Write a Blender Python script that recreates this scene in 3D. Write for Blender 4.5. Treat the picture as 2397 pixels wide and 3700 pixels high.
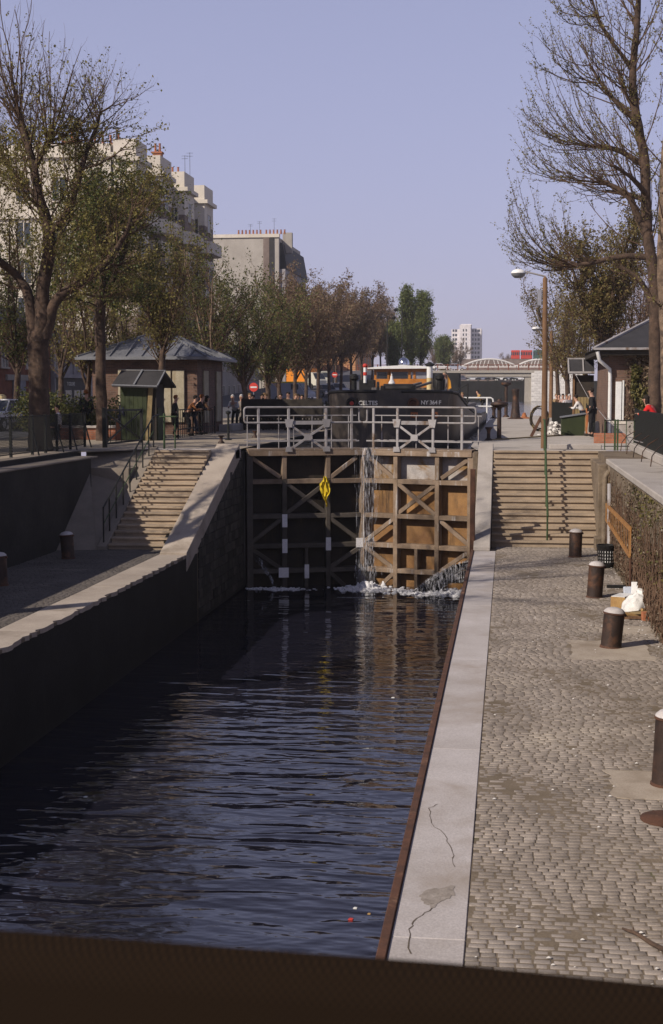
import bpy, bmesh, math, random
import numpy as np
from mathutils import Vector, Matrix, Quaternion
R = math.radians
for o in list(bpy.data.objects): bpy.data.objects.remove(o)
scene = bpy.context.scene
COL = scene.collection

# ------------------------------------------------------------------ camera
FPX, CX, CY, CAMH = 5139.0, 1198.5, 1850.0, 4.3           # measured on the 2397 x 3700 photograph
VU, VV = 1837.0, 1415.0                                   # vanishing point of the canal
PITCH = math.atan((CY-VV)/FPX); YAW = math.atan((VU-CX)/FPX*math.cos(PITCH))
cam_d = bpy.data.cameras.new('camera'); cam = bpy.data.objects.new('camera', cam_d); COL.objects.link(cam)
cam.location = (0, 0, CAMH); cam.rotation_euler = (math.pi/2-PITCH, 0, YAW)
cam_d.sensor_fit = 'VERTICAL'; cam_d.sensor_height = 36; cam_d.lens = 36*FPX/3700
cam_d.clip_start = .05; cam_d.clip_end = 6000
cam_d.dof.use_dof = True; cam_d.dof.focus_distance = 48; cam_d.dof.aperture_fstop = 9
scene.camera = cam
scene.render.resolution_x, scene.render.resolution_y = 663, 1024

# ------------------------------------------------------------------ sky, sun, exposure
SUN_AZ, SUN_EL = 47.0, 34.0          # light travels towards +x,+y ; azimuth measured from +y to +x
world = bpy.data.worlds.new('World'); scene.world = world; world.use_nodes = True
wn = world.node_tree.nodes; wl = world.node_tree.links; wn.clear()
sky = wn.new('ShaderNodeTexSky'); sky.sky_type = 'NISHITA'; sky.sun_disc = False
sky.sun_elevation = R(SUN_EL); sky.sun_rotation = R(180+SUN_AZ)
sky.altitude = 0; sky.air_density = 1.3; sky.dust_density = .2; sky.ozone_density = 2.0
hs = wn.new('ShaderNodeHueSaturation'); hs.inputs['Saturation'].default_value = 1.0; hs.inputs['Value'].default_value = 1
tint = wn.new('ShaderNodeMix'); tint.data_type = 'RGBA'; tint.blend_type = 'MULTIPLY'; tint.inputs['Factor'].default_value = 1
tint.inputs['B'].default_value = (1.85, 1.80, 2.58, 1)
bg = wn.new('ShaderNodeBackground'); bg.inputs['Strength'].default_value = .15
wo = wn.new('ShaderNodeOutputWorld')
gm = wn.new('ShaderNodeGamma'); gm.inputs['Gamma'].default_value = .25; wl.new(sky.outputs[0], gm.inputs['Color']); wl.new(gm.outputs[0], hs.inputs['Color']); wl.new(hs.outputs[0], tint.inputs['A'])
# clear-sky luminance: the gamma above evens the band near the horizon, this gives back the darker zenith of a clear sky
geo = wn.new('ShaderNodeTexCoord'); sxyz = wn.new('ShaderNodeSeparateXYZ'); wl.new(geo.outputs['Generated'], sxyz.inputs[0])
zr = wn.new('ShaderNodeMapRange'); zr.interpolation_type = 'SMOOTHSTEP'; zr.inputs['From Min'].default_value = .12; zr.inputs['From Max'].default_value = .95; zr.inputs['To Min'].default_value = 1; zr.inputs['To Max'].default_value = .38; wl.new(sxyz.outputs['Z'], zr.inputs['Value'])
zen = wn.new('ShaderNodeMix'); zen.data_type = 'RGBA'; zen.blend_type = 'MULTIPLY'; zen.inputs['Factor'].default_value = 1; wl.new(tint.outputs['Result'], zen.inputs['A']); wl.new(zr.outputs[0], zen.inputs['B'])
wl.new(zen.outputs['Result'], bg.inputs['Color']); wl.new(bg.outputs[0], wo.inputs['Surface'])
sun_d = bpy.data.lights.new('sun', 'SUN'); sun = bpy.data.objects.new('sun', sun_d); COL.objects.link(sun)
sun_d.energy = 5.0; sun_d.angle = R(.53); sun_d.color = (1, .89, .76)
sun.rotation_euler = Vector((math.sin(R(SUN_AZ))*math.cos(R(SUN_EL)), math.cos(R(SUN_AZ))*math.cos(R(SUN_EL)), -math.sin(R(SUN_EL)))).to_track_quat('-Z', 'Y').to_euler()
sun.location = (-60, -60, 60)
vs = scene.view_settings; vs.view_transform = 'Standard'; vs.look = 'None'; vs.gamma = 1; vs.exposure = 0.1
vs.use_curve_mapping = False

# ------------------------------------------------------------------ pixel helpers (photo pixel + a known depth or height -> place in the world)
_cy, _sy, _cp, _sp = math.cos(YAW), math.sin(YAW), math.cos(PITCH), math.sin(PITCH)
FW = Vector((-_sy*_cp, _cy*_cp, -_sp)); RT = Vector((_cy, _sy, 0)); UPV = RT.cross(FW); CPOS = Vector((0, 0, CAMH))
def ray(u, v): return FW + RT*((u-CX)/FPX) + UPV*((CY-v)/FPX)
def G(u, v, z): d = ray(u, v); return CPOS + d*((z-CAMH)/d.z)
def A(u, v, y): d = ray(u, v); return CPOS + d*(y/d.y)
def AX(u, v, x): d = ray(u, v); return CPOS + d*(x/d.x)

# ------------------------------------------------------------------ materials
def _n(nt, t, **kw):
    n = nt.nodes.new(t)
    for k, v in kw.items(): setattr(n, k, v)
    return n
def newmat(name):
    m = bpy.data.materials.new(name); m.use_nodes = True
    nt = m.node_tree; b = nt.nodes['Principled BSDF']
    return m, nt, b
def coords(nt, scale=(1,1,1), kind='Object'):
    tc = _n(nt, 'ShaderNodeTexCoord'); mp = _n(nt, 'ShaderNodeMapping'); mp.inputs['Scale'].default_value = scale
    nt.links.new(tc.outputs[kind], mp.inputs['Vector']); return mp.outputs[0]
def noise(nt, vec, scale, detail=6, rough=.6, dist=0, rnd=True):
    n = _n(nt, 'ShaderNodeTexNoise'); n.noise_dimensions = '4D' if rnd else '3D'
    n.inputs['Scale'].default_value = scale; n.inputs['Detail'].default_value = detail
    n.inputs['Roughness'].default_value = rough; n.inputs['Distortion'].default_value = dist
    nt.links.new(vec, n.inputs['Vector'])
    if rnd:
        oi = _n(nt, 'ShaderNodeObjectInfo'); ml = _n(nt, 'ShaderNodeMath', operation='MULTIPLY'); ml.inputs[1].default_value = 37.0
        nt.links.new(oi.outputs['Random'], ml.inputs[0]); nt.links.new(ml.outputs[0], n.inputs['W'])
    return n.outputs['Fac']
def ramp(nt, fac, stops):
    r = _n(nt, 'ShaderNodeValToRGB'); e = r.color_ramp.elements
    e[0].position, e[0].color = stops[0][0], (*stops[0][1], 1); e[1].position, e[1].color = stops[-1][0], (*stops[-1][1], 1)
    for p, c in stops[1:-1]: x = e.new(p); x.color = (*c, 1)
    nt.links.new(fac, r.inputs['Fac']); return r.outputs['Color']
def mixc(nt, fac, a, b, blend='MIX'):
    m = _n(nt, 'ShaderNodeMix', data_type='RGBA', blend_type=blend)
    for s, v in ((m.inputs['Factor'], fac), (m.inputs['A'], a), (m.inputs['B'], b)):
        if isinstance(v, (int, float)): s.default_value = v
        elif isinstance(v, tuple): s.default_value = (*v, 1)
        else: nt.links.new(v, s)
    return m.outputs['Result']
def step(nt, fac, lo, hi):
    m = _n(nt, 'ShaderNodeMapRange'); m.inputs['From Min'].default_value = lo; m.inputs['From Max'].default_value = hi
    nt.links.new(fac, m.inputs['Value']); return m.outputs['Result']
def bump(nt, b, h, strength=.4, dist=.02):
    bp = _n(nt, 'ShaderNodeBump'); bp.inputs['Strength'].default_value = strength; bp.inputs['Distance'].default_value = dist
    nt.links.new(h, bp.inputs['Height']); nt.links.new(bp.outputs[0], b.inputs['Normal'])
def M(name, c1, c2=None, scale=3., rough=.85, bmp=.3, fine=40., metal=0., dirt=None, dirt_amt=(.55, .75), streak=False, spec=.3, var=.25, bdist=.01):
    """two-tone noise + fine grain + optional dirt with a shape of its own + per object value shift"""
    m, nt, b = newmat(name); c2 = c2 or tuple(x*.7 for x in c1)
    v = coords(nt); a = noise(nt, v, scale); f = noise(nt, v, fine, 3)
    col = ramp(nt, a, [(.32, c2), (.68, c1)])
    col = mixc(nt, .35, col, ramp(nt, f, [(.3, (.45,.45,.45)), (.7, (1.3,1.3,1.3))]), 'MULTIPLY')
    if dirt:
        dv = coords(nt, (1,1,.16)) if streak else v
        d = noise(nt, dv, scale*(2.4 if streak else .7), 5, .65, .3)
        col = mixc(nt, step(nt, d, *dirt_amt), col, dirt)
    if var:
        oi = _n(nt, 'ShaderNodeObjectInfo'); mr = _n(nt, 'ShaderNodeMapRange'); mr.inputs['To Min'].default_value = 1-var; mr.inputs['To Max'].default_value = 1+var
        nt.links.new(oi.outputs['Random'], mr.inputs['Value'])
        hsv = _n(nt, 'ShaderNodeHueSaturation'); nt.links.new(mr.outputs[0], hsv.inputs['Value']); nt.links.new(col, hsv.inputs['Color']); col = hsv.outputs[0]
    nt.links.new(col, b.inputs['Base Color'])
    b.inputs['Roughness'].default_value = rough; b.inputs['Metallic'].default_value = metal; b.inputs['Specular IOR Level'].default_value = spec
    if bmp: bump(nt, b, f, bmp, bdist)
    return m
def plain(name, c, rough=.6, metal=0, spec=.4):
    return M(name, c, tuple(x*.82 for x in c), 5, rough, .05, 60, metal, spec=spec, var=.05)

MT = {}
MT['concrete'] = M('concrete', (.40,.365,.335), (.31,.28,.255), 1.3, .9, .35, 55, dirt=(.22,.195,.17), dirt_amt=(.56,.72), var=.06)
MT['coping'] = M('coping_concrete', (.47,.44,.44), (.34,.31,.295), .7, .9, .4, 45, dirt=(.29,.25,.22), dirt_amt=(.52,.68), var=.05)
MT['stairstone'] = M('stair_stone', (.39,.305,.22), (.27,.21,.15), 1.6, .9, .4, 50, dirt=(.17,.14,.11), dirt_amt=(.52,.75), var=.07)
MT['slope'] = M('slope_concrete', (.25,.212,.172), (.165,.14,.115), 1.1, .9, .3, 50, dirt=(.15,.13,.11), dirt_amt=(.55,.7), var=.05)  # tone lowered to stand in for shade over the left bank
MT['leftcoping'] = M('worn_coping_stone', (.40,.345,.29), (.29,.245,.205), 1.1, .9, .4, 45, dirt=(.20,.165,.13), dirt_amt=(.55,.7), var=.08)
MT['wetwall_shaded'] = M('wet_wall_shaded', (.020,.019,.018), (.007,.007,.0065), .8, .75, .6, 18, dirt=(.034,.031,.027), dirt_amt=(.6,.8), streak=True, var=.2, spec=.25)  # wet stone, darkened further to paint in the chamber's deep shade
MT['retaining'] = M('retaining_wall_stone', (.034,.030,.026), (.014,.013,.011), .9, .95, .6, 14, dirt=(.05,.044,.036), dirt_amt=(.62,.8), streak=True, var=.1)  # colour darkened to carry the deep shade on the left wall
MT['rwall'] = M('rubble_wall', (.20,.155,.11), (.10,.075,.052), 1.4, .95, .8, 12, dirt=(.30,.24,.18), dirt_amt=(.58,.75), var=.1, bdist=.03)
MT['cobble'] = M('cobble_granite', (.30,.262,.232), (.205,.177,.155), 1.1, .8, .35, 60, dirt=(.40,.35,.30), dirt_amt=(.6,.72), var=.22)
MT['joint'] = M('joint_soil', (.19,.152,.112), (.125,.098,.068), 2.5, .95, .5, 40, dirt=(.10,.098,.05), dirt_amt=(.6,.72), var=0)
MT['left_setts'] = M('shade_dark_setts', (.115,.10,.09), (.065,.056,.05), 1.4, .85, .4, 60, dirt=(.15,.13,.115), dirt_amt=(.58,.72), var=0)  # darker copy of the setts; the left quay's shade is in this colour
MT['rust'] = M('rust_steel', (.11,.05,.03), (.05,.027,.019), 5, .85, .4, 60, dirt=(.19,.105,.065), dirt_amt=(.58,.72), var=.1)
MT['bollard'] = M('bollard_iron', (.055,.032,.024), (.022,.016,.014), 4, .62, .35, 50, .3, dirt=(.13,.06,.032), dirt_amt=(.50,.68), var=.15, spec=.4)
MT['cap'] = M('bollard_cap', (.50,.47,.46), (.36,.33,.32), 6, .6, .2, 60, dirt=(.22,.15,.11), dirt_amt=(.62,.75), var=.05)
MT['ground'] = M('gravel_ground', (.34,.285,.22), (.22,.185,.145), .5, .95, .4, 30, dirt=(.22,.19,.15), dirt_amt=(.55,.72), var=0)
MT['quaytop'] = M('quay_pavement', (.44,.40,.36), (.33,.30,.265), .7, .92, .3, 30, dirt=(.25,.22,.19), dirt_amt=(.58,.72), var=0)
MT['asphalt'] = M('asphalt', (.095,.095,.11), (.065,.065,.075), .6, .85, .3, 60, var=0)
MT['earth'] = M('earth', (.20,.165,.12), (.12,.10,.07), .8, .95, .5, 20, var=0)

# ------------------------------------------------------------------ mesh helpers
class MB:
    def __init__(s, origin=(0,0,0)): s.v = []; s.f = []; s.o = Vector(origin)
    def add(s, vs, fs):
        k = len(s.v); s.v += [tuple(Vector(p)-s.o) for p in vs]; s.f += [tuple(i+k for i in f) for f in fs]; return s
    def box(s, x0, x1, y0, y1, z0, z1, rz=0, c=None, tilt=None):
        p = [Vector((x,y,z)) for z in (z0,z1) for y in (y0,y1) for x in (x0,x1)]
        if rz or tilt:
            ctr = Vector(c) if c else Vector(((x0+x1)/2,(y0+y1)/2,(z0+z1)/2))
            m = Matrix.Rotation(rz,3,'Z')
            if tilt: m = m @ Matrix.Rotation(tilt[0],3,tilt[1])
            p = [ctr+m@(q-ctr) for q in p]
        return s.add(p, [(0,2,3,1),(4,5,7,6),(0,1,5,4),(2,6,7,3),(1,3,7,5),(0,4,6,2)])
    def bar(s, p, q, w, h=None, up=(0,0,1)):
        p, q = Vector(p), Vector(q); h = h or w; d = (q-p).normalized(); upv = Vector(up)
        if abs(d.dot(upv)) > .99: upv = Vector((0,1,0))
        r = d.cross(upv).normalized(); u = r.cross(d).normalized(); r *= w/2; u *= h/2
        P = [p-r-u, p+r-u, p+r+u, p-r+u, q-r-u, q+r-u, q+r+u, q-r+u]
        return s.add(P, [(3,2,1,0),(4,5,6,7),(0,1,5,4),(1,2,6,5),(2,3,7,6),(3,0,4,7)])
    def tube(s, pts, rad, n=8, cap=True):
        pts = [Vector(p) for p in pts]; m = len(pts)
        rad = [rad]*m if isinstance(rad, (int, float)) else rad
        ref = None; V = []; F = []
        for i, p in enumerate(pts):
            d = (pts[min(i+1,m-1)]-pts[max(i-1,0)]).normalized()
            if ref is None: ref = Vector((0,0,1)) if abs(d.z) < .9 else Vector((1,0,0))
            r = (ref-d*ref.dot(d)).normalized(); ref = r; b = d.cross(r)
            V += [p+(r*math.cos(2*math.pi*j/n)+b*math.sin(2*math.pi*j/n))*rad[i] for j in range(n)]
        for i in range(m-1):
            for j in range(n):
                a = i*n+j; c = i*n+(j+1)%n; F.append((a, c, c+n, a+n))
        if cap: F += [tuple(range(n))[::-1], tuple(range((m-1)*n, m*n))]
        return s.add(V, F)
    def lathe(s, c, prof, n=16, axis=None):
        """prof = [(r,z)...] turned round the vertical through c (or another axis)"""
        c = Vector(c); q = Vector((0,0,1)).rotation_difference(Vector(axis)) if axis else Quaternion()
        V = []; F = []; m = len(prof)
        for r, z in prof: V += [c+q@Vector((r*math.cos(2*math.pi*j/n), r*math.sin(2*math.pi*j/n), z)) for j in range(n)]
        for i in range(m-1):
            for j in range(n): a = i*n+j; b = i*n+(j+1)%n; F.append((a,b,b+n,a+n))
        F += [tuple(range(n))[::-1], tuple(range((m-1)*n, m*n))]
        return s.add(V, F)
    def prism(s, poly, vec):
        n = len(poly); vec = Vector(vec); P = [Vector(p) for p in poly]
        return s.add(P+[p+vec for p in P], [tuple(range(n))[::-1], tuple(range(n,2*n))]+[(i,(i+1)%n,(i+1)%n+n,i+n) for i in range(n)])
    def quad(s, a, b, c, d): return s.add([a,b,c,d], [(0,1,2,3)])
    def ell(s, c, r, n=14, m=9, rot=None):
        c = Vector(c); V = []; F = []
        for i in range(1, m):
            t = math.pi*i/m
            for j in range(n):
                a = 2*math.pi*j/n; p = Vector((r[0]*math.sin(t)*math.cos(a), r[1]*math.sin(t)*math.sin(a), r[2]*math.cos(t)))
                V.append(c+(rot@p if rot else p))
        for pz in (r[2], -r[2]): p = Vector((0,0,pz)); V.append(c+(rot@p if rot else p))
        T = len(V)-2
        for i in range(m-2):
            for j in range(n): F.append((i*n+j, (i+1)*n+j, (i+1)*n+(j+1)%n, i*n+(j+1)%n))
        for j in range(n): F.append((T, j, (j+1)%n)); F.append((T+1, (m-2)*n+(j+1)%n, (m-2)*n+j))
        return s.add(V, F)
    def mesh(s, name, mat, smooth=False, fix=True):
        me = bpy.data.meshes.new(name); me.from_pydata(s.v, [], s.f)
        if fix:
            bm = bmesh.new(); bm.from_mesh(me); bmesh.ops.recalc_face_normals(bm, faces=bm.faces); bm.to_mesh(me); bm.free()
        if mat is not None: me.materials.append(MT[mat] if isinstance(mat, str) else mat)
        if smooth:
            me.polygons.foreach_set('use_smooth', [True]*len(me.polygons))
            me.set_sharp_from_angle(angle=R(40))
        return me
    def build(s, name, mat, parent=None, smooth=False, bevel=0, fix=True):
        o = bpy.data.objects.new(name, s.mesh(name, mat, smooth, fix)); COL.objects.link(o)
        if parent is not None: o.parent = parent
        elif s.o.length: o.location = s.o
        if bevel: b = o.modifiers.new('bevel', 'BEVEL'); b.width = bevel; b.segments = 1; b.limit_method = 'ANGLE'
        return o
def tag(o, label=None, cat=None, group=None, kind=None):
    if label: o['label'] = label
    if cat: o['category'] = cat
    if group: o['group'] = group
    if kind: o['kind'] = kind
    return o
def thing(name, label, cat, loc=(0,0,0), rz=0, group=None):
    o = bpy.data.objects.new(name, None); COL.objects.link(o); o.location = loc; o.rotation_euler[2] = rz; o.empty_display_size = .2
    return tag(o, label, cat, group)
def struct(name, mb, mat, **k): return tag(mb.build(name, mat, **k), kind='structure')
def copy_tree(o, parent=None):
    c = o.copy(); COL.objects.link(c); c.parent = parent
    for ch in list(o.children): copy_tree(ch, c)
    return c
def npmesh(name, V, F, mat, smooth=True):
    """fast mesh from arrays: V (n,3), F (m,4)"""
    me = bpy.data.meshes.new(name); V = np.asarray(V, np.float32); F = np.asarray(F, np.int32)
    me.vertices.add(len(V)); me.vertices.foreach_set('co', V.ravel())
    me.loops.add(F.size); me.loops.foreach_set('vertex_index', F.ravel())
    me.polygons.add(len(F)); me.polygons.foreach_set('loop_start', np.arange(len(F), dtype=np.int32)*F.shape[1])
    if smooth: me.polygons.foreach_set('use_smooth', np.ones(len(F), bool))
    me.update(calc_edges=True); me.materials.append(MT[mat] if isinstance(mat, str) else mat); return me
def link(name, me, parent=None):
    o = bpy.data.objects.new(name, me); COL.objects.link(o); o.parent = parent; return o
# ================================================================== THE SETTING
XL, XR, LW, RW = -8.38, -.93, -12.15, 2.7          # lock walls and retaining walls
UZ, WZ, PZ = 2.5, -2.0, 2.27                       # upper ground, lower water, upper pound
GY = 45.0                                          # gate hinges
Y0 = -14.0
rnd = random.Random(7)
# --- lower chamber water
MT['water'], nt, b = newmat('canal_water')
tc = _n(nt,'ShaderNodeTexCoord')
def wnoise(sc, s, det, dist=0):
    mp = _n(nt,'ShaderNodeMapping'); mp.inputs['Scale'].default_value = sc; nt.links.new(tc.outputs['Object'], mp.inputs['Vector'])
    n = _n(nt,'ShaderNodeTexNoise'); n.inputs['Scale'].default_value = s; n.inputs['Detail'].default_value = det; n.inputs['Roughness'].default_value = .45; n.inputs['Distortion'].default_value = dist
    nt.links.new(mp.outputs[0], n.inputs['Vector']); return n.outputs['Fac']
h1 = wnoise((.34,1,1), 1.9, 1.5, .6); h2 = wnoise((.35,1,1), .75, 1, .3); h3 = wnoise((.5,1,1), 6.5, 1)
# a broad train of ripples in the middle of the chamber, calmer towards both ends
sx = _n(nt,'ShaderNodeSeparateXYZ'); nt.links.new(tc.outputs['Object'], sx.inputs[0])
chop = _n(nt,'ShaderNodeFloatCurve'); cv = chop.mapping.curves[0]; cv.points[0].location = (0,.16); cv.points[1].location = (1,.20)
for px_, py_ in ((.16,.22),(.30,.85),(.44,1.0),(.60,.5),(.80,.24)): cv.points.new(px_, py_)
chop.mapping.update(); ysc = _n(nt,'ShaderNodeMath', operation='DIVIDE'); ysc.inputs[1].default_value = 47.0; nt.links.new(sx.outputs['Y'], ysc.inputs[0]); nt.links.new(ysc.outputs[0], chop.inputs['Value'])
def ma(op, a, b_):
    m_ = _n(nt,'ShaderNodeMath', operation=op)
    for i, q in enumerate((a,b_)):
        if isinstance(q,(int,float)): m_.inputs[i].default_value = q
        else: nt.links.new(q, m_.inputs[i])
    return m_.outputs[0]
hh = ma('ADD', ma('MULTIPLY', ma('ADD', h1, ma('MULTIPLY', h3, .16)), chop.outputs[0]), ma('MULTIPLY', h2, .38))
bump(nt, b, hh, 1.0, .095)
b.inputs['Base Color'].default_value = (.010,.010,.018,1); b.inputs['Roughness'].default_value = .03; b.inputs['IOR'].default_value = 1.5
m_ = MB(); m_.quad((XL-.2,Y0,WZ),(XR+.2,Y0,WZ),(XR+.2,47.5,WZ),(XL-.2,47.5,WZ)); struct('canal_water', m_, 'water', fix=False)
m_ = MB(); m_.quad((XL-.2,Y0,WZ-3),(XR+.2,Y0,WZ-3),(XR+.2,47.5,WZ-3),(XL-.2,47.5,WZ-3)); struct('canal_bed', m_, 'earth', fix=False)
# --- upper pound: lock, then a basin that widens to the right
MT['water2'], nt, b = newmat('pound_water')
v = coords(nt,(.5,1,1)); bump(nt, b, noise(nt, v, 2.2, 2, rnd=False), 1, .05)
b.inputs['Base Color'].default_value = (.02,.022,.026,1); b.inputs['Roughness'].default_value = .05; b.inputs['IOR'].default_value = 1.33
edge = [(-1.2,47),(-1.2,90),(-.9,97),(-.1,103),(1.6,108),(4.2,112),(9,116),(9,300)]       # right quay edge
m_ = MB(); m_.add([(XL-.3,46.4,PZ),(-.9,46.4,PZ),(-.9,90,PZ),(-.6,97,PZ),(.4,103.3,PZ),(4.4,112.4,PZ),(9.3,116,PZ),(9.3,312,PZ),(XL-.3,312,PZ)], [tuple(range(9))]); struct('pound_water', m_, 'water2')
# --- ground sheets of the upper level
m_ = MB()
m_.add([(-12.8,Y0-60,UZ),(-12.8,41.6,UZ),(-11.4,44.2,UZ),(XL,44.2,UZ),(XL,312,UZ),(-14,312,UZ),(-14,900,UZ),(-1500,900,UZ),(-1500,Y0-60,UZ)], [tuple(range(9))])
struct('ground_left', m_, 'ground')
m_ = MB()
m_.add([(p[0],p[1],UZ) for p in edge[::-1]]+[(-.96,44.3,UZ),(3.9,44.3,UZ),(3.9,Y0-60,UZ),(1500,Y0-60,UZ),(1500,900,UZ),(12,900,UZ),(12,300,UZ)], [tuple(range(15))])
struct('ground_right', m_, 'quaytop')
m_ = MB(); m_.quad((-4000,300,UZ-.3),(4000,300,UZ-.3),(4000,5000,UZ-.3),(-4000,5000,UZ-.3)); struct('ground_far', m_, 'earth', fix=False)
# --- quay faces of the upper pound
m_ = MB(); m_.box(XL-.5,XL,47,312,0,UZ-.004); struct('pound_wall_left', m_, 'wetwall_shaded')
m_ = MB()
for p, q in zip(edge, edge[1:]): m_.quad((p[0],p[1],0),(q[0],q[1],0),(q[0],q[1],UZ-.002),(p[0],p[1],UZ-.002))
struct('pound_wall_right', m_, 'wetwall_shaded', fix=False)
# --- lower quays: bedding, then the paving of single stones
import mathutils
def bedding(x0, x1, y0, y1, lo, hi, cell, seed):
    """soil between the setts: an uneven skin that fills the joints and in places drowns the stones"""
    nx, ny = int((x1-x0)/cell), int((y1-y0)/cell); V = []; F = []
    for j in range(ny+1):
        for i in range(nx+1):
            x, y = x0+(x1-x0)*i/nx, y0+(y1-y0)*j/ny; p = Vector((x*.9+seed, y*.55, seed)); n = mathutils.noise.fractal(p, .9, 2.1, 4)+.35*mathutils.noise.noise(p*9)
            V.append((x, y, lo+(hi-lo)*min(1,max(0,.5+n*.75))))
    for j in range(ny):
        for i in range(nx): a = j*(nx+1)+i; F.append((a,a+1,a+nx+2,a+nx+1))
    return V, F
m_ = MB(); m_.box(XR+.02,RW+.3,Y0,39.7,-3,-.03); qr = struct('quay_right', m_, 'joint')
o_ = link('joint_soil', npmesh('joint_soil', *bedding(-.30, RW+.02, 9.5, 39.7, -.011, -.0002, .055, 3.0), 'joint'), qr); o_['kind'] = 'stuff'
m_ = MB(); m_.box(LW-.3,XL-.02,Y0,38.0,-3,-.02); ql = struct('quay_left', m_, 'joint')

def cobbles(x0, x1, y0, y1, parent, nind, holes=(), seed=1, mat='cobbles'):
    """rows of setts across the quay; the nearest nind become single parts, the others one joined part"""
    rg = random.Random(seed); allc = []; y = y0; row = 0
    while y < y1:
        dep = rg.uniform(.084,.094); x = x0+rg.uniform(0,.12)-.06
        while x < x1:
            w = rg.uniform(.10,.175); a, bb = max(x,x0), min(x+w,x1)
            if bb-a > .035 and not any(h[0] < (a+bb)/2 < h[1] and h[2] < y+dep/2 < h[3] for h in holes):
                allc.append((a+.0045, bb-.0045, y+.004, y+dep-.004, rg.uniform(-.003,.002)))
            x += w
        y += dep
    def one(c, loc=False):
        a, bb, c0, c1, dz = c; cx, cy = (a+bb)/2, (c0+c1)/2
        ins = .008; hx, hy = (bb-a)/2, (c1-c0)/2; j = lambda: rg.uniform(-.0028,.0028)
        V = []
        for (ex, ey, z) in ((hx,hy,-.045),(hx,hy,-.011),(hx-ins*.4,hy-ins*.4,-.004),(hx-ins*1.4,hy-ins*1.4,0)):
            for sx_, sy_ in ((-1,-1),(1,-1),(1,1),(-1,1)):
                k = 1 if z > -.02 else 0
                V.append((sx_*ex+j()*k, sy_*ey+j()*k, z+rg.uniform(-.0008,.0008)*k))
        F = [(12,13,14,15)]
        for l in range(3):
            for q in range(4): F.append((l*4+q, l*4+(q+1)%4, l*4+4+(q+1)%4, l*4+4+q))
        return V, F, (cx, cy, dz)
    protos = {}
    for i, c in enumerate(allc[:nind]):
        key = (round((c[1]-c[0])/.012), round((c[3]-c[2])/.006))
        if key not in protos:
            V, F, _ = one(c); protos[key] = npmesh('cobblestone', V, F, 'cobble', smooth=False)
        o = link('cobblestone', protos[key], parent); o.location = ((c[0]+c[1])/2, (c[2]+c[3])/2, c[4])
        o.rotation_euler = (rg.uniform(-.012,.012), rg.uniform(-.012,.012), rg.uniform(-.015,.015))
    V = []; F = []
    for c in allc[nind:]:
        v_, f_, (cx, cy, dz) = one(c); k = len(V)
        V += [(p[0]+cx, p[1]+cy, p[2]+dz) for p in v_]; F += [tuple(i+k for i in f) for f in f_]
    o = link('cobblestones', npmesh('cobblestones', V, F, mat, smooth=False), parent); o['kind'] = 'stuff'
# joined setts vary in colour by a cell texture on the same scale as the stones
MT['cobbles'], nt, b = newmat('cobble_granite_field')
v = coords(nt); vc = _n(nt,'ShaderNodeTexVoronoi'); vc.inputs['Scale'].default_value = 7; nt.links.new(v, vc.inputs['Vector'])
sep = _n(nt,'ShaderNodeSeparateColor'); nt.links.new(vc.outputs['Color'], sep.inputs[0])
c_ = ramp(nt, noise(nt, v, .8, 6, rnd=False), [(.3,(.18,.153,.128)),(.52,(.24,.205,.175)),(.7,(.30,.262,.23))])
c_ = mixc(nt, .8, c_, ramp(nt, sep.outputs[0], [(0,(.76,.75,.74)),(1,(1.2,1.19,1.18))]), 'MULTIPLY')
c_ = mixc(nt, .4, c_, ramp(nt, noise(nt, v, 50, 3, rnd=False), [(.3,(.5,.5,.5)),(.7,(1.3,1.3,1.3))]), 'MULTIPLY')
c_ = mixc(nt, step(nt, noise(nt, v, .45, 5, .7, .4, rnd=False), .56, .70), c_, (.33,.285,.235))
nt.links.new(c_, b.inputs['Base Color']); b.inputs['Roughness'].default_value = .8; bump(nt, b, noise(nt, v, 45, 3, rnd=False), .35, .01)
MT['patch'] = M('worn_concrete_patch', (.37,.32,.265), (.27,.225,.18), 2.2, .95, .4, 45, dirt=(.20,.16,.12), dirt_amt=(.52,.7), var=.08)
SLABS = [(1.08,2.38,23.0,24.75), (1.15,2.69,15.05,16.2), (2.1,2.69,25.6,26.4)]
cobbles(-.287, RW-.02, 9.9, 39.6, qr, 300, SLABS, 3)
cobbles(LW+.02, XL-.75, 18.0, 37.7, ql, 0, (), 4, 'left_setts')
for (a, bb, c, d) in SLABS:
    m_ = MB(); nn = 9; ed = [(a+(bb-a)*i/nn,c) for i in range(nn)]+[(bb,c+(d-c)*i/nn) for i in range(nn)]+[(bb-(bb-a)*i/nn,d) for i in range(nn)]+[(a,d-(d-c)*i/nn) for i in range(nn)]
    m_.prism([(x+rnd.uniform(-.05,.05),min(y_+rnd.uniform(-.05,.05),99),-.05) if x < RW-.1 else (x,y_,-.05) for x, y_ in ed], (0,0,.051)); m_.build('concrete_patch', 'patch', qr)
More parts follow.
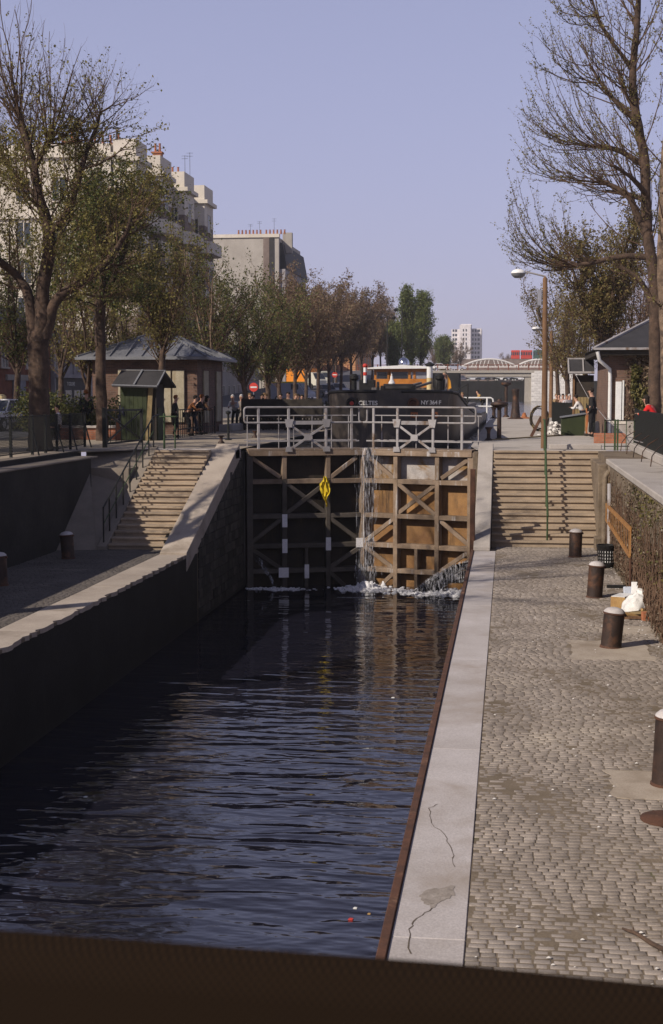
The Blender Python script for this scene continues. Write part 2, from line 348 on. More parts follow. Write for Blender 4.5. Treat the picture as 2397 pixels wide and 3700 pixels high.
# --- copings of the lower quays
m_ = MB()
ys = [Y0, 4.0, 10.9, 16.9, 22.7, 28.6, 33.4, 38.5]
cop = thing('quay_coping', 'long pale concrete coping with a rusty steel edge along the sunlit cobbled quay', 'coping', (XR,Y0,0))
for a, bb in zip(ys, ys[1:]):
    q = MB((XR,Y0,0)); q.box(-.875,-.29,a+.004,bb-.004,-.6,.005+rnd.uniform(-.002,.002)); q.build('coping_slab', 'coping', cop, bevel=.006)
q = MB((XR,Y0,0)); q.box(-.955,-.878,Y0,38.6,-.10,.03); q.box(-.955,-.94,Y0,38.6,-.35,-.1); q.build('edge_angle', 'rust', cop, bevel=.006)
MT['crack'] = M('crack', (.13,.105,.08), (.07,.055,.042), 8, 1, .2, 60, var=0)
def crack(pts, parent, o, w=.012):
    P = [G(u, v, .0085) for u, v in pts]; Q = [P[0]]
    for a, bb in zip(P, P[1:]):
        for k in range(1,5):
            t = k/4; e = 0 if k == 4 else .018
            Q.append(a.lerp(bb,t)+Vector((rnd.uniform(-e,e), rnd.uniform(-e,e), 0)))
    mb = MB(o)
    for i, (a, bb) in enumerate(zip(Q, Q[1:])):
        s_ = Vector((w*rnd.uniform(.3,.8),0,0)); mb.quad(a-s_, a+s_, bb+s_*.8, bb-s_*.8)
    mb.build('crack', 'crack', parent)
Z8 = lambda x, y: (1300+x/1.4057, 2400+y/1.4057)
MT['spall'] = M('spalled_concrete', (.33,.295,.265), (.22,.19,.165), 9, .95, .6, 40, dirt=(.15,.125,.10), dirt_amt=(.55,.68), var=0)
crack([Z8(*p) for p in ((262,1470),(250,1345),(290,1290),(370,1235))], cop, (XR,Y0,0), .010)
crack([Z8(*p) for p in ((485,1030),(470,950),(445,885),(365,805),(350,730),(395,710))], cop, (XR,Y0,0), .008)
m_ = MB((XR,Y0,0)); sp = [Z8(*p) for p in ((300,1180),(330,1150),(400,1135),(480,1120),(478,1175),(430,1195),(370,1240),(330,1210))]
_c = sum((G(u,v,.0) for u, v in sp), Vector())/8; _P = []
for (a, b2) in zip(sp, sp[1:]+sp[:1]):
    for t in (0,.25,.5,.75): q = G(a[0]+(b2[0]-a[0])*t, a[1]+(b2[1]-a[1])*t, .0095); _P.append(q+Vector((rnd.uniform(-.012,.012),rnd.uniform(-.03,.03),0)))
m_.add(_P, [tuple(range(len(_P)))]); m_.build('spalled_patch', 'spall', cop)

copl = thing('quay_coping', 'worn uneven stone coping with a broken edge beside the shaded quay', 'coping', (XL,Y0,0))
y = Y0
while y < 37.6:
    L = rnd.uniform(1.2,2.6); e = rnd.uniform(-.02,.02); dz = rnd.uniform(-.008,.004)
    q = MB((XL,Y0,0)); yy1 = min(y+L, 38.0)-.005; k = 12
    top = [(XL+e*.4+rnd.choice((.03,.02,.0,-.03,-.06,.01))+rnd.uniform(-.02,.02), y+(yy1-y)*i/k) for i in range(k+1)]
    poly = [(XL-.74,y,.01+dz)]+[(a, bb, .01+dz) for a, bb in top]+[(XL-.74,yy1,.01+dz)]
    q.prism(poly, (0,0,-.09)); q.build('coping_stone', 'leftcoping', copl); y += L

# --- lock chamber walls (wet, and coloured darker for the shade of the left bank)
m_ = MB(); m_.box(XL-1.2,XL-.012,Y0,37.9,-5,-.085); lwall = tag(m_.build('lock_wall', 'wetwall_shaded'), 'dark wet lock chamber wall below the shaded quay', 'wall')
m_ = MB(); m_.box(XR+.03,XR+.8,Y0,38.6,-5,-.45); tag(m_.build('lock_wall', 'wetwall_shaded'), 'dark lock chamber wall under the sunlit coping', 'wall')
# --- head of the lock: blocks beside the gate, with coursed stones on the left face
def headwall(x0, x1, y0, y1, lab, lowz):
    o = (x0, y0, -3); m = MB(o); m.prism([(x0,y0,-5),(x0,y1,-5),(x0,y1,UZ-.01),(x0,44.6,UZ-.1),(x0,y0,lowz)], (x1-x0,0,0)); w = m.build('lock_head_wall', 'wetwall_shaded'); w.location = o
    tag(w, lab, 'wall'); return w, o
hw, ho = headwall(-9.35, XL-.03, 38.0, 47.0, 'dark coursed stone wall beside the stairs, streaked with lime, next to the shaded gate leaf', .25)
prof = lambda yy: (yy-36.6)*(2.62/7.4)      # slope of the stair parapet above this face
MT['wetstone'] = M('wet_stone', (.06,.054,.046), (.02,.019,.017), 3, .85, .6, 25, dirt=(.17,.15,.13), dirt_amt=(.66,.82), streak=True, var=.5)
zz = -1.9; row = 0
while zz < 2.2:
    hgt = rnd.uniform(.24,.3); y = 38.05 - (.2 if row % 2 else 0)
    while y < 44.6:
        L = rnd.uniform(.4,.62); ya, yb = max(y,38.05), min(y+L,44.7)
        if yb-ya > .12 and zz+hgt < prof(ya)-.12:
            q = MB(ho); q.box(XL-.05, XL+rnd.uniform(-.012,.014), ya+.01, yb-.01, zz+.01, zz+hgt-.01); q.build('stone', 'wetstone', hw, bevel=.012)
        y += L
    zz += hgt; row += 1
hw2, ho2 = headwall(-.9, -.42, 38.7, 47.0, 'dark lock head wall beside the sunlit gate leaf', -.1)
q = MB(ho2); q.box(-1.0,-.86,38.75,38.95,-2,2.2); q.build('fender_timber', 'rust', hw2, bevel=.01)
q = MB(ho2); q.box(-1.04,-.9,44.0,44.5,-3,2.45); q.build('quoin_post', 'rwall', hw2, bevel=.01)
# --- left retaining wall, ledge and kerb
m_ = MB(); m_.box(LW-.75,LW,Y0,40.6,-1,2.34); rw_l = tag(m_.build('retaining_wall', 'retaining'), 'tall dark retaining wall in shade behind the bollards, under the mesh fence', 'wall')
m_ = MB(); m_.box(LW-.66,LW+.03,Y0,41.2,2.342,2.385); m_.build('ledge', 'slope', rw_l, bevel=.01)
m_ = MB(); m_.box(LW-.78,LW-.66,Y0,41.8,2.34,2.52); m_.build('kerb', 'retaining', rw_l, bevel=.01)
# --- right retaining wall with its flat concrete top
m_ = MB(); m_.box(RW,RW+1.3,Y0,38.6,-1,2.36); rw_r = tag(m_.build('retaining_wall', 'rwall'), 'sunlit rubble retaining wall overgrown with dry creeper along the cobbled quay', 'wall')
m_ = MB(); m_.box(RW-.07,RW+1.2,Y0,38.9,2.362,2.5); m_.build('wall_top', 'concrete', rw_r, bevel=.02)
m_ = MB(); m_.box(RW+1.02,RW+1.3,Y0,44.9,2.502,2.72); m_.build('fence_plinth', 'concrete', rw_r, bevel=.02)
m_ = MB(); m_.box(RW+.02,RW+1.2,38.9,44.3,-.5,2.49); m_.build('wall_end', 'rwall', rw_r)

# --- stairs
def stairs(label, x0, x1, yb, n, run, H, mat, par, o):
    t = thing('stone_staircase', label, 'stairs', o); h = H/n; d = run/n
    for i in range(n):
        y = yb+i*d; z = i*h
        q = MB(o)                                               # riser block with a projecting nosing
        nb = .05; k = 10; xs = [x0+(x1-x0)*j/k for j in range(k+1)]
        V = []
        prof_ = [(y+.004,z-.05),(y+.004,z+h-.06),(y-nb,z+h-.05),(y-nb,z+h-.004),(y-nb+.012,z+h),(y+d+.03,z+h),(y+d+.03,z-.05)]
        for x in xs:
            j1 = rnd.uniform(-.004,.004); j2 = rnd.uniform(-.004,.003)
            V += [(x, p[0]+(j1 if p[0] < y else 0), p[1]+(j2 if p[1] > z+.05 else 0)) for p in prof_]
        F = []; m = len(prof_)
        for a in range(k):
            for c in range(m): F.append((a*m+c, a*m+(c+1)%m, (a+1)*m+(c+1)%m, (a+1)*m+c))
        F += [tuple(range(m)), tuple(range(k*m,(k+1)*m))[::-1]]
        q.add(V, F); q.build('step', mat, t)
    return t
so = (-.42, 39.7, 0)
st_r = stairs('wide flight of brown stone steps between the pale sloping parapet and the overgrown wall', -.42, RW+.04, 39.7, 15, 4.45, UZ-.003, 'stairstone', 0, so)
q = MB(so); q.add([(-.89,38.45,.0),(-.44,38.45,.0),(-.44,38.45,.12),(-.89,38.45,.12),(-.89,44.6,2.7),(-.44,44.6,2.7),(-.44,44.6,2.3),(-.89,44.6,2.3)], [(0,1,2,3),(3,2,5,4),(4,5,6,7),(0,3,4,7),(1,6,5,2),(0,7,6,1)])
q.build('parapet', 'concrete', st_r, bevel=.015)
q = MB(so); q.box(-.9,3.0,44.18,44.9,2.2,2.508); q.build('landing_kerb', 'concrete', st_r, bevel=.02)
q = MB(so); q.box(1.3,2.9,44.9,45.3,2.5,2.66); q.build('kerb_stone', 'concrete', st_r, bevel=.02)
q = MB(so); q.box(RW-.32,RW+.02,38.95,39.6,0,.35); q.box(RW-.22,RW+.02,39.6,44.4,0,2.3); q.build('side_kerb', 'rwall', st_r, bevel=.02)
so = (-10.8, 37.7, 0)
st_l = stairs('narrow flight of stone steps between sloping concrete flanks in dappled sun', -10.82, -9.12, 37.7, 17, 5.6, UZ-.003, 'stairstone', 0, so)
def slopeslab(x0, x1, ya, za, yb, zb, t, mat, par, o, name):
    q = MB(o); q.add([(x0,ya,za-t),(x1,ya,za-t),(x1,ya,za),(x0,ya,za),(x0,yb,zb),(x1,yb,zb),(x1,yb,zb-t),(x0,yb,zb-t)], [(0,1,2,3),(3,2,5,4),(4,5,6,7),(0,3,4,7),(1,6,5,2),(0,7,6,1)])
    return q.build(name, mat, par, bevel=.012)
slopeslab(-9.1,-8.37, 36.55,.06, 44.1,2.66, .5, 'leftcoping', st_l, so, 'parapet')
slopeslab(-11.1,-10.84, 37.55,.10, 43.5,2.62, .5, 'slope', st_l, so, 'flank_kerb')
q = MB(so); q.add([(-12.2,37.2,-.02),(-11.1,37.5,-.02),(-11.1,43.6,2.52),(-12.9,42.6,2.52),(-12.2,40.6,2.0),(-12.2,37.2,-.5),(-11.1,37.5,-.5),(-11.1,43.6,0),(-12.9,42.6,0)], [(0,1,2,3,4),(0,5,6,1),(1,6,7,2),(2,7,8,3)])
q.build('sloping_bank', 'slope', st_l)
q = MB(so); q.box(-13.3,-11.2,41.25,44.3,-1,2.02); q.add([(-12.96,41.1,2.49),(-11.12,43.5,2.49),(-11.12,44.35,2.49),(-12.96,44.35,2.49)], [(0,1,2,3)]); q.build('bank_fill', 'slope', st_l)
q = MB(so); q.box(-11.15,-8.37,43.4,44.3,2.2,2.506); q.build('landing_kerb', 'concrete', st_l, bevel=.02)
# ================================================================== LOCK GATE
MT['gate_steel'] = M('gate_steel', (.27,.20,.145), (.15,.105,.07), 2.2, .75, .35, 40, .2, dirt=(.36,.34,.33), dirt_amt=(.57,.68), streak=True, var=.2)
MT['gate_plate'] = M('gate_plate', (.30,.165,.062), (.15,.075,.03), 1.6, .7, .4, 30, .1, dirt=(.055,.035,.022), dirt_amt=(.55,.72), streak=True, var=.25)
MT['gate_shaded'] = M('gate_steel_shaded', (.095,.08,.066), (.05,.042,.035), 2.2, .6, .35, 40, .1, dirt=(.15,.12,.10), dirt_amt=(.6,.72), streak=True, var=.2)  # darker steel copy: shade painted into the left leaf's lower beams
MT['gate_shaded_plate'] = M('gate_plate_shaded', (.042,.030,.020), (.018,.015,.012), 2.0, .8, .4, 30, .1, dirt=(.085,.05,.025), dirt_amt=(.6,.75), streak=True, var=.2)  # dark copy of the plate colour: shade painted on the left leaf
MT['pale_paint'] = M('pale_steel_paint', (.33,.315,.32), (.24,.225,.225), 3, .65, .4, 60, .1, dirt=(.13,.085,.055), dirt_amt=(.54,.66), var=.12)
MT['white_paint'] = M('white_paint', (.78,.76,.76), (.66,.64,.64), 6, .7, .2, 60, var=.03)
MT['topplate'] = M('gate_top_plate', (.42,.40,.39), (.26,.22,.19), 1.5, .7, .3, 30, dirt=(.22,.13,.05), dirt_amt=(.5,.6), var=.1)
MT['yellow_rag'] = M('yellow_cloth', (.62,.47,.02), (.42,.30,.01), 9, .9, .3, 80, var=0)
APX = (-4.655, 46.25)
def leaf(sgn, hx, label):
    """one mitre leaf; s = 0 at the mitre post, 1 at the hinge"""
    o = Vector((hx, GY, WZ)); t = thing('lock_gate_leaf', label, 'lock gate', o)
    a = Vector((APX[0]+sgn*.06, APX[1], 0)); h = Vector((hx, GY, 0)); d = h-a; L = d.length; dn = d/L
    nrm = Vector((dn.y, -dn.x, 0)); nrm = nrm if nrm.y < 0 else -nrm           # towards the camera
    def P(s, z, f=0): return a+d*s+Vector((0,0,z))+nrm*f
    def beam(s0, z0, s1, z1, w, f0, f1, name, mat='gate_steel', extra=0):
        p, q = P(s0,z0,(f0+f1)/2), P(s1,z1,(f0+f1)/2)
        m = MB(o); m.bar(p, q, abs(f1-f0), w, up=(dn if abs((q-p).normalized().z) > .98 else (0,0,1))); return m.build(name, mat, t, bevel=.012)
    def vbeam(s, z0, z1, w, f0, f1, name, mat='gate_steel'):
        c = P(s,0,(f0+f1)/2); m = MB(o); ang = math.atan2(dn.y, dn.x)
        m.box(c.x-w/2,c.x+w/2,c.y-abs(f1-f0)/2,c.y+abs(f1-f0)/2,z0,z1, rz=ang); return m.build(name, mat, t, bevel=.012)
    H = [2.33, 1.42, .30, -.66, -1.47, -2.6]; VS = [.315, .69]
    # skin plates, one for every bay between the frames
    cols = [0]+VS+[1]
    for i in range(5):
        for j in range(3):
            m = MB(o); s0, s1 = cols[j]+.004, cols[j+1]-.004; z1, z0 = H[i]-.012, H[i+1]+.012
            mat = ('topplate' if i == 0 and sgn > 0 else ('gate_plate' if sgn > 0 else 'gate_shaded_plate'))
            m.add([P(s0,z0,0),P(s1,z0,0),P(s1,z1,0),P(s0,z1,0),P(s0,z0,-.03),P(s1,z0,-.03),P(s1,z1,-.03),P(s0,z1,-.03)], [(0,1,2,3),(7,6,5,4),(0,4,5,1),(1,5,6,2),(2,6,7,3),(3,7,4,0)])
            m.build('plate', mat, t)
    bm_ = lambda z: 'gate_steel' if sgn > 0 or z > 1.3 else 'gate_shaded'
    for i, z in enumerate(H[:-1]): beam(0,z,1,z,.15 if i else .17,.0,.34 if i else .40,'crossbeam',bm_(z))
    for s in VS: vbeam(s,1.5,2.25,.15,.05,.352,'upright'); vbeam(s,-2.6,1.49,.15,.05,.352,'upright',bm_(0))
    vbeam(.502,-2.6,-.7,.11,.05,.33,'upright',bm_(0))
    vbeam(.012,-2.6,2.3,.13,-.02,.36,'mitre_post'); vbeam(.985,-2.6,2.4,.2,-.05,.36,'heel_post', 'gate_steel' if sgn > 0 else 'gate_shaded')
    dg = [(.07,2.18,.30,1.52),(.99,2.25,.72,1.55),(.335,1.35,.67,.40),(.67,1.35,.335,.40),(.30,.22,.03,-.56),(.71,.22,.98,-.56),(.03,-.74,.30,-1.40),(.97,-.74,.72,-1.40),(.30,-1.55,.06,-2.4)]
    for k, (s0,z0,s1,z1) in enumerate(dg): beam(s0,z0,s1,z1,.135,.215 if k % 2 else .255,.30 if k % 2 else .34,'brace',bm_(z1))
    # walkway and the guard rail with its crossed bracing
    m = MB(o); q = [P(-.0,2.42,.40),P(1.0,2.42,.40),P(1.0,2.42,-.55),P(.0,2.42,-.55)]; m.prism(q, (0,0,.05)); m.build('walkway', 'gate_steel', t)
    f = .37; zt, zm, zl, zb = 3.80, 3.31, 2.72, 2.46
    lo, hi = -.02, 1.03
    r = .033; pts = []
    rr = .09
    def corner(sc, zc, a0, a1): return [P(sc+math.cos(x)*rr/L, zc+math.sin(x)*rr, f) for x in [a0+(a1-a0)*k/4 for k in range(5)]]
    loop = corner(hi-rr/L, zt-rr, math.pi/2, 0)+corner(hi-rr/L, zm+rr, 0, -math.pi/2)+corner(lo+rr/L, zm+rr, -math.pi/2, -math.pi)+corner(lo+rr/L, zt-rr, math.pi, math.pi/2)
    m = MB(o); m.tube(loop+[loop[0]], r, 8, cap=False); m.build('handrail', 'pale_paint', t, smooth=True)
    ps = [.115, .335, .655, .91]
    for s in ps: vbeam(s,2.3 if s in ps[1:3] else zb,zt-.03,.085,f-.04,f+.02,'rail_post','pale_paint')
    for s in (.09,.24,.41,.57,.7,.97): m = MB(o); m.tube([P(s,2.45,-.5),P(s,3.52,-.5)], .018, 6); m.build('rail_post', 'pale_paint', t)
    m = MB(o); m.tube([P(.02,3.52,-.5),P(1.0,3.52,-.5)], .02, 6); m.tube([P(.02,zl,-.5),P(1,zl,-.5)], .016, 6); m.build('rear_rail', 'pale_paint', t)
    m = MB(o); m.bar(P(.05,zl,f),P(1.0,zl,f),.03,.045); m.build('toe_rail', 'pale_paint', t)
    m = MB(o); m.bar(P(.335,zm,f+.03),P(.655,zm,f+.03),.02,.12); m.build('brace_rail', 'pale_paint', t)
    for s0, s1 in ((.335,.655),(.655,.335)):
        m = MB(o); m.bar(P(s0,zm-.05,f+.035),P(s1,2.42,f+.035),.02,.075); m.build('rail_brace', 'pale_paint', t, bevel=.004)
    def gusset(s, z, w, hgt, cut=0):
        m = MB(o); k = w/2/L
        poly = [P(s-k,z+hgt/2,f+.06),P(s+k,z+hgt/2,f+.06),P(s+k*(1-cut),z-hgt/2,f+.06),P(s-k*(1-cut),z-hgt/2,f+.06)]
        m.prism(poly, nrm*.02); m.build('gusset_plate', 'pale_paint', t)
    for s in (.335,.655): gusset(s,zm-.02,.28,.26,.35); gusset(s,2.46,.2,.16,-.2)
    gusset(.495,2.84,.24,.2)
    return t, P
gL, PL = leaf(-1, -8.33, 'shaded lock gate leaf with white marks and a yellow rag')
gR, PR = leaf(1, -.98, 'sunlit rusty lock gate leaf beside the pale sloping parapet')
o = gL.location
for s, z, w, h_ in ((.69,.16,.17,.42),(.69,-.66,.17,.45),(.315,-.62,.17,.42),(.03,-.60,.34,.30),(.70,-1.52,.33,.32),(.502,-1.5,.15,.45)):
    k = w/2/3.9; m = MB(o); nrm = Vector((.322,-.947,0))
    m.add([PL(s-k,z-h_/2,.37),PL(s+k,z-h_/2,.37),PL(s+k,z+h_/2,.37),PL(s-k,z+h_/2,.37),PL(s-k,z-h_/2,.35),PL(s+k,z-h_/2,.35),PL(s+k,z+h_/2,.35),PL(s-k,z+h_/2,.35)], [(0,1,2,3),(0,4,5,1),(1,5,6,2),(2,6,7,3),(3,7,4,0)])
    m.build('white_mark', 'white_paint', gL)
# the yellow rag caught on the shaded leaf
m = MB(); rg = random.Random(5); c0 = A(1173,1722,45.35); rows = []
for i in range(13):
    t = i/12; z = c0.z-t*.98; w = (.03+.16*math.sin(math.pi*min(1,t*1.25)))*(1-.35*t); row = []
    for j in range(7):
        x = c0.x+.02*math.sin(i*1.3)+(j/6-.5)*2*w*(1+rg.uniform(-.12,.12))+(.06*t); row.append((x, c0.y+.05*math.sin(j*2.1+i*.7)+rg.uniform(-.015,.015), z+rg.uniform(-.03,.03)))
    rows.append(row)
V = [p for r_ in rows for p in r_]; F = [(i*7+j,i*7+j+1,i*7+j+8,i*7+j+7) for i in range(12) for j in range(6)]
m = MB(c0); m.add(V, F); rag = tag(m.build('rag', 'yellow_rag', smooth=True, fix=False), 'torn yellow rag hanging from the shaded lock gate leaf', 'rag')
so_ = rag.modifiers.new('thick','SOLIDIFY'); so_.thickness = .008

# ---------------------------------------------------------------- leaking water
MT['fall'], nt, b = newmat('falling_water')
v = coords(nt,(1,1,.12)); n_ = noise(nt, v, 24, 5, .7, rnd=False)
b.inputs['Base Color'].default_value = (.72,.72,.76,1); b.inputs['Roughness'].default_value = .25
tr = _n(nt,'ShaderNodeBsdfTransparent'); mx = _n(nt,'ShaderNodeMixShader'); out = nt.nodes['Material Output']
fac = step(nt, n_, .5, .92); nt.links.new(fac, mx.inputs[0]); nt.links.new(tr.outputs[0], mx.inputs[1]); nt.links.new(b.outputs[0], mx.inputs[2]); nt.links.new(mx.outputs[0], out.inputs['Surface'])
MT['foam'], nt, b = newmat('foam')
v = coords(nt); nt.links.new(ramp(nt, noise(nt, v, 14, 5, .7, rnd=False), [(.3,(.35,.35,.37)),(.6,(.75,.75,.77))]), b.inputs['Base Color']); b.inputs['Roughness'].default_value = .6
rg = random.Random(11)
def strand(m, pts, w):
    V = []; F = []
    for i, p in enumerate(pts):
        ww = w*(.6+.4*math.sin(i*1.7+w*90)); V += [(p[0]-ww,p[1],p[2]),(p[0]+ww,p[1]+.01,p[2])]
    for i in range(len(pts)-1): F.append((2*i,2*i+1,2*i+3,2*i+2))
    m.add(V, F)
m = MB((APX[0],45.7,WZ))
for k in range(85):                       # sheet over the mitre, breaking into strings
    x = rg.gauss(-4.42,.2); z0 = 2.5; zend = rg.choice((1.2,.9,.2,-.6,WZ,WZ)); y = 45.78-rg.uniform(0,.12); pts = []; n = 9
    for i in range(n):
        t = i/(n-1); z = z0+(zend-z0)*t; pts.append((x+(x+4.42)*-.25*t-.10*t+rg.uniform(-.012,.012), y-.10*math.sqrt(t)-rg.uniform(0,.02), z))
    strand(m, pts, rg.uniform(.005,.018))
for k in range(90):                       # the heavier leak low down at the mitre
    x = rg.gauss(-4.50,.13); z0 = rg.uniform(-.75,-.2); pts = [(x+(x+4.5)*.4*(i/6), 45.72-.28*(i/6)**.7-rg.uniform(0,.05), z0+(WZ-z0)*(i/6)) for i in range(7)]
    strand(m, pts, rg.uniform(.008,.03))
for k in range(6):                         # thin torn sheets between the strings
    xc = -4.46+rg.gauss(0,.12); w0 = rg.uniform(.06,.17); zt0, zb0 = (2.5, rg.choice((1.1,.3,-.7,WZ))) if k < 6 else (-.4, WZ); n = 14; V = []; F = []
    for i in range(n+1):
        t = i/n; z = zt0+(zb0-zt0)*t
        for j in range(5): V.append((xc+(j/4-.5)*2*w0*(1-.3*t)-.05*t+rg.uniform(-.012,.012), 45.74-.02*k*.3-.12*math.sqrt(t)+.02*math.sin(j*2+i), z))
    for i in range(n):
        for j in range(4): F.append((i*5+j,i*5+j+1,i*5+j+6,i*5+j+5))
    m.add(V, F)
fo = m.build('falling_water', 'fall', fix=False); tag(fo, kind='stuff')
m = MB((-1.4,44.6,WZ))
for k in range(190):                       # jet shooting out beside the right heel post
    t0 = rg.random(); sp_ = rg.uniform(.65,1.1); x0 = -1.02; z0 = -1.0-.65*t0; pts = []
    for i in range(9):
        t = i/8; pts.append((x0-1.75*t*sp_, 44.65-.35*t+rg.uniform(-.03,.03), z0+.10*t-(z0-WZ+.10)*t*t))
    V = []; F = []; w = rg.uniform(.008,.024)
    for i, p in enumerate(pts): V += [(p[0],p[1],p[2]-w*(1+i*.15)),(p[0],p[1]+.01,p[2]+w*(1+i*.15))]
    m.add(V, [(2*i,2*i+1,2*i+3,2*i+2) for i in range(8)])
fo = m.build('water_jet', 'fall', fix=False); tag(fo, kind='stuff')
m = MB((-8.2,45,WZ))
for k in range(40):
    t0 = rg.random(); x0 = -8.25; z0 = -.75-.35*t0; pts = [(x0+.95*t*rg.uniform(.9,1.05), 45.0-.3*t, z0-(z0-WZ)*t**1.6) for t in [i/7 for i in range(8)]]
    V = []; w = rg.uniform(.005,.014)
    for p in pts: V += [(p[0],p[1],p[2]-w),(p[0],p[1]+.01,p[2]+w)]
    m.add(V, [(2*i,2*i+1,2*i+3,2*i+2) for i in range(7)])
fo = m.build('water_jet', 'fall', fix=False); tag(fo, kind='stuff')
m = MB((-4,45,WZ))
def lump(c, r):
    n = 6; V = [c]; V = []; F = []
    for i in range(3):
        t = (math.pi/2)*i/3
        for j in range(n): V.append((c[0]+r[0]*math.cos(t)*math.cos(j*2*math.pi/n)*rg.uniform(.75,1.2), c[1]+r[1]*math.cos(t)*math.sin(j*2*math.pi/n)*rg.uniform(.75,1.2), c[2]+r[2]*math.sin(t)*rg.uniform(.7,1.3)))
    V.append((c[0],c[1],c[2]+r[2]))
    for i in range(2):
        for j in range(n): F.append((i*n+j,i*n+(j+1)%n,(i+1)*n+(j+1)%n,(i+1)*n+j))
    for j in range(n): F.append((2*n+j,2*n+(j+1)%n,3*n))
    m.add(V, F)
def foam_at(cx, cy, sx_, sy_, n, hz):
    for k in range(n):
        x, y = rg.gauss(cx,sx_), rg.gauss(cy,sy_)
        if not (XL+.05 < x < XR-.08) or y > 45.9: continue
        r = rg.uniform(.015,.06); lump((x,y,WZ-.01), (r*rg.uniform(1,2.2), r, r*rg.uniform(.3,1)*hz))
foam_at(-4.5,44.95,.42,.25,420,1.5); foam_at(-4.45,45.3,.16,.12,160,4.5); foam_at(-1.9,44.35,.75,.30,620,1.4); foam_at(-1.4,44.5,.35,.2,220,3.0); foam_at(-3.1,44.8,.8,.16,150,.8); foam_at(-7.3,44.6,.55,.16,190,1.1)
fo = m.build('foam', 'foam', smooth=True); tag(fo, kind='stuff')

# ================================================================== THE BARGE
MT['hull'] = M('hull_tar', (.070,.057,.050), (.024,.021,.019), 1.2, .42, .35, 16, .1, dirt=(.17,.13,.10), dirt_amt=(.55,.78), streak=True, var=0, spec=.4)
MT['deck'] = M('deck_boards', (.17,.155,.15), (.09,.08,.075), 2, .7, .3, 30, dirt=(.05,.045,.04), var=.15)
MT['varnish'] = M('varnished_wood', (.50,.20,.035), (.32,.115,.018), 3, .35, .15, 40, dirt=(.16,.06,.02), dirt_amt=(.6,.8), var=.12, spec=.5)
MT['glass'] = plain('dark_glass', (.02,.022,.025), .08, 0, .6)
MT['mirrorglass'] = plain('pale_glass', (.30,.30,.33), .25, .2, .6)
MT['chrome'] = plain('chrome', (.75,.75,.78), .12, 1)
MT['black_iron'] = M('black_iron', (.022,.021,.020), (.012,.012,.012), 5, .5, .2, 40, .2, var=.1)
MT['letter'] = M('letter_paint', (.78,.76,.70), (.62,.60,.54), 14, .7, .2, 60, dirt=(.12,.10,.09), dirt_amt=(.6,.75), var=0)
MT['white'] = plain('white_enamel', (.74,.74,.73), .4)
MT['orange_rust'] = M('orange_rusted_steel', (.42,.15,.05), (.22,.08,.035), 6, .7, .3, 50, var=.1)
MT['redpaint'] = plain('red_paint', (.55,.045,.03), .5)
MT['creampaint'] = M('cream_paint', (.60,.50,.28), (.45,.33,.14), 4, .6, .2, 40, dirt=(.30,.16,.05), var=0)
BO = Vector((-4.2,50.6,PZ)); barge = thing('barge', 'black canal barge with a varnished wheelhouse waiting behind the lock gate', 'barge', BO)
# hull sections along the boat: (y, half width at deck, half width at waterline, deck height)
cxb = lambda y: -4.22+max(0,(y-55))*.0072
SEC = [(50.55,.45,.2,4.36),(50.7,1.30,.95,4.36),(51.0,1.85,1.5,4.35),(51.5,2.20,1.95,4.33),(52.5,2.36,2.25,4.28),(54,2.40,2.3,4.18),(57,2.46,2.42,3.95),(62,2.50,2.48,3.62),(70,2.52,2.5,3.30),(80,2.52,2.5,3.12),(95,2.52,2.5,3.05),(101,2.2,2.1,3.15),(104,1.2,1.0,3.3)]
V = []; F = []; n = 9
for (y,wd,ww,zd) in SEC:
    ring = []
    for k in range(n):
        t = k/(n-1); w = ww+(wd-ww)*min(1,t*1.15+.0)**.8 if t < .9 else wd; ring.append((w, 1.6+(zd-1.6)*t))
    V += [(cxb(y)-w,y,z) for w, z in ring]+[(cxb(y)+w,y,z) for w, z in ring[::-1]]
for i in range(len(SEC)-1):
    for k in range(2*n-1): a = i*2*n+k; F.append((a,a+1,a+2*n+1,a+2*n))
F.append(tuple(range(2*n))); F.append(tuple(range((len(SEC)-1)*2*n, len(SEC)*2*n)))
m = MB(BO); m.add(V, F); hull = m.build('hull', 'hull', barge, smooth=True)
m = MB(BO)
for sg in (-1,1):
    m.tube([(cxb(s_[0])+sg*s_[1]*1.005, s_[0], s_[3]-.05) for s_ in SEC], .055, 6)
m.build('rubbing_strake', 'black_iron', hull)
m = MB(BO)                                     # deck inside the bulwark
P_ = [(cxb(s_[0])-s_[1]*.97, s_[0]+.03, s_[3]-.16+.10*(s_[0] < 60)) for s_ in SEC]+[(cxb(s_[0])+s_[1]*.97, s_[0]+.03, s_[3]-.16+.10*(s_[0] < 60)) for s_ in SEC[::-1]]
k = len(SEC); m.add(P_, [(i,i+1,2*k-2-i,2*k-1-i) for i in range(k-1)]); m.build('deck', 'deck', barge, fix=False)
from mathutils.bvhtree import BVHTree
_bv = BVHTree.FromPolygons([Vector(v_.co)+BO for v_ in hull.data.vertices], [tuple(p_.vertices) for p_ in hull.data.polygons])
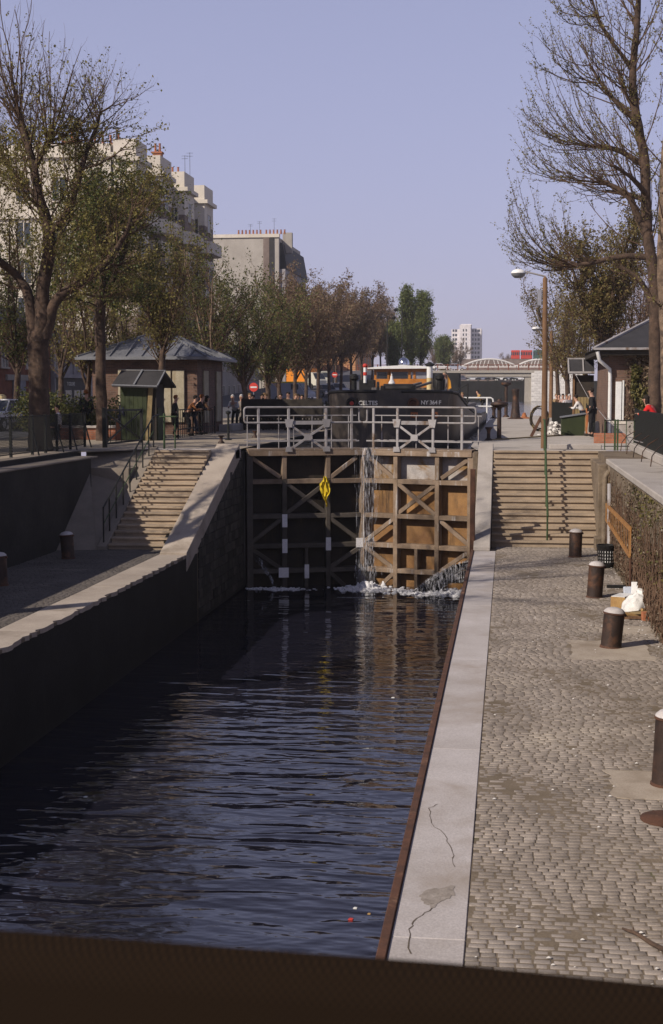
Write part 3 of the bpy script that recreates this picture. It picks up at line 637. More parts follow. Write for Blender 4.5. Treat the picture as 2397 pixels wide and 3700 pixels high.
# hawse eyes, plates, draught marks
for (u, v_, r_, col) in ((1275,1457,.15,'redpaint'),(1497,1458,.13,'hull')):
    c = A(u,v_,50.9); c.y = _bv.ray_cast(Vector((c.x,45,c.z)), Vector((0,1,0)))[0].y-.22
    m = MB(BO); m.lathe(c+Vector((0,.2,0)), [(.16,.0),(.21,.06),(.21,.16),(.15,.19),(.13,.10)], 18, (0,-1,0)); ring = m.build('hawse_ring', 'black_iron' if u < 1400 else 'rust', barge, smooth=True)
    m = MB(BO); m.lathe(c+Vector((0,.15,0)), [(.001,0),(r_,.0),(r_*.5,.05),(.001,.055)], 14, (0,-1,0)); m.build('hawse_plug', 'redpaint' if u < 1400 else 'rust', ring)
for u in (1498,1569):
    c = A(u,1499,50.7); yy_ = _bv.ray_cast(Vector((c.x,45,c.z)), Vector((0,1,0)))[0].y; m = MB(BO); m.box(c.x-.13,c.x+.13,yy_-.07,yy_+.2,c.z-.1,c.z+.1); pl = m.build('anchor_fairlead', 'orange_rust', barge, bevel=.02)
    m = MB(BO)
    for dx in (-.05,.05): m.lathe((c.x+dx,yy_-.06,c.z), [(.03,0),(.03,.02),(.001,.02)], 8, (0,-1,0))
    m.build('fairlead_hole', 'black_iron', pl)
def text(body, c, size, parent, ext=.01, mat='letter', rot=(math.pi/2,0,0), name='lettering', spacing=1.0, o=None):
    cu = bpy.data.curves.new(name, 'FONT'); cu.body = body; cu.size = size; cu.extrude = ext; cu.align_x = 'LEFT'; cu.space_character = spacing; cu.offset = size*.018
    tmp = bpy.data.objects.new(name, cu); COL.objects.link(tmp); dg = bpy.context.evaluated_depsgraph_get(); dg.update()
    me = bpy.data.meshes.new_from_object(tmp.evaluated_get(dg)); bpy.data.objects.remove(tmp); me.materials.clear(); me.materials.append(MT[mat])
    t = bpy.data.objects.new(name, me); COL.objects.link(t); t.parent = parent; t.location = Vector(c)-(Vector(parent.location) if o is None else o); t.rotation_euler = rot; return t
BOWTXT = [('CELTES', A(1299,1463,51.0), .215, 1.0), ('NY 364 F', A(1523,1461,51.0), .20, .9)]
for s_, p_, sz, spc in BOWTXT:                  # lettering laid on the curved plating
    t = text(s_, (p_.x, 50.0, p_.z), sz, barge, ext=.004, spacing=spc)
    for v_ in t.data.vertices:
        w = Vector((p_.x+v_.co.x, 45.0, p_.z+v_.co.y)); hit = _bv.ray_cast(w, Vector((0,1,0)))[0]
        if hit: v_.co.z = 50.0-hit.y+.008+(.006 if v_.co.z > 0 else 0)
# wheelhouse
WY, WX0, WX1 = 72.0, -6.75, -3.95; wh = MB(BO); wo = barge
part = lambda nm, mt, fn, par=barge, **k: (lambda mm: (fn(mm), mm.build(nm, mt, par, **k))[1])(MB(BO))
wh = part('wheelhouse', 'varnish', lambda q: (q.box(WX0,WX1,WY,WY+2.6,3.2,4.94), q.box(WX0,WX1,WY,WY+2.6,5.30,5.47), [q.box(x-.06,x+.06,WY+.01,WY+.12,4.94,5.30) for x in (WX0+.07,WX0+.75,-5.95,-4.95,WX1-.75,WX1-.07)], q.box(WX0,WX0+.08,WY+.12,WY+2.6,4.94,5.30), q.box(WX1-.08,WX1,WY+.12,WY+2.6,4.94,5.30)), bevel=.01)
for x0, x1, mt in ((WX0+.16,-6.1,'glass'),(-5.85,-5.05,'glass'),(-4.82,WX1-.14,'mirrorglass')): part('window', mt, lambda q: q.box(x0,x1,WY+.05,WY+.07,4.95,5.29), wh)
part('wheelhouse_roof', 'white', lambda q: q.prism([(WX0-.3,WY-.3,5.50),(WX0+.6,WY-.3,5.58),(-5.3,WY-.3,5.62),(WX1-.4,WY-.3,5.59),(WX1+.3,WY-.3,5.52),(WX1+.3,WY-.3,5.46),(WX0-.3,WY-.3,5.44)], (0,3.2,0)), wh)
part('roof_dome', 'chrome', lambda q: q.lathe((-5.3,WY+.8,5.6), [(.24,0),(.30,.06),(.30,.16),(.25,.30),(.14,.40),(.02,.44)], 18), wh, smooth=True)
part('wheelhouse_plinth', 'hull', lambda q: q.box(WX0-.4,WX1+.4,WY-2.5,WY+2.7,3.1,4.5), bevel=.03)
c = A(1553,1390,68); part('exhaust_pipe', 'creampaint', lambda q: q.tube([(c.x,68,3.6),(c.x,68,4.95)], .14, 12), smooth=True)
part('pipe_top', 'white', lambda q: q.tube([(c.x,68,4.95),(c.x,68,5.5)], .142, 12), smooth=True)
part('pipe_cowl', 'black_iron', lambda q: q.lathe((c.x,68,5.5), [(.15,0),(.24,.05),(.24,.10),(.05,.2)], 12))
c = A(1320,1340,66)
part('signal_mast', 'white', lambda q: q.tube([(c.x,66,4.7),(c.x,66,5.42)], .08, 10), smooth=True); part('signal_band', 'redpaint', lambda q: q.tube([(c.x,65.99,5.05),(c.x,65.99,5.20)], .09, 10))
part('signal_lamp', 'redpaint', lambda q: q.lathe((c.x,66,5.42), [(.09,0),(.12,.08),(.08,.16),(.02,.18)], 10))
part('mast_box', 'black_iron', lambda q: q.box(c.x-.28,c.x+.45,66,66.6,4.1,4.85), bevel=.03)
c = A(1416,1380,60); part('lantern', 'white', lambda q: (q.lathe((c.x,60,4.45), [(.13,0),(.14,.22),(.07,.34),(.05,.5)], 10), q.tube([(c.x,60,4.9),(c.x,60,5.05)], .025, 6)))
c = A(1417,1386,57); part('deck_box', 'deck', lambda q: q.box(c.x-.82,c.x+.82,57,57.8,4.0,4.46), bevel=.02)
c = A(1440,1405,53); part('windlass', 'black_iron', lambda q: (q.tube([(c.x-.55,53,4.42),(c.x+.55,53,4.42)], .17, 12), q.box(c.x-.65,c.x-.5,52.8,53.2,4.1,4.52), q.box(c.x+.5,c.x+.65,52.8,53.2,4.1,4.52), q.lathe((c.x-.8,53,4.42), [(.25,0),(.25,.08)], 14, (1,0,0))), bevel=.01)
for u in (1280,1590):                           # mooring bitts on the bow
    c = A(u,1390,52.6); part('mooring_bitt', 'black_iron', lambda q: q.lathe((c.x,52.6,4.15), [(.10,0),(.10,.55),(.17,.62),(.17,.72),(.1,.8)], 12), smooth=True)
c = A(1470,1404,54.5); part('hatch', 'deck', lambda q: (q.box(c.x-.9,c.x+.95,54.6,56.4,4.1,4.38), q.bar((c.x-.1,54.6,4.45),(c.x+.5,55.4,4.62),.12), q.bar((c.x+.2,54.5,4.42),(c.x+.9,55.3,4.66),.1)), bevel=.02)
part('hold_cover', 'deck', lambda q: [q.box(cxb(y)-1.95,cxb(y)+1.95,y,y+2.4,2.9,3.62) for y in (76.5,79,81.5,84,86.5,89)], bevel=.03)
c = A(1713,1390,80); part('derrick_mast', 'black_iron', lambda q: (q.tube([(-2.25,80,3.2),(-2.25,80,4.75)], .05, 8), q.tube([(-2.25,80,4.7),(-4.1,80.6,3.7)], .025, 6)))
part('tiller_post', 'black_iron', lambda q: q.lathe(A(1588,1400,60)-Vector((0,0,.4)), [(.18,0),(.24,.4),(.26,.7),(.16,.95),(.05,1.0)], 12), smooth=True)
# ================================================================== TREES
MT['bark'] = M('bark', (.10,.064,.045), (.032,.022,.017), 4, .95, 1.0, 16, dirt=(.17,.115,.08), dirt_amt=(.6,.72), streak=True, var=.2, bdist=.02)
MT['bark_pale'] = M('bark_pale', (.25,.175,.12), (.10,.07,.05), 5, .9, .9, 18, dirt=(.07,.05,.038), dirt_amt=(.5,.62), var=.15, bdist=.02)
MT['twig'] = M('twig_bark', (.125,.075,.047), (.07,.043,.028), 2, .9, .3, 30, var=.15)
MT['twig_red'] = M('twig_bark_reddish', (.20,.12,.082), (.13,.075,.05), 2, .9, .3, 30, var=.15)
def leafmat(name, stops, trans=.35):
    m, nt, b = newmat(name); out = nt.nodes['Material Output']
    gi = _n(nt,'ShaderNodeNewGeometry'); col = ramp(nt, gi.outputs['Random Per Island'], stops)
    nt.links.new(col, b.inputs['Base Color']); b.inputs['Roughness'].default_value = .55; b.inputs['Specular IOR Level'].default_value = .3
    t = _n(nt,'ShaderNodeBsdfTranslucent'); nt.links.new(col, t.inputs['Color']); mx = _n(nt,'ShaderNodeMixShader'); mx.inputs[0].default_value = trans
    nt.links.new(b.outputs[0], mx.inputs[1]); nt.links.new(t.outputs[0], mx.inputs[2]); nt.links.new(mx.outputs[0], out.inputs['Surface']); MT[name] = m
leafmat('leaf_young', [(0,(.095,.088,.022)),(.5,(.165,.145,.036)),(1,(.26,.215,.07))])
leafmat('leaf_green', [(0,(.03,.044,.012)),(.5,(.08,.098,.024)),(1,(.19,.175,.05))])
leafmat('leaf_bud', [(0,(.12,.08,.035)),(.6,(.18,.135,.05)),(1,(.19,.18,.06))])
leafmat('leaf_brown', [(0,(.13,.08,.052)),(.6,(.19,.125,.08)),(1,(.17,.145,.065))])
leafmat('leaf_poplar', [(0,(.075,.10,.024)),(.6,(.12,.15,.04)),(1,(.18,.19,.06))])
leafmat('leaf_dark', [(0,(.012,.022,.01)),(1,(.03,.05,.02))])
leafmat('leaf_ivy', [(0,(.05,.06,.018)),(.5,(.11,.10,.03)),(1,(.20,.165,.06))])
leafmat('leaf_vine', [(0,(.07,.05,.033)),(.6,(.12,.09,.06)),(1,(.20,.165,.115))], .1)
leafmat('leaf_dry', [(0,(.10,.065,.04)),(.5,(.17,.12,.075)),(1,(.27,.21,.14))], .15)

class Tree:
    def __init__(s, seed): s.rg = random.Random(seed); s.lines = []; s.leafpts = []
    def grow(s, p, d, L, r, n, up=.12, wob=.10, tip=.25):
        """one shoot as a polyline; returns its points and radii"""
        rg = s.rg; pts = [p.copy()]; rad = [r]; d = d.normalized(); q = p.copy()
        for i in range(n):
            d = (d+Vector((rg.gauss(0,wob), rg.gauss(0,wob), rg.gauss(0,wob)+up))).normalized()
            q = q+d*(L/n); pts.append(q.copy()); rad.append(r*(1-(1-tip)*(i+1)/n))
        return pts, rad
    def put(s, pts, rad, lvl): s.lines.append((pts, rad, lvl))
    def shoots(s, pts, rad, count, t0, L, ang, r, lvl, up, wob=.09, nseg=6, side=None, sub=None, leaf=None, bias=None):
        """side shoots along a limb; sub = parameters of the next order; leaf = (per shoot, spread)"""
        rg = s.rg; n = len(pts)-1
        for k in range(count):
            t = t0+(1-t0)*(k+rg.random())/count; i = min(int(t*n), n-1); f = t*n-i
            p = pts[i].lerp(pts[i+1], f); ax = (pts[i+1]-pts[i]).normalized()
            a = Vector((rg.gauss(0,1), rg.gauss(0,1), rg.gauss(0,1))); a = (a-ax*a.dot(ax)).normalized()
            if bias: a = (a+Vector(bias)).normalized()
            th = R(rg.uniform(*ang)); d = ax*math.cos(th)+a*math.sin(th)
            LL = rg.uniform(*L)*(1-.35*t); rr = min(r*rg.uniform(.7,1.2), (rad[i]+(rad[min(i+1,n)]-rad[i])*f)*.75)
            q, w = s.grow(p, d, LL, rr, nseg, up, wob, .3); s.put(q, w, lvl)
            if leaf: s.addleaf(q, *leaf)
            if sub: s.shoots(q, w, **sub)
    def addleaf(s, pts, n, spread, t0=.15):
        rg = s.rg; m = len(pts)-1
        for k in range(n if isinstance(n, int) else (int(n)+(rg.random() < n-int(n)))):
            t = t0+(1-t0)*rg.random(); i = min(int(t*m), m-1); p = pts[i].lerp(pts[i+1], t*m-i)
            s.leafpts.append(p+Vector((rg.gauss(0,spread), rg.gauss(0,spread), rg.gauss(0,spread))))
    def tubes(s, lv, sides):
        V = []; F = []; k = 0
        for pts, rad, l in s.lines:
            if l not in lv: continue
            n = sides[l]; m = len(pts); ref = None
            cs = [(math.cos(2*math.pi*j/n), math.sin(2*math.pi*j/n)) for j in range(n)]
            for i in range(m):
                d = (pts[min(i+1,m-1)]-pts[max(i-1,0)]).normalized()
                if ref is None: ref = Vector((0,1,0)) if abs(d.y) < .9 else Vector((1,0,0))
                r_ = (ref-d*ref.dot(d)).normalized(); ref = r_; b_ = d.cross(r_); p = pts[i]; w = rad[i]
                for c, sn in cs: V.append((p.x+(r_.x*c+b_.x*sn)*w, p.y+(r_.y*c+b_.y*sn)*w, p.z+(r_.z*c+b_.z*sn)*w))
            for i in range(m-1):
                for j in range(n): a = k+i*n+j; b2 = k+i*n+(j+1)%n; F.append((a,b2,b2+n,a+n))
            k += m*n
        return V, F
    def leaves(s, size, seed=0):
        P = np.array([tuple(p) for p in s.leafpts], np.float32).reshape(-1,3); n = len(P); r = np.random.default_rng(seed)
        a = r.normal(size=(n,3)); a /= np.linalg.norm(a,axis=1)[:,None]; b_ = r.normal(size=(n,3)); b_ -= a*(a*b_).sum(1)[:,None]; b_ /= np.linalg.norm(b_,axis=1)[:,None]
        c = np.cross(a,b_); L = (size*r.uniform(.6,1.35,size=(n,1)))
        V = np.stack([P-a*L*.5, P+b_*L*.33+c*L*.08, P+a*L*.55, P-b_*L*.33+c*L*.08],1).reshape(-1,3)
        return V, np.arange(n*4).reshape(-1,4)
    def make(s, name, label, base, trunk='bark', twig='twig', leaf='leaf_young', size=.09, group=None, cat='tree', thick=(0,1), thin=(2,3,4), sides=None):
        t = thing(name, label, cat, base, 0, group); sides = sides or {0:10,1:7,2:4,3:3,4:3}; o = np.array(base, np.float32)
        for nm, lv, mt in (('trunk', thick, trunk), ('branches', thin, twig)):
            V, F = s.tubes(lv, sides)
            if F: link(nm, npmesh(nm, np.array(V, np.float32)-o, F, mt), t)
        if s.leafpts:
            V, F = s.leaves(size, len(s.leafpts)); link('crown', npmesh('crown', V-o, F, leaf, smooth=False), t)
        return t
def limb_px(T, pts, y, lvl=0, jit=0):
    """limb through photo pixels (u, v, radius[, dy])"""
    P = [A(p[0], p[1], y+(p[3] if len(p) > 3 else 0)) for p in pts]; Rr = [p[2] for p in pts]
    Q = []; W = []
    for i in range(len(P)-1):                                   # smooth a little
        p0 = P[max(i-1,0)]; p1 = P[i]; p2 = P[i+1]; p3 = P[min(i+2,len(P)-1)]
        for k in range(4):
            t = k/4; Q.append(.5*((2*p1)+(p2-p0)*t+(2*p0-5*p1+4*p2-p3)*t*t+(3*p1-p0-3*p2+p3)*t**3)+Vector((T.rg.gauss(0,.012),T.rg.gauss(0,.012),0))); W.append((Rr[i]+(Rr[i+1]-Rr[i])*t)*T.rg.uniform(.95,1.06))
    Q.append(P[-1]); W.append(Rr[-1]); T.put(Q, W, lvl); return Q, W
def rot_sub(**k): return k

# --- T1: the big forked plane tree behind the mesh fence
T = Tree(1); y = 45.0; b0 = G(150,1628,UZ)
limb_px(T, [(147,1640,.48),(146,1605,.37),(143,1500,.33),(140,1350,.31),(138,1240,.32),(138,1190,.26)], b0.y)
LA = limb_px(T, [(142,1250,.28),(156,1150,.26),(158,1040,.20),(178,900,.18),(170,800,.17),(145,725,.15),(122,600,.13),(100,520,.11),(78,440,.09),(58,380,.06)], b0.y)
LB = limb_px(T, [(135,1240,.26),(112,1120,.17),(96,1050,.15),(50,985,.12),(-10,930,.09,-.6),(-60,850,.06,-1)], b0.y)
LC = limb_px(T, [(160,1220,.22),(185,1130,.18),(218,1068,.15),(311,1012,.13),(394,935,.10),(450,850,.07),(480,760,.04)], b0.y)
LD = limb_px(T, [(175,850,.12),(250,765,.10),(292,620,.08),(337,490,.06),(365,400,.035)], b0.y)
LE = limb_px(T, [(125,610,.10),(150,560,.09),(178,511,.085)], b0.y)
LF = limb_px(T, [(170,800,.10,.5),(120,700,.08,1.3),(60,640,.06,1.8),(10,560,.04,2.2)], b0.y)
tw = dict(count=5, t0=.15, L=(.35,.9), ang=(25,55), r=.008, lvl=4, up=.10, nseg=3, leaf=(8,.05))
sh = dict(count=6, t0=.15, L=(.8,1.8), ang=(22,50), r=.016, lvl=3, up=.12, nseg=5, sub=tw, leaf=(4,.05))
for (q,w), c, t0, L in ((LA,26,.25,(1.4,3.2)),(LB,16,.25,(1.2,2.8)),(LC,18,.25,(1.0,2.4)),(LD,16,.2,(1.2,2.8)),(LE,10,.7,(1.6,4.0)),(LF,12,.25,(1.2,2.6))):
    T.shoots(q, w, count=c, t0=t0, L=L, ang=(25,65), r=.03, lvl=2, up=.13, nseg=7, sub=sh, leaf=(5,.06))
T.shoots(LA[0][-6:], LA[1][-6:], count=9, t0=.1, L=(2.5,4.6), ang=(5,38), r=.03, lvl=2, up=.10, nseg=8, sub=dict(count=6, t0=.15, L=(.6,1.6), ang=(18,40), r=.012, lvl=3, up=.12, nseg=5, leaf=(1,.03)))
T.shoots(LE[0][-2:], LE[1][-2:], count=12, t0=.2, L=(2.2,4.4), ang=(10,60), r=.026, lvl=2, up=.12, nseg=8, sub=dict(count=5, t0=.15, L=(.5,1.4), ang=(18,40), r=.011, lvl=3, up=.12, nseg=5, leaf=(1,.03)), bias=(.5,0,.2))
low = [p for p in T.leafpts if p.z < 12.3 or T.rg.random() < .22]; T.leafpts = low
T.make('plane_tree', 'large forked plane tree with bare top shoots behind the mesh fence', b0, size=.08)

def generic(seed, H, r0, crown0, spread, n1, n2, n3, leafn, lean=(0,0), fork=.45, leafspread=.06, up=.15, ang=(22,55), L1=None, nlim=5, toplen=1.0):
    """pollarded street tree at the origin: trunk, a handful of limbs, shoots of three orders"""
    T = Tree(seed); rg = T.rg; p = Vector((0,0,0)); tp, tr = T.grow(p, Vector((lean[0],lean[1],1)), H*fork, r0, 8, .02, .025, .72)
    tr[0] *= 1.35; T.put(tp, tr, 0); limbs = [(tp[-3:], tr[-3:])]
    for k in range(nlim):
        a = 2*math.pi*k/nlim+rg.uniform(-.4,.4); d = Vector((math.cos(a)*spread, math.sin(a)*spread, 1.0))
        i = rg.choice((-1,-1,-2,-3)); q, w = T.grow(tp[i], d, H*(1-fork)*rg.uniform(.55,.85)*toplen, tr[i]*.55, 7, .07, .09, .35); T.put(q, w, 1); limbs.append((q,w))
    s3 = dict(count=n3, t0=.15, L=(.4,1.0), ang=(22,50), r=.010, lvl=4, up=up, nseg=3, leaf=(leafn,leafspread)) if n3 else None
    s2 = dict(count=n2, t0=.12, L=(.8,1.7), ang=ang, r=.017, lvl=3, up=up, nseg=4, sub=s3, leaf=(leafn,leafspread))
    L1 = L1 or (H*.10,H*.22)
    for q, w in limbs: T.shoots(q, w, count=n1, t0=crown0, L=L1, ang=ang, r=.03, lvl=2, up=up, nseg=6, sub=s2, leaf=(leafn,leafspread))
    return T
def at_base(T, base):
    base = Vector(base); T.lines = [([p+base for p in a], b_, l) for a, b_, l in T.lines]; T.leafpts = [p+base for p in T.leafpts]
# --- T2: straight trunk with a dense dark green crown
T = Tree(2); b0 = G(372,1592,UZ)
limb_px(T, [(375,1600,.30),(370,1560,.23),(366,1400,.20),(362,1250,.19),(360,1110,.19)], b0.y)
q0 = limb_px(T, [(361,1180,.17),(372,1000,.13),(366,850,.10),(345,700,.06),(330,600,.03)], b0.y)
q1 = limb_px(T, [(362,1120,.13),(420,980,.10),(470,850,.07),(500,720,.04)], b0.y)
q2 = limb_px(T, [(360,1110,.12),(310,990,.09,.8),(285,850,.06,1.2),(270,700,.03,1.4)], b0.y)
q3 = limb_px(T, [(364,1130,.12),(400,1000,.09,1.5),(420,860,.06,2.4),(430,740,.03,2.8)], b0.y)
q4 = limb_px(T, [(362,1140,.12),(370,1000,.09,-1.2),(395,870,.06,-1.9),(420,760,.03,-2.2)], b0.y)
s3 = dict(count=5, t0=.1, L=(.35,.9), ang=(25,60), r=.009, lvl=4, up=.06, nseg=3, leaf=(8,.08))
s2 = dict(count=5, t0=.1, L=(.7,1.6), ang=(28,65), r=.016, lvl=3, up=.07, nseg=4, sub=s3, leaf=(8,.09))
for q, w in (q0,q1,q2,q3,q4): T.shoots(q, w, count=17, t0=.05, L=(1.1,2.7), ang=(35,95), r=.03, lvl=2, up=.07, nseg=6, sub=s2, leaf=(5,.09))
T.make('plane_tree', 'plane tree with a straight trunk and dense dark green crown beside the brick planter', b0, leaf='leaf_green', size=.105)
# --- street trees on the left bank, each with its own growth
def street(seed, u, v, y, H, r0, label, leaf, size, spread=.55, n=(8,5,4), leafn=6, trunk='bark', twig='twig', group=None, z=UZ, fork=.27, nlim=7, lsp=.08, crown0=.0, name='street_tree', **k):
    b = A(u, v, y); b.z = z; T = generic(seed, H, r0, crown0, spread, n[0], n[1], n[2], leafn*.62, fork=fork, nlim=nlim, leafspread=lsp, **k); at_base(T, b)
    return T.make(name, label, b, trunk, twig, leaf, size, group)
street(31, 312,1580, 60, 9.5, .15, 'slender street tree with a thin trunk behind the straight plane tree', 'leaf_young', .10, .5, (7,5,4), 7)
street(32, 574,1590, 57.2, 8.4, .17, 'street tree leaning over the zinc roof of the lock house', 'leaf_young', .095, .42, (8,5,4), 7, fork=.42)
street(33, 787,1500, 76, 11.8, .19, 'pale barked street tree with bare top shoots behind the lock house', 'leaf_green', .11, .38, (9,5,4), 6, trunk='bark_pale', fork=.30)
street(34, 690,1500, 84, 9.8, .17, 'leafy street tree rising over the ridge of the lock house', 'leaf_green', .12, .5, (8,5,4), 7)
street(35, 900,1500, 86, 9.8, .20, 'dark leafy street tree beside the red no entry sign', 'leaf_green', .12, .5, (8,5,4), 7)
street(36, 970,1490, 92, 10.0, .19, 'dark leafy street tree in front of the yellow roofed van', 'leaf_green', .12, .48, (8,5,4), 7)
street(37, 1014,1490, 97, 9.6, .19, 'leafy street tree with a leaning trunk beside the orange truck', 'leaf_green', .12, .5, (8,5,4), 6)
street(38, 470,1540, 82, 10.2, .18, 'leafy street tree in the street behind the lock house', 'leaf_young', .11, .5, (8,5,4), 6)
street(39, 60,1560, 66, 10.0, .18, 'leafy street tree beside the parked white car', 'leaf_green', .12, .6, (8,5,4), 7, fork=.34)
street(40, 225,1540, 76, 12.0, .18, 'leafy street tree in front of the grey shop', 'leaf_young', .11, .5, (7,5,4), 6)
# tree further back on the bank, beside the chamber: its boughs shade quay and water
T = generic(41, 15.5, .3, .2, .65, 9, 5, 4, 2, fork=.36, nlim=6); at_base(T, (-15.2,21.5,UZ)); T.make('plane_tree', 'half bare plane tree on the left bank beside the lock chamber', (-15.2,21.5,UZ), size=.09)
T = generic(42, 12.0, .3, .2, .65, 8, 5, 4, 3, fork=.36, nlim=6); at_base(T, (-15.4,31.5,UZ)); T.make('plane_tree', 'plane tree on the left bank behind the mesh fence, half in leaf', (-15.4,31.5,UZ), size=.09)
for k, (x, y_, H_, lab) in enumerate(((-23.5,47,12.5,'unseen plane tree added for shade, on the far pavement behind the parked taxi'),(-21.5,36.5,12,'unseen plane tree added for shade, on the far pavement towards the red brick house'),(-27.0,58,12,'unseen plane tree added for shade, close to the red brick house front'))):  # out-of-view trees, added to shade the lock house and bank
    T = generic(43+k, H_, .26, .05, .65, 8, 5, 4, 7, fork=.3, nlim=7, leafspread=.09); at_base(T, (x,y_,UZ)); T.make('plane_tree', lab, (x,y_,UZ), leaf='leaf_green', size=.14)
# --- the reddish row further along the street: dense fine twigs, hardly a leaf
proto = None
rows = [(1068,106,12.0),(1108,122,12.6),(1150,135,13.4),(1192,150,14.2),(1232,166,14.6),(1270,182,14.5),(1308,200,14.4),(1345,222,14.2),(1376,244,13.4),(1400,270,13.2),(1215,210,13.5),(1120,176,14.5)]
kinds = []
for i in range(3):
    T = generic(50+i, 13, .19, .1, .55, 9, 6, 5, 5, fork=.30, nlim=6, leafspread=.14, L1=(1.6,3.2)); kinds.append(T.make('street_tree', 'reddish bare street tree in the row along the rising road', (0,0,0), 'bark', 'twig_red', 'leaf_brown', .17, 'reddish trees along the rising road'))
def roadz(y):
    xs = [0,120,150,175,200,260,285,900]; zs = [2.5,2.5,3.2,4.1,5.0,7.6,8.45,8.45]; return float(np.interp(y, xs, zs))
for i, (u, y, H) in enumerate(rows):
    t = kinds[i] if i < 3 else copy_tree(kinds[i % 3]); b = A(u, 1450, y); t.location = (b.x, y, roadz(y)-.15); s = H/13; t.scale = (s*.95, s*.95, s); t.rotation_euler[2] = i*1.7
    t['label'] = {0:'reddish bare tree between the leafy street trees and the orange truck',1:'reddish bare tree rising above the orange truck',2:'reddish bare tree behind the cream delivery van',3:'reddish bare tree over the no entry sign in the road',4:'reddish bare tree beside the dark street lamp'}.get(i, 'reddish bare street tree in the far part of the row along the rising road')
# --- poplars and trees by the bridge
def poplar(seed, u, y, H, w, label, top=1.0, group=None):
    T = Tree(seed); rg = T.rg; b = A(u,1400,y); b.z = roadz(y)-.2 if u < 1500 else 7
    tp, tr = T.grow(b, Vector((0,0,1)), H*.95, .25, 12, .03, .015, .12); T.put(tp, tr, 0)
    for k in range(115):
        t = rg.uniform(.05,.97); i = min(int(t*12),11); p = tp[i].lerp(tp[i+1], t*12-i); a = rg.uniform(0,2*math.pi)
        ww = w*(1-abs(t-.35)**1.3*1.1); d = Vector((math.cos(a), math.sin(a), 1.6)); q, r_ = T.grow(p, d, max(.6, ww*1.6), .05, 5, .12, .06); T.put(q, r_, 2)
        for j in range(6): q2, r2 = T.grow(q[rg.randint(1,5)], Vector((rg.gauss(0,1), rg.gauss(0,1), 1)), rg.uniform(.5,1.1), .015, 3, .1, .08); T.put(q2, r2, 3); T.addleaf(q2, 19, .24)
    return T.make('poplar_tree', label, b, 'bark', 'twig', 'leaf_poplar', .26, group)
poplar(61, 1478, 225, 14.4, 2.3, 'tall green poplar with the highest tip beside the road lamp'); poplar(62, 1520, 232, 12.4, 2.8, 'broad green poplar next to the highest poplar'); poplar(63, 1425, 238, 8.4, 2.1, 'short green poplar at the foot of the tall poplars')
poplar(64, 1605, 330, 8.2, 3.2, 'small green tree behind the white car on the bridge')
def fartree(u, y, H, i, lab, w=1.0, zb=None):
    t = copy_tree(kinds[i]); b = A(u,1400,y); t.location = (b.x, y, zb if zb is not None else 7.5); s = H/13; t.scale = (s*w, s*w, s); t.rotation_euler[2] = u; t['label'] = lab; t.pop('group', None) if hasattr(t,'pop') else None
    if 'group' in t: del t['group']
    return t
fartree(1572, 360, 11.5, 0, 'bare reddish tree between the poplars and the distant tower'); fartree(1655, 400, 11.5, 1, 'bare tree at the foot of the distant tower')
fartree(1740, 520, 9, 2, 'small pale tree right of the distant tower', 1.2); fartree(1835, 520, 12, 0, 'round bare tree standing up behind the white arched bridge', 1.0); fartree(1880, 540, 9.5, 1, 'low bare tree behind the white arched bridge beside the lamp post', 1.3)

# --- R1: the great bare tree in front of the ivy covered house
T = Tree(71); y = 50.5; b0 = A(2362,1600,y); b0.z = UZ
R0 = limb_px(T, [(2362,1610,.30),(2364,1500,.25),(2366,1300,.22),(2368,1100,.22),(2362,980,.21),(2340,840,.19),(2330,580,.17),(2300,420,.15),(2287,280,.13),(2300,120,.11),(2310,-40,.08),(2315,-160,.05)], y)
L1 = limb_px(T, [(2345,930,.12),(2270,925,.10),(2200,935,.09),(2140,950,.08),(2085,955,.065),(2055,958,.05)], y)
L2 = limb_px(T, [(2352,850,.14),(2310,790,.12),(2275,716,.10),(2230,680,.085),(2184,660,.07)], y)
L3 = limb_px(T, [(2330,600,.11),(2250,550,.09),(2184,530,.075),(2145,530,.06)], y)
L4 = limb_px(T, [(2355,1090,.11),(2310,1010,.09),(2239,963,.06)], y)
L5 = limb_px(T, [(2300,420,.08),(2260,330,.06),(2235,250,.04)], y, 0)
L6 = limb_px(T, [(2335,700,.10,-.3),(2280,640,.07,-1.2),(2220,600,.05,-1.8)], y)
L7 = limb_px(T, [(2298,430,.09),(2230,370,.07),(2170,300,.055),(2130,230,.04)], y); L8 = limb_px(T, [(2290,260,.08),(2220,160,.06),(2160,60,.045),(2130,-40,.03)], y); L9 = limb_px(T, [(2328,720,.10,.3),(2260,700,.08,1.0),(2190,690,.05,1.6)], y)
bud = dict(count=6, t0=.1, L=(.08,.25), ang=(35,70), r=.006, lvl=4, up=.05, nseg=2, leaf=(1.6,.012))
sh2 = dict(count=4, t0=.12, L=(.6,1.5), ang=(14,42), r=.010, lvl=3, up=.09, nseg=5, sub=bud, leaf=(3,.02))
for (q,w), c, t0, L in ((L1,15,.4,(2.0,3.6)),(L2,17,.35,(2.2,4.2)),(L3,17,.35,(2.2,4.2)),(L4,7,.3,(.8,1.6)),(L5,8,.2,(2,3.4)),(L6,11,.3,(1.8,3.4)),(L7,13,.3,(2.0,3.6)),(L8,13,.3,(2.0,3.6)),(L9,11,.3,(1.6,3.0))):
    T.shoots(q, w, count=c, t0=t0, L=L, ang=(25,80), r=.020, lvl=2, up=.15, wob=.06, nseg=9, sub=sh2, leaf=(3,.02), bias=(-.8,0,.0))
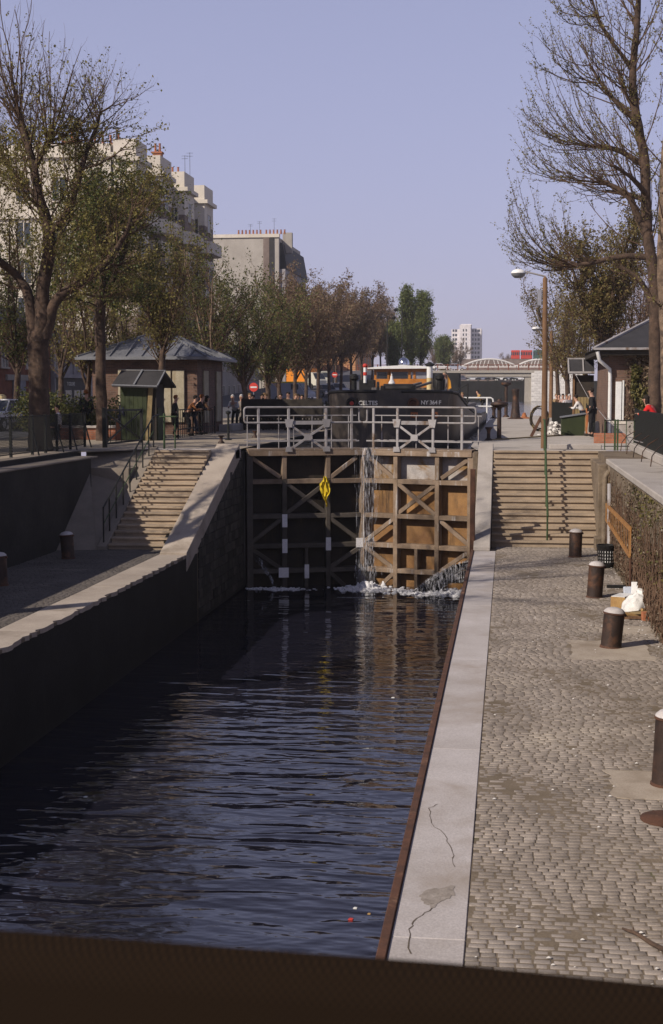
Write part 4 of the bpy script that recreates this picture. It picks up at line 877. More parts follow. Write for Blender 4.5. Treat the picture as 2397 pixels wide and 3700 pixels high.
tips = [(1948,93,2170,300),(1984,72,2200,330),(1912,178,2170,300),(1935,230,2150,530),(1919,323,2148,530),(1905,360,2160,530),(1891,393,2150,530),(1883,480,2184,660),(1900,450,2150,530),(1881,537,2184,660),(1890,570,2184,660),(1881,602,2190,665),(1844,653,2062,956),(1870,640,2080,955),(1860,700,2065,956),(1832,759,2058,957),(1845,730,2075,955),(1832,800,2058,958),(1850,780,2070,957),(1834,883,2058,958),(1844,940,2058,958),(1850,860,2062,957),(1990,120,2230,370),(2010,40,2180,90),(1965,260,2150,530),(1930,520,2184,660),(2030,700,2100,953),(1960,800,2085,955),(1925,700,2070,956),(1980,620,2184,660),(1950,420,2160,530),(2040,-40,2160,60),(1975,-20,2160,60)]
for (tu, tv, au, av) in tips:                       # the long upturned outer shoots
    a_, e_ = A(au+T.rg.uniform(0,25), av+T.rg.uniform(-6,6), y), A(tu, tv, y+T.rg.uniform(-1.8,1.2)); c_ = A(tu+.22*(au-tu), av-.10*(av-tv)+T.rg.uniform(-10,25), y-.2)
    q = [a_*(1-t)**2+c_*(2*t*(1-t))+e_*(t*t)+Vector((T.rg.gauss(0,.02),T.rg.gauss(0,.03),T.rg.gauss(0,.02))) for t in [i/10 for i in range(11)]]; w = [.024*(1-.8*i/10) for i in range(11)]
    T.put(q, w, 2); T.addleaf(q, 9, .015); T.shoots(q, w, count=9, t0=.2, L=(.5,1.4), ang=(12,38), r=.009, lvl=3, up=.10, wob=.05, nseg=5, sub=bud, leaf=(3,.015)); T.shoots(q, w, count=12, t0=.15, L=(.08,.2), ang=(40,70), r=.006, lvl=4, up=.05, nseg=2, leaf=(1.5,.012))
T.shoots(*R0, count=70, t0=.40, L=(2.4,4.6), ang=(40,85), r=.026, lvl=2, up=.13, wob=.05, nseg=9, sub=sh2, leaf=(4,.03), bias=(-.5,0,.2))
T.shoots(*R0, count=40, t0=.35, L=(.4,1.3), ang=(40,80), r=.012, lvl=3, up=.08, nseg=5, leaf=(16,.08), sub=dict(count=4, t0=.2, L=(.2,.5), ang=(25,60), r=.007, lvl=4, up=.05, nseg=2, leaf=(9,.07)))
T.make('bare_tree', 'tall nearly bare tree with long upturned shoots in front of the ivy covered house', b0, 'bark', 'twig', 'leaf_young', .06)
# --- a second, paler trunk at the right, with a dark evergreen spray high up
T = Tree(72); y = 47.5; b0 = A(2415,1600,y); b0.z = UZ
Q = limb_px(T, [(2415,1620,.24),(2412,1400,.21),(2405,1150,.20),(2395,950,.18),(2402,700,.16),(2420,400,.13),(2450,150,.1)], y)
T.shoots(*Q, count=22, t0=.35, L=(1.2,2.8), ang=(35,70), r=.025, lvl=2, up=.11, wob=.06, nseg=7, sub=sh2, leaf=(5,.05))
T.make('bare_tree', 'pale barked bare tree beside the fence the red clad person leans on', b0, 'bark_pale', 'twig', 'leaf_young', .08)
T = Tree(73); y = 43; b0 = Vector((7.0,43,UZ)); Q = T.grow(b0, Vector((0,0,1)), 13, .22, 10, .03, .01, .3); T.put(*Q, 0)
for k in range(26):
    p = Q[0][T.rg.randint(7,10)]; d = Vector((-1.0+T.rg.gauss(0,.6), T.rg.gauss(0,.7), T.rg.gauss(-.05,.3))); q, w = T.grow(p, d, T.rg.uniform(1.2,2.0), .04, 6, -.04, .06); T.put(q, w, 2)
    T.shoots(q, w, count=9, t0=.2, L=(.3,.8), ang=(30,60), r=.01, lvl=3, up=-.05, nseg=4, leaf=(22,.07))
T.make('evergreen_tree', 'dark evergreen tree whose drooping boughs hang in at the upper right', b0, 'bark', 'twig', 'leaf_dark', .11)
# --- R2 and the trees behind the right-hand booth
b0 = A(2170,1515,69); T = generic(74, 11.0, .30, .02, .55, 13, 6, 4, 7, fork=.42, nlim=6, leafspread=.06); at_base(T, (b0.x,69,UZ))
T.make('street_tree', 'stout street tree with a budding crown between the tan booth and the brick house', (b0.x,69,UZ), 'bark', 'twig', 'leaf_bud', .11)
for sd, u, y, H, lab in ((75,2055,92,10.0,'budding street tree behind the tan booth'),(76,2018,112,12,'slim budding street tree behind the second lamp post'),(77,2105,120,12,'budding street tree far back behind the brick house'),(78,2250,100,12.5,'reddish bare tree behind the roof of the brick house'),(79,2340,112,14,'reddish bare tree behind the tall bare tree')):
    street(sd, u, 1500, y, H, .2, lab, 'leaf_bud' if sd < 78 else 'leaf_brown', .13, .45, (8,5,4), 6, twig='twig' if sd < 78 else 'twig_red', fork=.3, nlim=6, lsp=.1)
# ================================================================== BACKGROUND: BUILDINGS
MT['stucco_white'] = M('white_stucco', (.62,.57,.50), (.50,.455,.39), .6, .9, .2, 20, dirt=(.42,.38,.32), dirt_amt=(.58,.75), streak=True, var=.04)
MT['brick_grey'] = M('grey_brown_brick', (.22,.175,.155), (.15,.115,.10), 1.0, .95, .4, 14, var=.05)
MT['stucco_grey'] = M('grey_render', (.40,.37,.335), (.31,.285,.255), .5, .95, .2, 20, dirt=(.24,.21,.18), dirt_amt=(.55,.75), streak=True, var=.05)
MT['shop_grey'] = M('pale_grey_facade', (.33,.31,.32), (.25,.235,.24), 1.0, .9, .2, 20, dirt=(.18,.16,.16), streak=True, var=.05)
MT['brick_red'] = M('red_brick', (.26,.10,.06), (.15,.06,.038), 2, .95, .4, 25, var=.08)
MT['zinc'] = M('zinc_sheet', (.20,.205,.225), (.145,.15,.165), 1.2, .55, .15, 20, .3, dirt=(.27,.27,.28), dirt_amt=(.55,.75), var=.06, spec=.4)
MT['slate'] = M('slate', (.042,.04,.043), (.026,.025,.027), 2, .7, .2, 20, var=.06)
MT['clay'] = M('terracotta', (.36,.135,.065), (.25,.09,.045), 4, .85, .2, 30, var=.1)
MT['windowpane'] = plain('window_pane', (.035,.04,.05), .12, 0, .6)
MT['shutter'] = M('grey_shutter', (.26,.265,.30), (.20,.205,.235), 3, .7, .2, 40, var=.06)
MT['awning_dark'] = plain('dark_shopfront', (.025,.022,.022), .6)
MT['ochre'] = M('ochre_render', (.50,.27,.13), (.40,.20,.10), .8, .9, .2, 20, var=.05)
def wx(x, y, z, w, h, par, o, frame='stucco_white', pane='windowpane', depth=.06):
    """window on a wall facing +x"""
    m = MB(o); t = .09
    m.box(x+.002,x+depth,y-w/2-t,y-w/2,z-h/2,z+h/2+t); m.box(x+.002,x+depth,y+w/2,y+w/2+t,z-h/2,z+h/2+t); m.box(x+.002,x+depth,y-w/2,y+w/2,z+h/2,z+h/2+t); m.box(x+.002,x+depth*2.4,y-w/2-.18,y+w/2+.18,z-h/2-.1,z-h/2); m.box(x+.012,x+depth*.7,y-.04,y+.04,z-h/2,z+h/2)
    f = m.build('window', frame, par); p = MB(o); p.box(x+.004,x+.012,y-w/2,y+w/2,z-h/2,z+h/2); p.build('pane', pane, f); return f
def wy(y, x, z, w, h, par, o, frame='stucco_white', pane='windowpane', depth=.06):
    """window on a wall facing the camera (-y)"""
    m = MB(o); t = .09
    m.box(x-w/2-t,x-w/2,y-depth,y-.002,z-h/2,z+h/2+t); m.box(x+w/2,x+w/2+t,y-depth,y-.002,z-h/2,z+h/2+t); m.box(x-w/2,x+w/2,y-depth,y-.002,z+h/2,z+h/2+t); m.box(x-w/2-.18,x+w/2+.18,y-depth*2.4,y-.002,z-h/2-.1,z-h/2); m.box(x-.04,x+.04,y-depth*.7,y-.012,z-h/2,z+h/2)
    f = m.build('window', frame, par); p = MB(o); p.box(x-w/2,x+w/2,y-.012,y-.004,z-h/2,z+h/2); p.build('pane', pane, f); return f
def bpart(o, par, nm, mt, fn, **k):
    m = MB(o); fn(m); return m.build(nm, mt, par, **k)
# --- the white apartment block with stepped bays
o = Vector((-36,127,UZ)); B = thing('apartment_building', 'white and brown apartment block with stepped bays, chimney pots and a long balcony', 'building', o)
XW = -35.8; TOP = 25.4
bpart(o, B, 'wall', 'stucco_white', lambda m: m.box(-80,XW,127,160,UZ,TOP))
bpart(o, B, 'side_wall', 'brick_grey', lambda m: m.box(XW+.003,XW+.15,127.6,160,6.5,19.5))
bpart(o, B, 'parapet', 'stucco_white', lambda m: (m.box(-80,XW+.35,126.7,160.3,TOP,TOP+.35), m.box(-80,XW,127,160,TOP+.35,TOP+1.2)))
bpart(o, B, 'cornice', 'stucco_white', lambda m: m.box(-80,XW+.25,126.72,126.99,20.0,20.4))
for yb in (126.6,136.3,146.6,156.4):
    y0, y1 = yb, yb+4.6
    if yb < 130: y0 = 127.2
    bay = bpart(o, B, 'bay', 'brick_grey', lambda m: m.box(XW+.16,-33.5,y0,y1,UZ,22.6))
    bpart(o, B, 'bay_top', 'stucco_white', lambda m: (m.box(XW+.16,-33.5,y0,y1,22.6,25.0), m.box(XW+.16,-33.1,y0-.3,y1+.3,25.0,25.4), m.box(XW+.16,-33.5,y0,y1,25.4,27.0)))
    bpart(o, B, 'balcony', 'stucco_white', lambda m: (m.prism([(XW+.16,y0-1.4,19.5),(-33.3,y0-1.4,19.5),(-32.6,y0-.4,19.5),(-32.6,y1+.4,19.5),(-33.3,y1+1.4,19.5),(XW+.16,y1+1.4,19.5)], (0,0,1.3)),))
    [bpart(o, B, 'bay_band', 'stucco_white', lambda m: m.box(XW+.17,-33.42,y0-.08,y1+.08,z,z+.9)) for z in (18.0,14.6,11.2,7.8)]
    for z in (23.0,17.0,13.6,10.2,6.6): wx(-33.5, (y0+y1)/2, z if z > 20 else z, 1.3, 1.9, bay, o)
    for z in (22.9,17.2,13.4,10.0): wy(y0, -34.6, z-.4, .7, 1.6, bay, o) if y0 > 130 else None
bpart(o, B, 'long_balcony', 'stucco_white', lambda m: m.box(XW+.16,-34.7,127,160.5,19.45,20.7))
for y in (133.3,143.2,153.3):
    for z in (22.3,17.2,13.8,10.4,7.0): wx(XW+.15, y, z, 1.2, 2.0, B, o); wx(XW+.15, y+1.6, z, .9, 2.0, B, o)
bpart(o, B, 'downpipe', 'zinc', lambda m: m.tube([(XW+.3,145.8,UZ),(XW+.3,145.8,20)], .12, 8))
for i, x in enumerate(np.arange(-78, -37, 3.4)):
    for z in (22.6,18.6,15.2,11.8,8.4,5.0): wy(127, float(x), z, 1.3, 2.1, B, o)
def chimney(x, y, z, w, d, h, pots, par, o, pipe=None):
    ch = bpart(o, par, 'chimney', 'clay', lambda m: (m.box(x-w/2,x+w/2,y-d/2,y+d/2,z,z+h), m.box(x-w/2-.1,x+w/2+.1,y-d/2-.1,y+d/2+.1,z+h,z+h+.18)))
    for k in range(pots):
        px = x-w/2+w*(k+.5)/pots; bpart(o, ch, 'chimney_pot', 'clay', lambda m: m.lathe((px,y,z+h+.18), [(.14,0),(.12,.1),(.1,.75),(.13,.8),(.13,.85)], 8))
    if pipe: bpart(o, ch, 'chimney_cowl', 'black_iron', lambda m: (m.tube([(x+pipe,y,z+h+.1),(x+pipe,y,z+h+1.5)], .13, 8), m.lathe((x+pipe,y,z+h+1.6), [(.36,0),(.32,.06),(.1,.15)], 10)))
chimney(-37.4,131.5,26.5,3.0,.7,.6,4,B,o,1.0); chimney(-35.2,142.2,26.6,.9,.7,1.5,2,B,o); chimney(-35.6,149,26.4,2.4,.7,.4,4,B,o,-.4); chimney(-46,140,26.6,1.8,.8,1.5,3,B,o); chimney(-56,138,26.6,1.8,.8,1.5,3,B,o); chimney(-41.5,134,26.6,1.6,.8,1.3,3,B,o)
def antenna(x, y, z, h, par, o):
    bpart(o, par, 'aerial', 'black_iron', lambda m: (m.tube([(x,y,z),(x,y,z+h)], .022, 5), [m.tube([(x-.35,y,z+h*q),(x+.35,y,z+h*q)], .014, 4) for q in (.97,.85)]))
antenna(-34.2,150,26.9,2.3,B,o); antenna(-33.8,150.6,26.9,2.7,B,o); antenna(-35.0,134.5,26.6,2.0,B,o)
# --- grey gable house further along
o = Vector((-37,210,UZ)); B = thing('apartment_building', 'grey house with a tall blank gable wall and chimney pots along its top', 'building', o)
xr = A(1008,900,210).x; xl = A(850,900,210).x-8
bpart(o, B, 'gable_wall', 'stucco_grey', lambda m: m.box(xl,xr,210,232,UZ,27.0))
bpart(o, B, 'gable_coping', 'stucco_white', lambda m: m.box(xl-.1,xr+.1,209.8,210.6,27.0,27.5))
bpart(o, B, 'flue_strip', 'brick_grey', lambda m: m.box(xr-2.3,xr-1.4,209.85,210,UZ,27.0)); bpart(o, B, 'flue_strip', 'slate', lambda m: m.box(xr-1.4,xr-.7,209.9,210,UZ,27.0))
bpart(o, B, 'mansard_roof', 'slate', lambda m: m.prism([(xr+.003,211,22.4),(xr+1.1,211,22.4),(xr+.4,211,26.2),(xr+.003,211,26.4)], (0,22,0)))
bpart(o, B, 'street_front', 'shop_grey', lambda m: m.box(xr+.003,xr+.9,210.4,232,UZ,22.4))
for y in (214,219,224,229):
    for z in (20,16.4,12.8,9.2): wx(xr+.9, y, z, 1.2, 2.0, B, o)
for k in range(13): bpart(o, B, 'chimney_pot', 'clay', lambda m: m.lathe((xl+8.5+k*.55+(.3 if k > 6 else 0),210.3,27.5), [(.14,0),(.11,.6),(.14,.65)], 6))
bpart(o, B, 'chimney', 'stucco_grey', lambda m: m.box(xr+.1,xr+1.5,213,214,25,28.0)); antenna(xr-1,212,27.4,2.6,B,o); antenna(xr-3.2,212,27.4,2.2,B,o); antenna(xr-4.6,212,27.4,1.8,B,o)
# --- low street fronts along x = -30.5
def lowhouse(y0, y1, z1, wall, label, wins, roof='slate', x=-30.5, depth=6.0, extra=None, base=UZ):
    o = Vector((x,y0,base)); B = thing('street_house', label, 'house', o)
    bpart(o, B, 'wall', wall, lambda m: m.box(x-depth,x,y0+.02,y1-.02,base-.2,z1)); bpart(o, B, 'cornice', wall, lambda m: m.box(x-depth,x+.3,y0+.01,y1-.01,z1,z1+.3))
    bpart(o, B, 'roof', roof, lambda m: m.prism([(x+.25,y0,z1+.3),(x-2.2,y0,z1+1.7),(x-depth,y0,z1+1.7),(x-depth,y0,z1+.3)], (0,y1-y0,0)))
    for (y, z, w, h) in wins: wx(x, y, z, w, h, B, o)
    if extra: extra(B, o)
    return B
def shop(B, o):
    x = -30.5
    bpart(o, B, 'fascia_band', 'shop_grey', lambda m: m.box(x,x+.4,93,100.8,5.25,5.5))
    bpart(o, B, 'shop_front', 'awning_dark', lambda m: m.box(x,x+.16,93.2,100.6,2.5,5.25))
    for y in (94.3,96.2,98.2,99.9): bpart(o, B, 'shop_window', 'windowpane', lambda m: m.box(x+.16,x+.18,y-.7,y+.7,2.9,4.4))
    t = text('T COLLINE', (x+.17,95.9,4.72), .36, B, rot=(math.pi/2,0,math.pi/2)); t.name = 'shop_lettering'
    bpart(o, B, 'pilaster', 'shop_grey', lambda m: m.box(x,x+.25,92.95,93.2,2.5,7.3))
    for y in (95.4,97.9): bpart(o, B, 'pilaster', 'shop_grey', lambda m: m.box(x,x+.12,y-.12,y+.12,5.5,7.4))
lowhouse(93,100.8,7.55,'shop_grey','pale grey low shop with a dark front and faint lettering', [(94.2,6.5,.6,1.3),(99.2,6.5,.6,1.3)], extra=shop)
def gar(B, o):
    x = -30.5; bpart(o, B, 'garage_door', 'shutter', lambda m: m.box(x,x+.1,85.4,87.6,2.5,5.0)); bpart(o, B, 'lintel', 'stucco_grey', lambda m: m.box(x,x+.14,84.2,89.5,5.0,5.35)); bpart(o, B, 'downpipe', 'zinc', lambda m: m.tube([(x+.15,89.8,2.5),(x+.15,89.8,8)], .08, 6))
lowhouse(70,92.9,8.2,'brick_red','dark red brick house with a grey garage door behind the parked white car', [(74,6.6,1,1.6),(79,6.6,1,1.6),(84,6.6,1,1.6),(88.5,6.6,1,1.6),(74,3.9,1,1.6),(79,3.9,1,1.6)], extra=gar)
lowhouse(100.9,112,7.3,'shop_grey','pale grey low house between the shop and the lane', [(102.6,6.2,.9,1.5),(105.6,6.2,.9,1.5),(108.6,6.2,.9,1.5),(103.2,3.8,1.1,1.8),(107.2,3.8,1.1,1.8)], x=-31)
lowhouse(163,178,9.6,'stucco_grey','grey three storey house behind the dark leafy trees', [(y,z,1.0,1.6) for y in (165.5,168.8,172.1,175.4) for z in (4.2,7.6)], x=-34)
lowhouse(178.1,196,8.3,'shop_grey','long pale grey house behind the yellow roofed van', [(y,z,1.0,1.6) for y in (180.5,184,187.5,191,194) for z in (4.4,6.9)], x=-34.4, base=3)
lowhouse(290,330,15,'ochre','orange rendered house glimpsed through the reddish trees', [(y,z,1.4,2.0) for y in (296,303,310,317,324) for z in (10.5,13)], x=-31, base=8.2, depth=12)
lowhouse(240,285,13,'brick_red','brown brick house behind the reddish trees', [(y,z,1.4,2.0) for y in (244,251,258,265,272,279) for z in (8.8,11.4)], x=-37, base=6.5, depth=10)
# --- far tower block
o = A(1685,1400,900); o.z = UZ; B = thing('tower_block', 'pale high rise tower block on the horizon beyond the bridges', 'building', o)
MT['tower_white'] = M('tower_concrete', (.66,.63,.64), (.58,.55,.56), .05, .9, .1, 1, var=.04)
zt = lambda v: CAMH+(VV-v)/FPX*900; X = lambda u: A(u,1400,900).x
bpart(o, B, 'core', 'tower_white', lambda m: m.box(X(1660),X(1700),898,925,0,zt(1178)))
bpart(o, B, 'wing', 'tower_white', lambda m: m.box(X(1630),X(1664),903,925,0,zt(1192))); bpart(o, B, 'wing', 'tower_white', lambda m: m.box(X(1698),X(1738),906,930,0,zt(1189)))
bpart(o, B, 'roof_plant', 'tower_white', lambda m: m.box(X(1664),X(1702),902,915,zt(1178),zt(1174)))
for k in range(14):
    z = 6+k*2.75
    if z < zt(1200):
        for (ua, ub, yy) in ((1634,1640,903),(1643,1650,903),(1672,1676,898),(1682,1686,898),(1704,1710,906),(1714,1720,906),(1724,1732,906)): bpart(o, B, 'window', 'windowpane', lambda m: m.box(X(ua),X(ub),yy-.1,yy-.01,z,z+1.5))

# ================================================================== ROAD, BRIDGES
m = MB(); ys = [100,110,120,130,140,150,160,175,190,200,215,230,245,260,285,330,500]
V = []; F = []
for y in ys: z = roadz(y)+.012; V += [(-33.5,y,z),(-15.5,y,z),(-15.5,y,UZ-.5),(-33.5,y,UZ-.5)]
for i in range(len(ys)-1): k = i*4; F += [(k,k+1,k+5,k+4),(k+1,k+2,k+6,k+5),(k+3,k,k+4,k+7)]
m.add(V, F); struct('road', m, 'asphalt', fix=False)
m = MB(); m.quad((-29.5,Y0,UZ+.006),(-19,Y0,UZ+.006),(-19,101,UZ+.006),(-29.5,101,UZ+.006)); struct('street', m, 'asphalt', fix=False)
MT['bridge_conc'] = M('bridge_concrete', (.36,.33,.29), (.29,.265,.235), .3, .9, .2, 5, var=.04)
MT['red_iron'] = M('red_iron', (.22,.075,.045), (.15,.05,.032), 1, .8, .2, 10, var=.05)
MT['tile_white'] = M('white_stone_block', (.66,.64,.62), (.56,.54,.52), 1, .85, .2, 10, var=.08)
MT['dark_iron'] = M('black_green_iron', (.011,.012,.011), (.007,.008,.007), 3, .6, .2, 30, var=.1)
BY = 285.0; o = Vector((-8.4,BY,PZ)); B = thing('road_bridge', 'flat concrete road bridge with a rust red railing across the basin', 'bridge', o)
bpart(o, B, 'deck', 'bridge_conc', lambda m: m.box(-40,14,BY,BY+14,8.0,8.5)); bpart(o, B, 'girder', 'bridge_conc', lambda m: m.box(-8.5,4.6,BY+.3,BY+13.7,7.25,8.0))
bpart(o, B, 'abutment', 'wetwall_shaded', lambda m: m.box(-40,-9.8,BY+.2,BY+13,UZ-1,8.0)); bpart(o, B, 'bearing_wall', 'bridge_conc', lambda m: m.box(3.2,4.5,BY+.5,BY+13,PZ-1,7.25))
pier = bpart(o, B, 'pier', 'tile_white', lambda m: m.box(4.5,15,BY+.02,BY+14,PZ-1,8.4))
for r_ in range(12):
    for c in range(9):
        x0 = 4.5+c*1.15+(.55 if r_ % 2 else 0)
        if x0+1.1 < 15: bpart(o, pier, 'block', 'tile_white', lambda m: m.box(x0+.02,x0+1.12,BY-.05,BY+.02,2.4+r_*.5,2.4+r_*.5+.47))
bpart(o, B, 'railing', 'red_iron', lambda m: (m.box(-40,14,BY+.1,BY+.2,9.55,9.65), m.box(-40,14,BY+.1,BY+.2,8.75,8.83), m.box(-40,14,BY+.1,BY+.2,9.1,9.16)))
for x in np.arange(-38,14,2.0): bpart(o, B, 'railing_post', 'red_iron', lambda m: m.box(float(x)-.1,float(x)+.1,BY+.05,BY+.25,8.5,9.75))
# far lock head, coloured dark for the shade under the second bridge
m = MB(); m.box(XL-30,30,312,314,0,6.6); tag(m.build('lock_wall', 'wetwall_shaded'), 'dark far lock wall under the second bridge', 'wall')
m = MB(); m.box(3.4,16,286,312,PZ-1,2.75); tag(m.build('quay_ledge', 'bridge_conc'), 'low concrete quay ledge at the foot of the white bridge pier', 'quay', kind='structure')
o = Vector((-2,372,PZ)); B = thing('road_bridge', 'low far bridge carrying parked cars, seen under the road bridge', 'bridge', o)
bpart(o, B, 'deck', 'bridge_conc', lambda m: m.box(-30,40,372,384,6.25,7.05)); bpart(o, B, 'abutment', 'wetwall_shaded', lambda m: m.box(-30,40,383,384,0,6.25))
# white arched footbridge / viaduct trusses
o = A(1800,1330,430); o.z = UZ; B = thing('arched_bridge', 'white bowstring truss bridge behind the red railing', 'bridge', o)
for u0, u1, vtop in ((1670,1868,1299),(1866,2030,1301)):
    x0, x1 = A(u0,1330,430).x, A(u1,1330,430).x; zb = CAMH+(VV-1325)/FPX*430; zt_ = CAMH+(VV-vtop)/FPX*430; n = 14
    arch = [(x0+(x1-x0)*i/n, 430, zb+(zt_-zb)*(1-(2*i/n-1)**2)) for i in range(n+1)]
    bpart(o, B, 'arch', 'tile_white', lambda m: m.tube(arch, .26, 6)); bpart(o, B, 'chord', 'tile_white', lambda m: m.box(x0,x1,429.8,430.2,zb-.4,zb))
    for i in range(1,n): bpart(o, B, 'truss_bar', 'tile_white', lambda m: m.bar(arch[i], (x0+(x1-x0)*(i+(.55 if i > n/2 else -.55))/n,430,zb), .22))
bpart(o, B, 'approach', 'brick_grey', lambda m: m.box(A(1660,1330,430).x,A(2100,1330,430).x,436,440,0,zb+2.3))
MT['train_red'] = plain('train_red', (.50,.05,.03), .5); MT['train_green'] = plain('train_green', (.05,.10,.08), .5)
o = A(1880,1300,438); B = thing('train', 'red and green train crossing behind the white truss bridge', 'train', (o.x,438,zb+2.3))
oo = Vector((o.x,438,zb+2.3))
for k, (u0,u1,mt) in enumerate(((1846,1880,'train_red'),(1881,1925,'train_red'),(1926,1975,'train_green'))):
    xa, xb = A(u0,1300,438).x, A(u1,1300,438).x; c = bpart(oo, B, 'carriage', mt, lambda m: m.box(xa+.1,xb-.1,438,440.6,zb+2.35,zb+5.0), bevel=.1)
    for q in range(5): w = (xb-xa)/5; bpart(oo, c, 'window', 'windowpane', lambda m: m.box(xa+w*(q+.2),xa+w*(q+.8),437.95,437.99,zb+3.5,zb+4.4))

# ================================================================== VEHICLES
MT['tyre'] = plain('tyre_rubber', (.02,.02,.02), .8); MT['lamp_glass'] = plain('lamp_glass', (.65,.65,.62), .2)
CARP = {}
def paint(c):
    k = 'paint_%d_%d_%d' % tuple(int(x*100) for x in c)
    if k not in MT: MT[k] = plain(k, c, .35, 0, .5)
    return k
def car(label, loc, rz, col, kind='car', group=None, roofcol=None, taxi=False, name=None, scale=1.0):
    """vehicle at the origin facing +y, then moved"""
    t = thing(name or {'car':'car','van':'van','truck':'truck'}[kind], label, {'car':'car','van':'van','truck':'truck'}[kind], loc, rz, group); t.scale = (scale,)*3
    p = lambda nm, mt, fn, par=t, **k: (lambda m: (fn(m), m.build(nm, mt, par, **k))[1])(MB())
    pc = paint(col); rc = paint(roofcol) if roofcol else pc
    if kind == 'car':
        W, L = .80, 2.05; side = [(-L,.35),(-L,.72),(-L+.25,.86),(-.95,.90),(.75,.90),(1.75,.80),(L,.66),(L,.35)]
        b_ = p('body', pc, lambda m: m.prism([(-W,y,z) for y,z in side], (2*W,0,0)), bevel=.05)
        g = [(-1.25,.89),(-.85,1.36),(.25,1.38),(.85,.89)]
        p('roof', rc, lambda m: m.add([(-W*.78,-.86,1.36),(W*.78,-.86,1.36),(W*.78,.24,1.38),(-W*.78,.24,1.38),(-W*.74,-.8,1.43),(W*.74,-.8,1.43),(W*.74,.2,1.45),(-W*.74,.2,1.45)], [(0,1,2,3),(4,5,6,7),(0,1,5,4),(1,2,6,5),(2,3,7,6),(3,0,4,7)]), bevel=.02)
        p('glasshouse', 'windowpane', lambda m: m.add([(-W*.95,-1.22,.89),(W*.95,-1.22,.89),(W*.95,.83,.89),(-W*.95,.83,.89),(-W*.79,-.88,1.37),(W*.79,-.88,1.37),(W*.79,.26,1.37),(-W*.79,.26,1.37)], [(0,1,2,3),(4,5,6,7),(0,1,5,4),(1,2,6,5),(2,3,7,6),(3,0,4,7)]))
        p('pillars', pc, lambda m: [m.bar((s*W*.96,y0,.88),(s*W*.80,y1,1.38),.05) for s in (-1,1) for y0, y1 in ((-1.24,-.89),(-.25,-.25),(.85,.27))])
        ax = (-1.2,1.25); wr = .30; zl = .62
    elif kind == 'van':
        W, L = .90, 2.25; side = [(-L,.32),(-L,1.85),(-L+.12,2.0),(1.1,2.0),(1.75,1.25),(L-.05,1.05),(L,.85),(L,.32)]
        b_ = p('body', pc, lambda m: m.prism([(-W,y,z) for y,z in side], (2*W,0,0)), bevel=.06)
        p('roof', rc, lambda m: m.box(-W+.02,W-.02,-L+.05,1.08,1.985,2.14), bevel=.05)
        p('windscreen', 'windowpane', lambda m: m.add([(-W*.86,1.13,1.92),(W*.86,1.13,1.92),(W*.9,1.70,1.34),(-W*.9,1.70,1.34)], [(0,1,2,3)]) if False else m.prism([(-W*.86,1.16,1.94),(W*.86,1.16,1.94),(W*.9,1.75,1.28),(-W*.9,1.75,1.28)], (0,.02,.02)))
        p('side_window', 'windowpane', lambda m: [m.box(s*W-.012,s*W+.012,.25,1.15,1.3,1.85) for s in (-1,1)])
        p('rear_window', 'windowpane', lambda m: m.box(-W*.75,W*.75,-L-.012,-L+.01,1.2,1.75))
        ax = (-1.35,1.4); wr = .33; zl = .75
    else:
        W, L = 1.05, 2.9; b_ = p('cargo_box', pc, lambda m: m.box(-W,W,-L,1.2,.85,2.75), bevel=.06)
        p('cab', rc, lambda m: m.prism([(-W*.92,y,z) for y,z in ((1.28,.5),(1.28,2.1),(1.5,2.25),(2.2,2.2),(2.75,1.35),(2.95,1.2),(2.95,.5))], (W*1.84,0,0)), bevel=.05)
        p('windscreen', 'windowpane', lambda m: m.prism([(-W*.8,2.26,2.12),(W*.8,2.26,2.12),(W*.84,2.74,1.42),(-W*.84,2.74,1.42)], (0,.02,.02)))
        p('chassis', 'black_iron', lambda m: m.box(-W*.7,W*.7,-L+.1,2.8,.45,.85)); ax = (-1.9,2.0); wr = .40; zl = .8
    for s in (-1,1):
        for y in ax:
            ty = p('wheel', 'tyre', lambda m: m.lathe((s*(W-.02)-.09,y,wr), [(wr,0),(wr,.18),(wr*.6,.19),(.02,.19)], 14, (1,0,0)))
            p('rim', 'lamp_glass', lambda m: m.lathe((s*(W-.02)+s*.10-.01,y,wr), [(wr*.55,0),(wr*.45,.02)], 10, (1,0,0)), ty)
        p('headlight', 'lamp_glass', lambda m: m.lathe((s*W*.72,L-.01,zl), [(.11,0),(.09,.03),(.02,.05)], 10, (0,1,0))); p('tail_light', 'redpaint', lambda m: m.box(s*W*.75-.1,s*W*.75+.1,-L-.02,-L+.01,zl-.05,zl+.08))
    p('bumper', 'chrome', lambda m: (m.box(-W*.98,W*.98,L-.02,L+.09,.38,.50), m.box(-W*.98,W*.98,-L-.09,-L+.02,.38,.50)), bevel=.02)
    p('number_plate', 'black_iron', lambda m: (m.box(-.22,.22,L+.09,L+.1,.40,.50), m.box(-.22,.22,-L-.1,-L-.09,.40,.50)))
    if taxi: p('roof_sign', 'creampaint', lambda m: m.lathe((0,-.2,1.45), [(.22,0),(.22,.12),(.14,.2),(.03,.22)], 12))
    return t
def on_road(u, y): p = A(u,1400,y); return (p.x, y, roadz(y)+.016)
p = A(45,1500,64); car('white taxi with a cream roof sign parked behind the mesh fence', (p.x-.6,64,UZ+.012), R(172), (.62,.62,.64), taxi=True)
car('grey blue van with a bright yellow roof parked beyond the trees', on_road(1060,150), R(248), (.34,.35,.42), 'van', roofcol=(.75,.60,.05))
car('orange box truck climbing the road', on_road(1108,188), R(230), (.72,.25,.03), 'truck', roofcol=(.62,.60,.52))
car('cream delivery van coming down the rising road', on_road(1160,200), R(192), (.52,.51,.44), 'van')
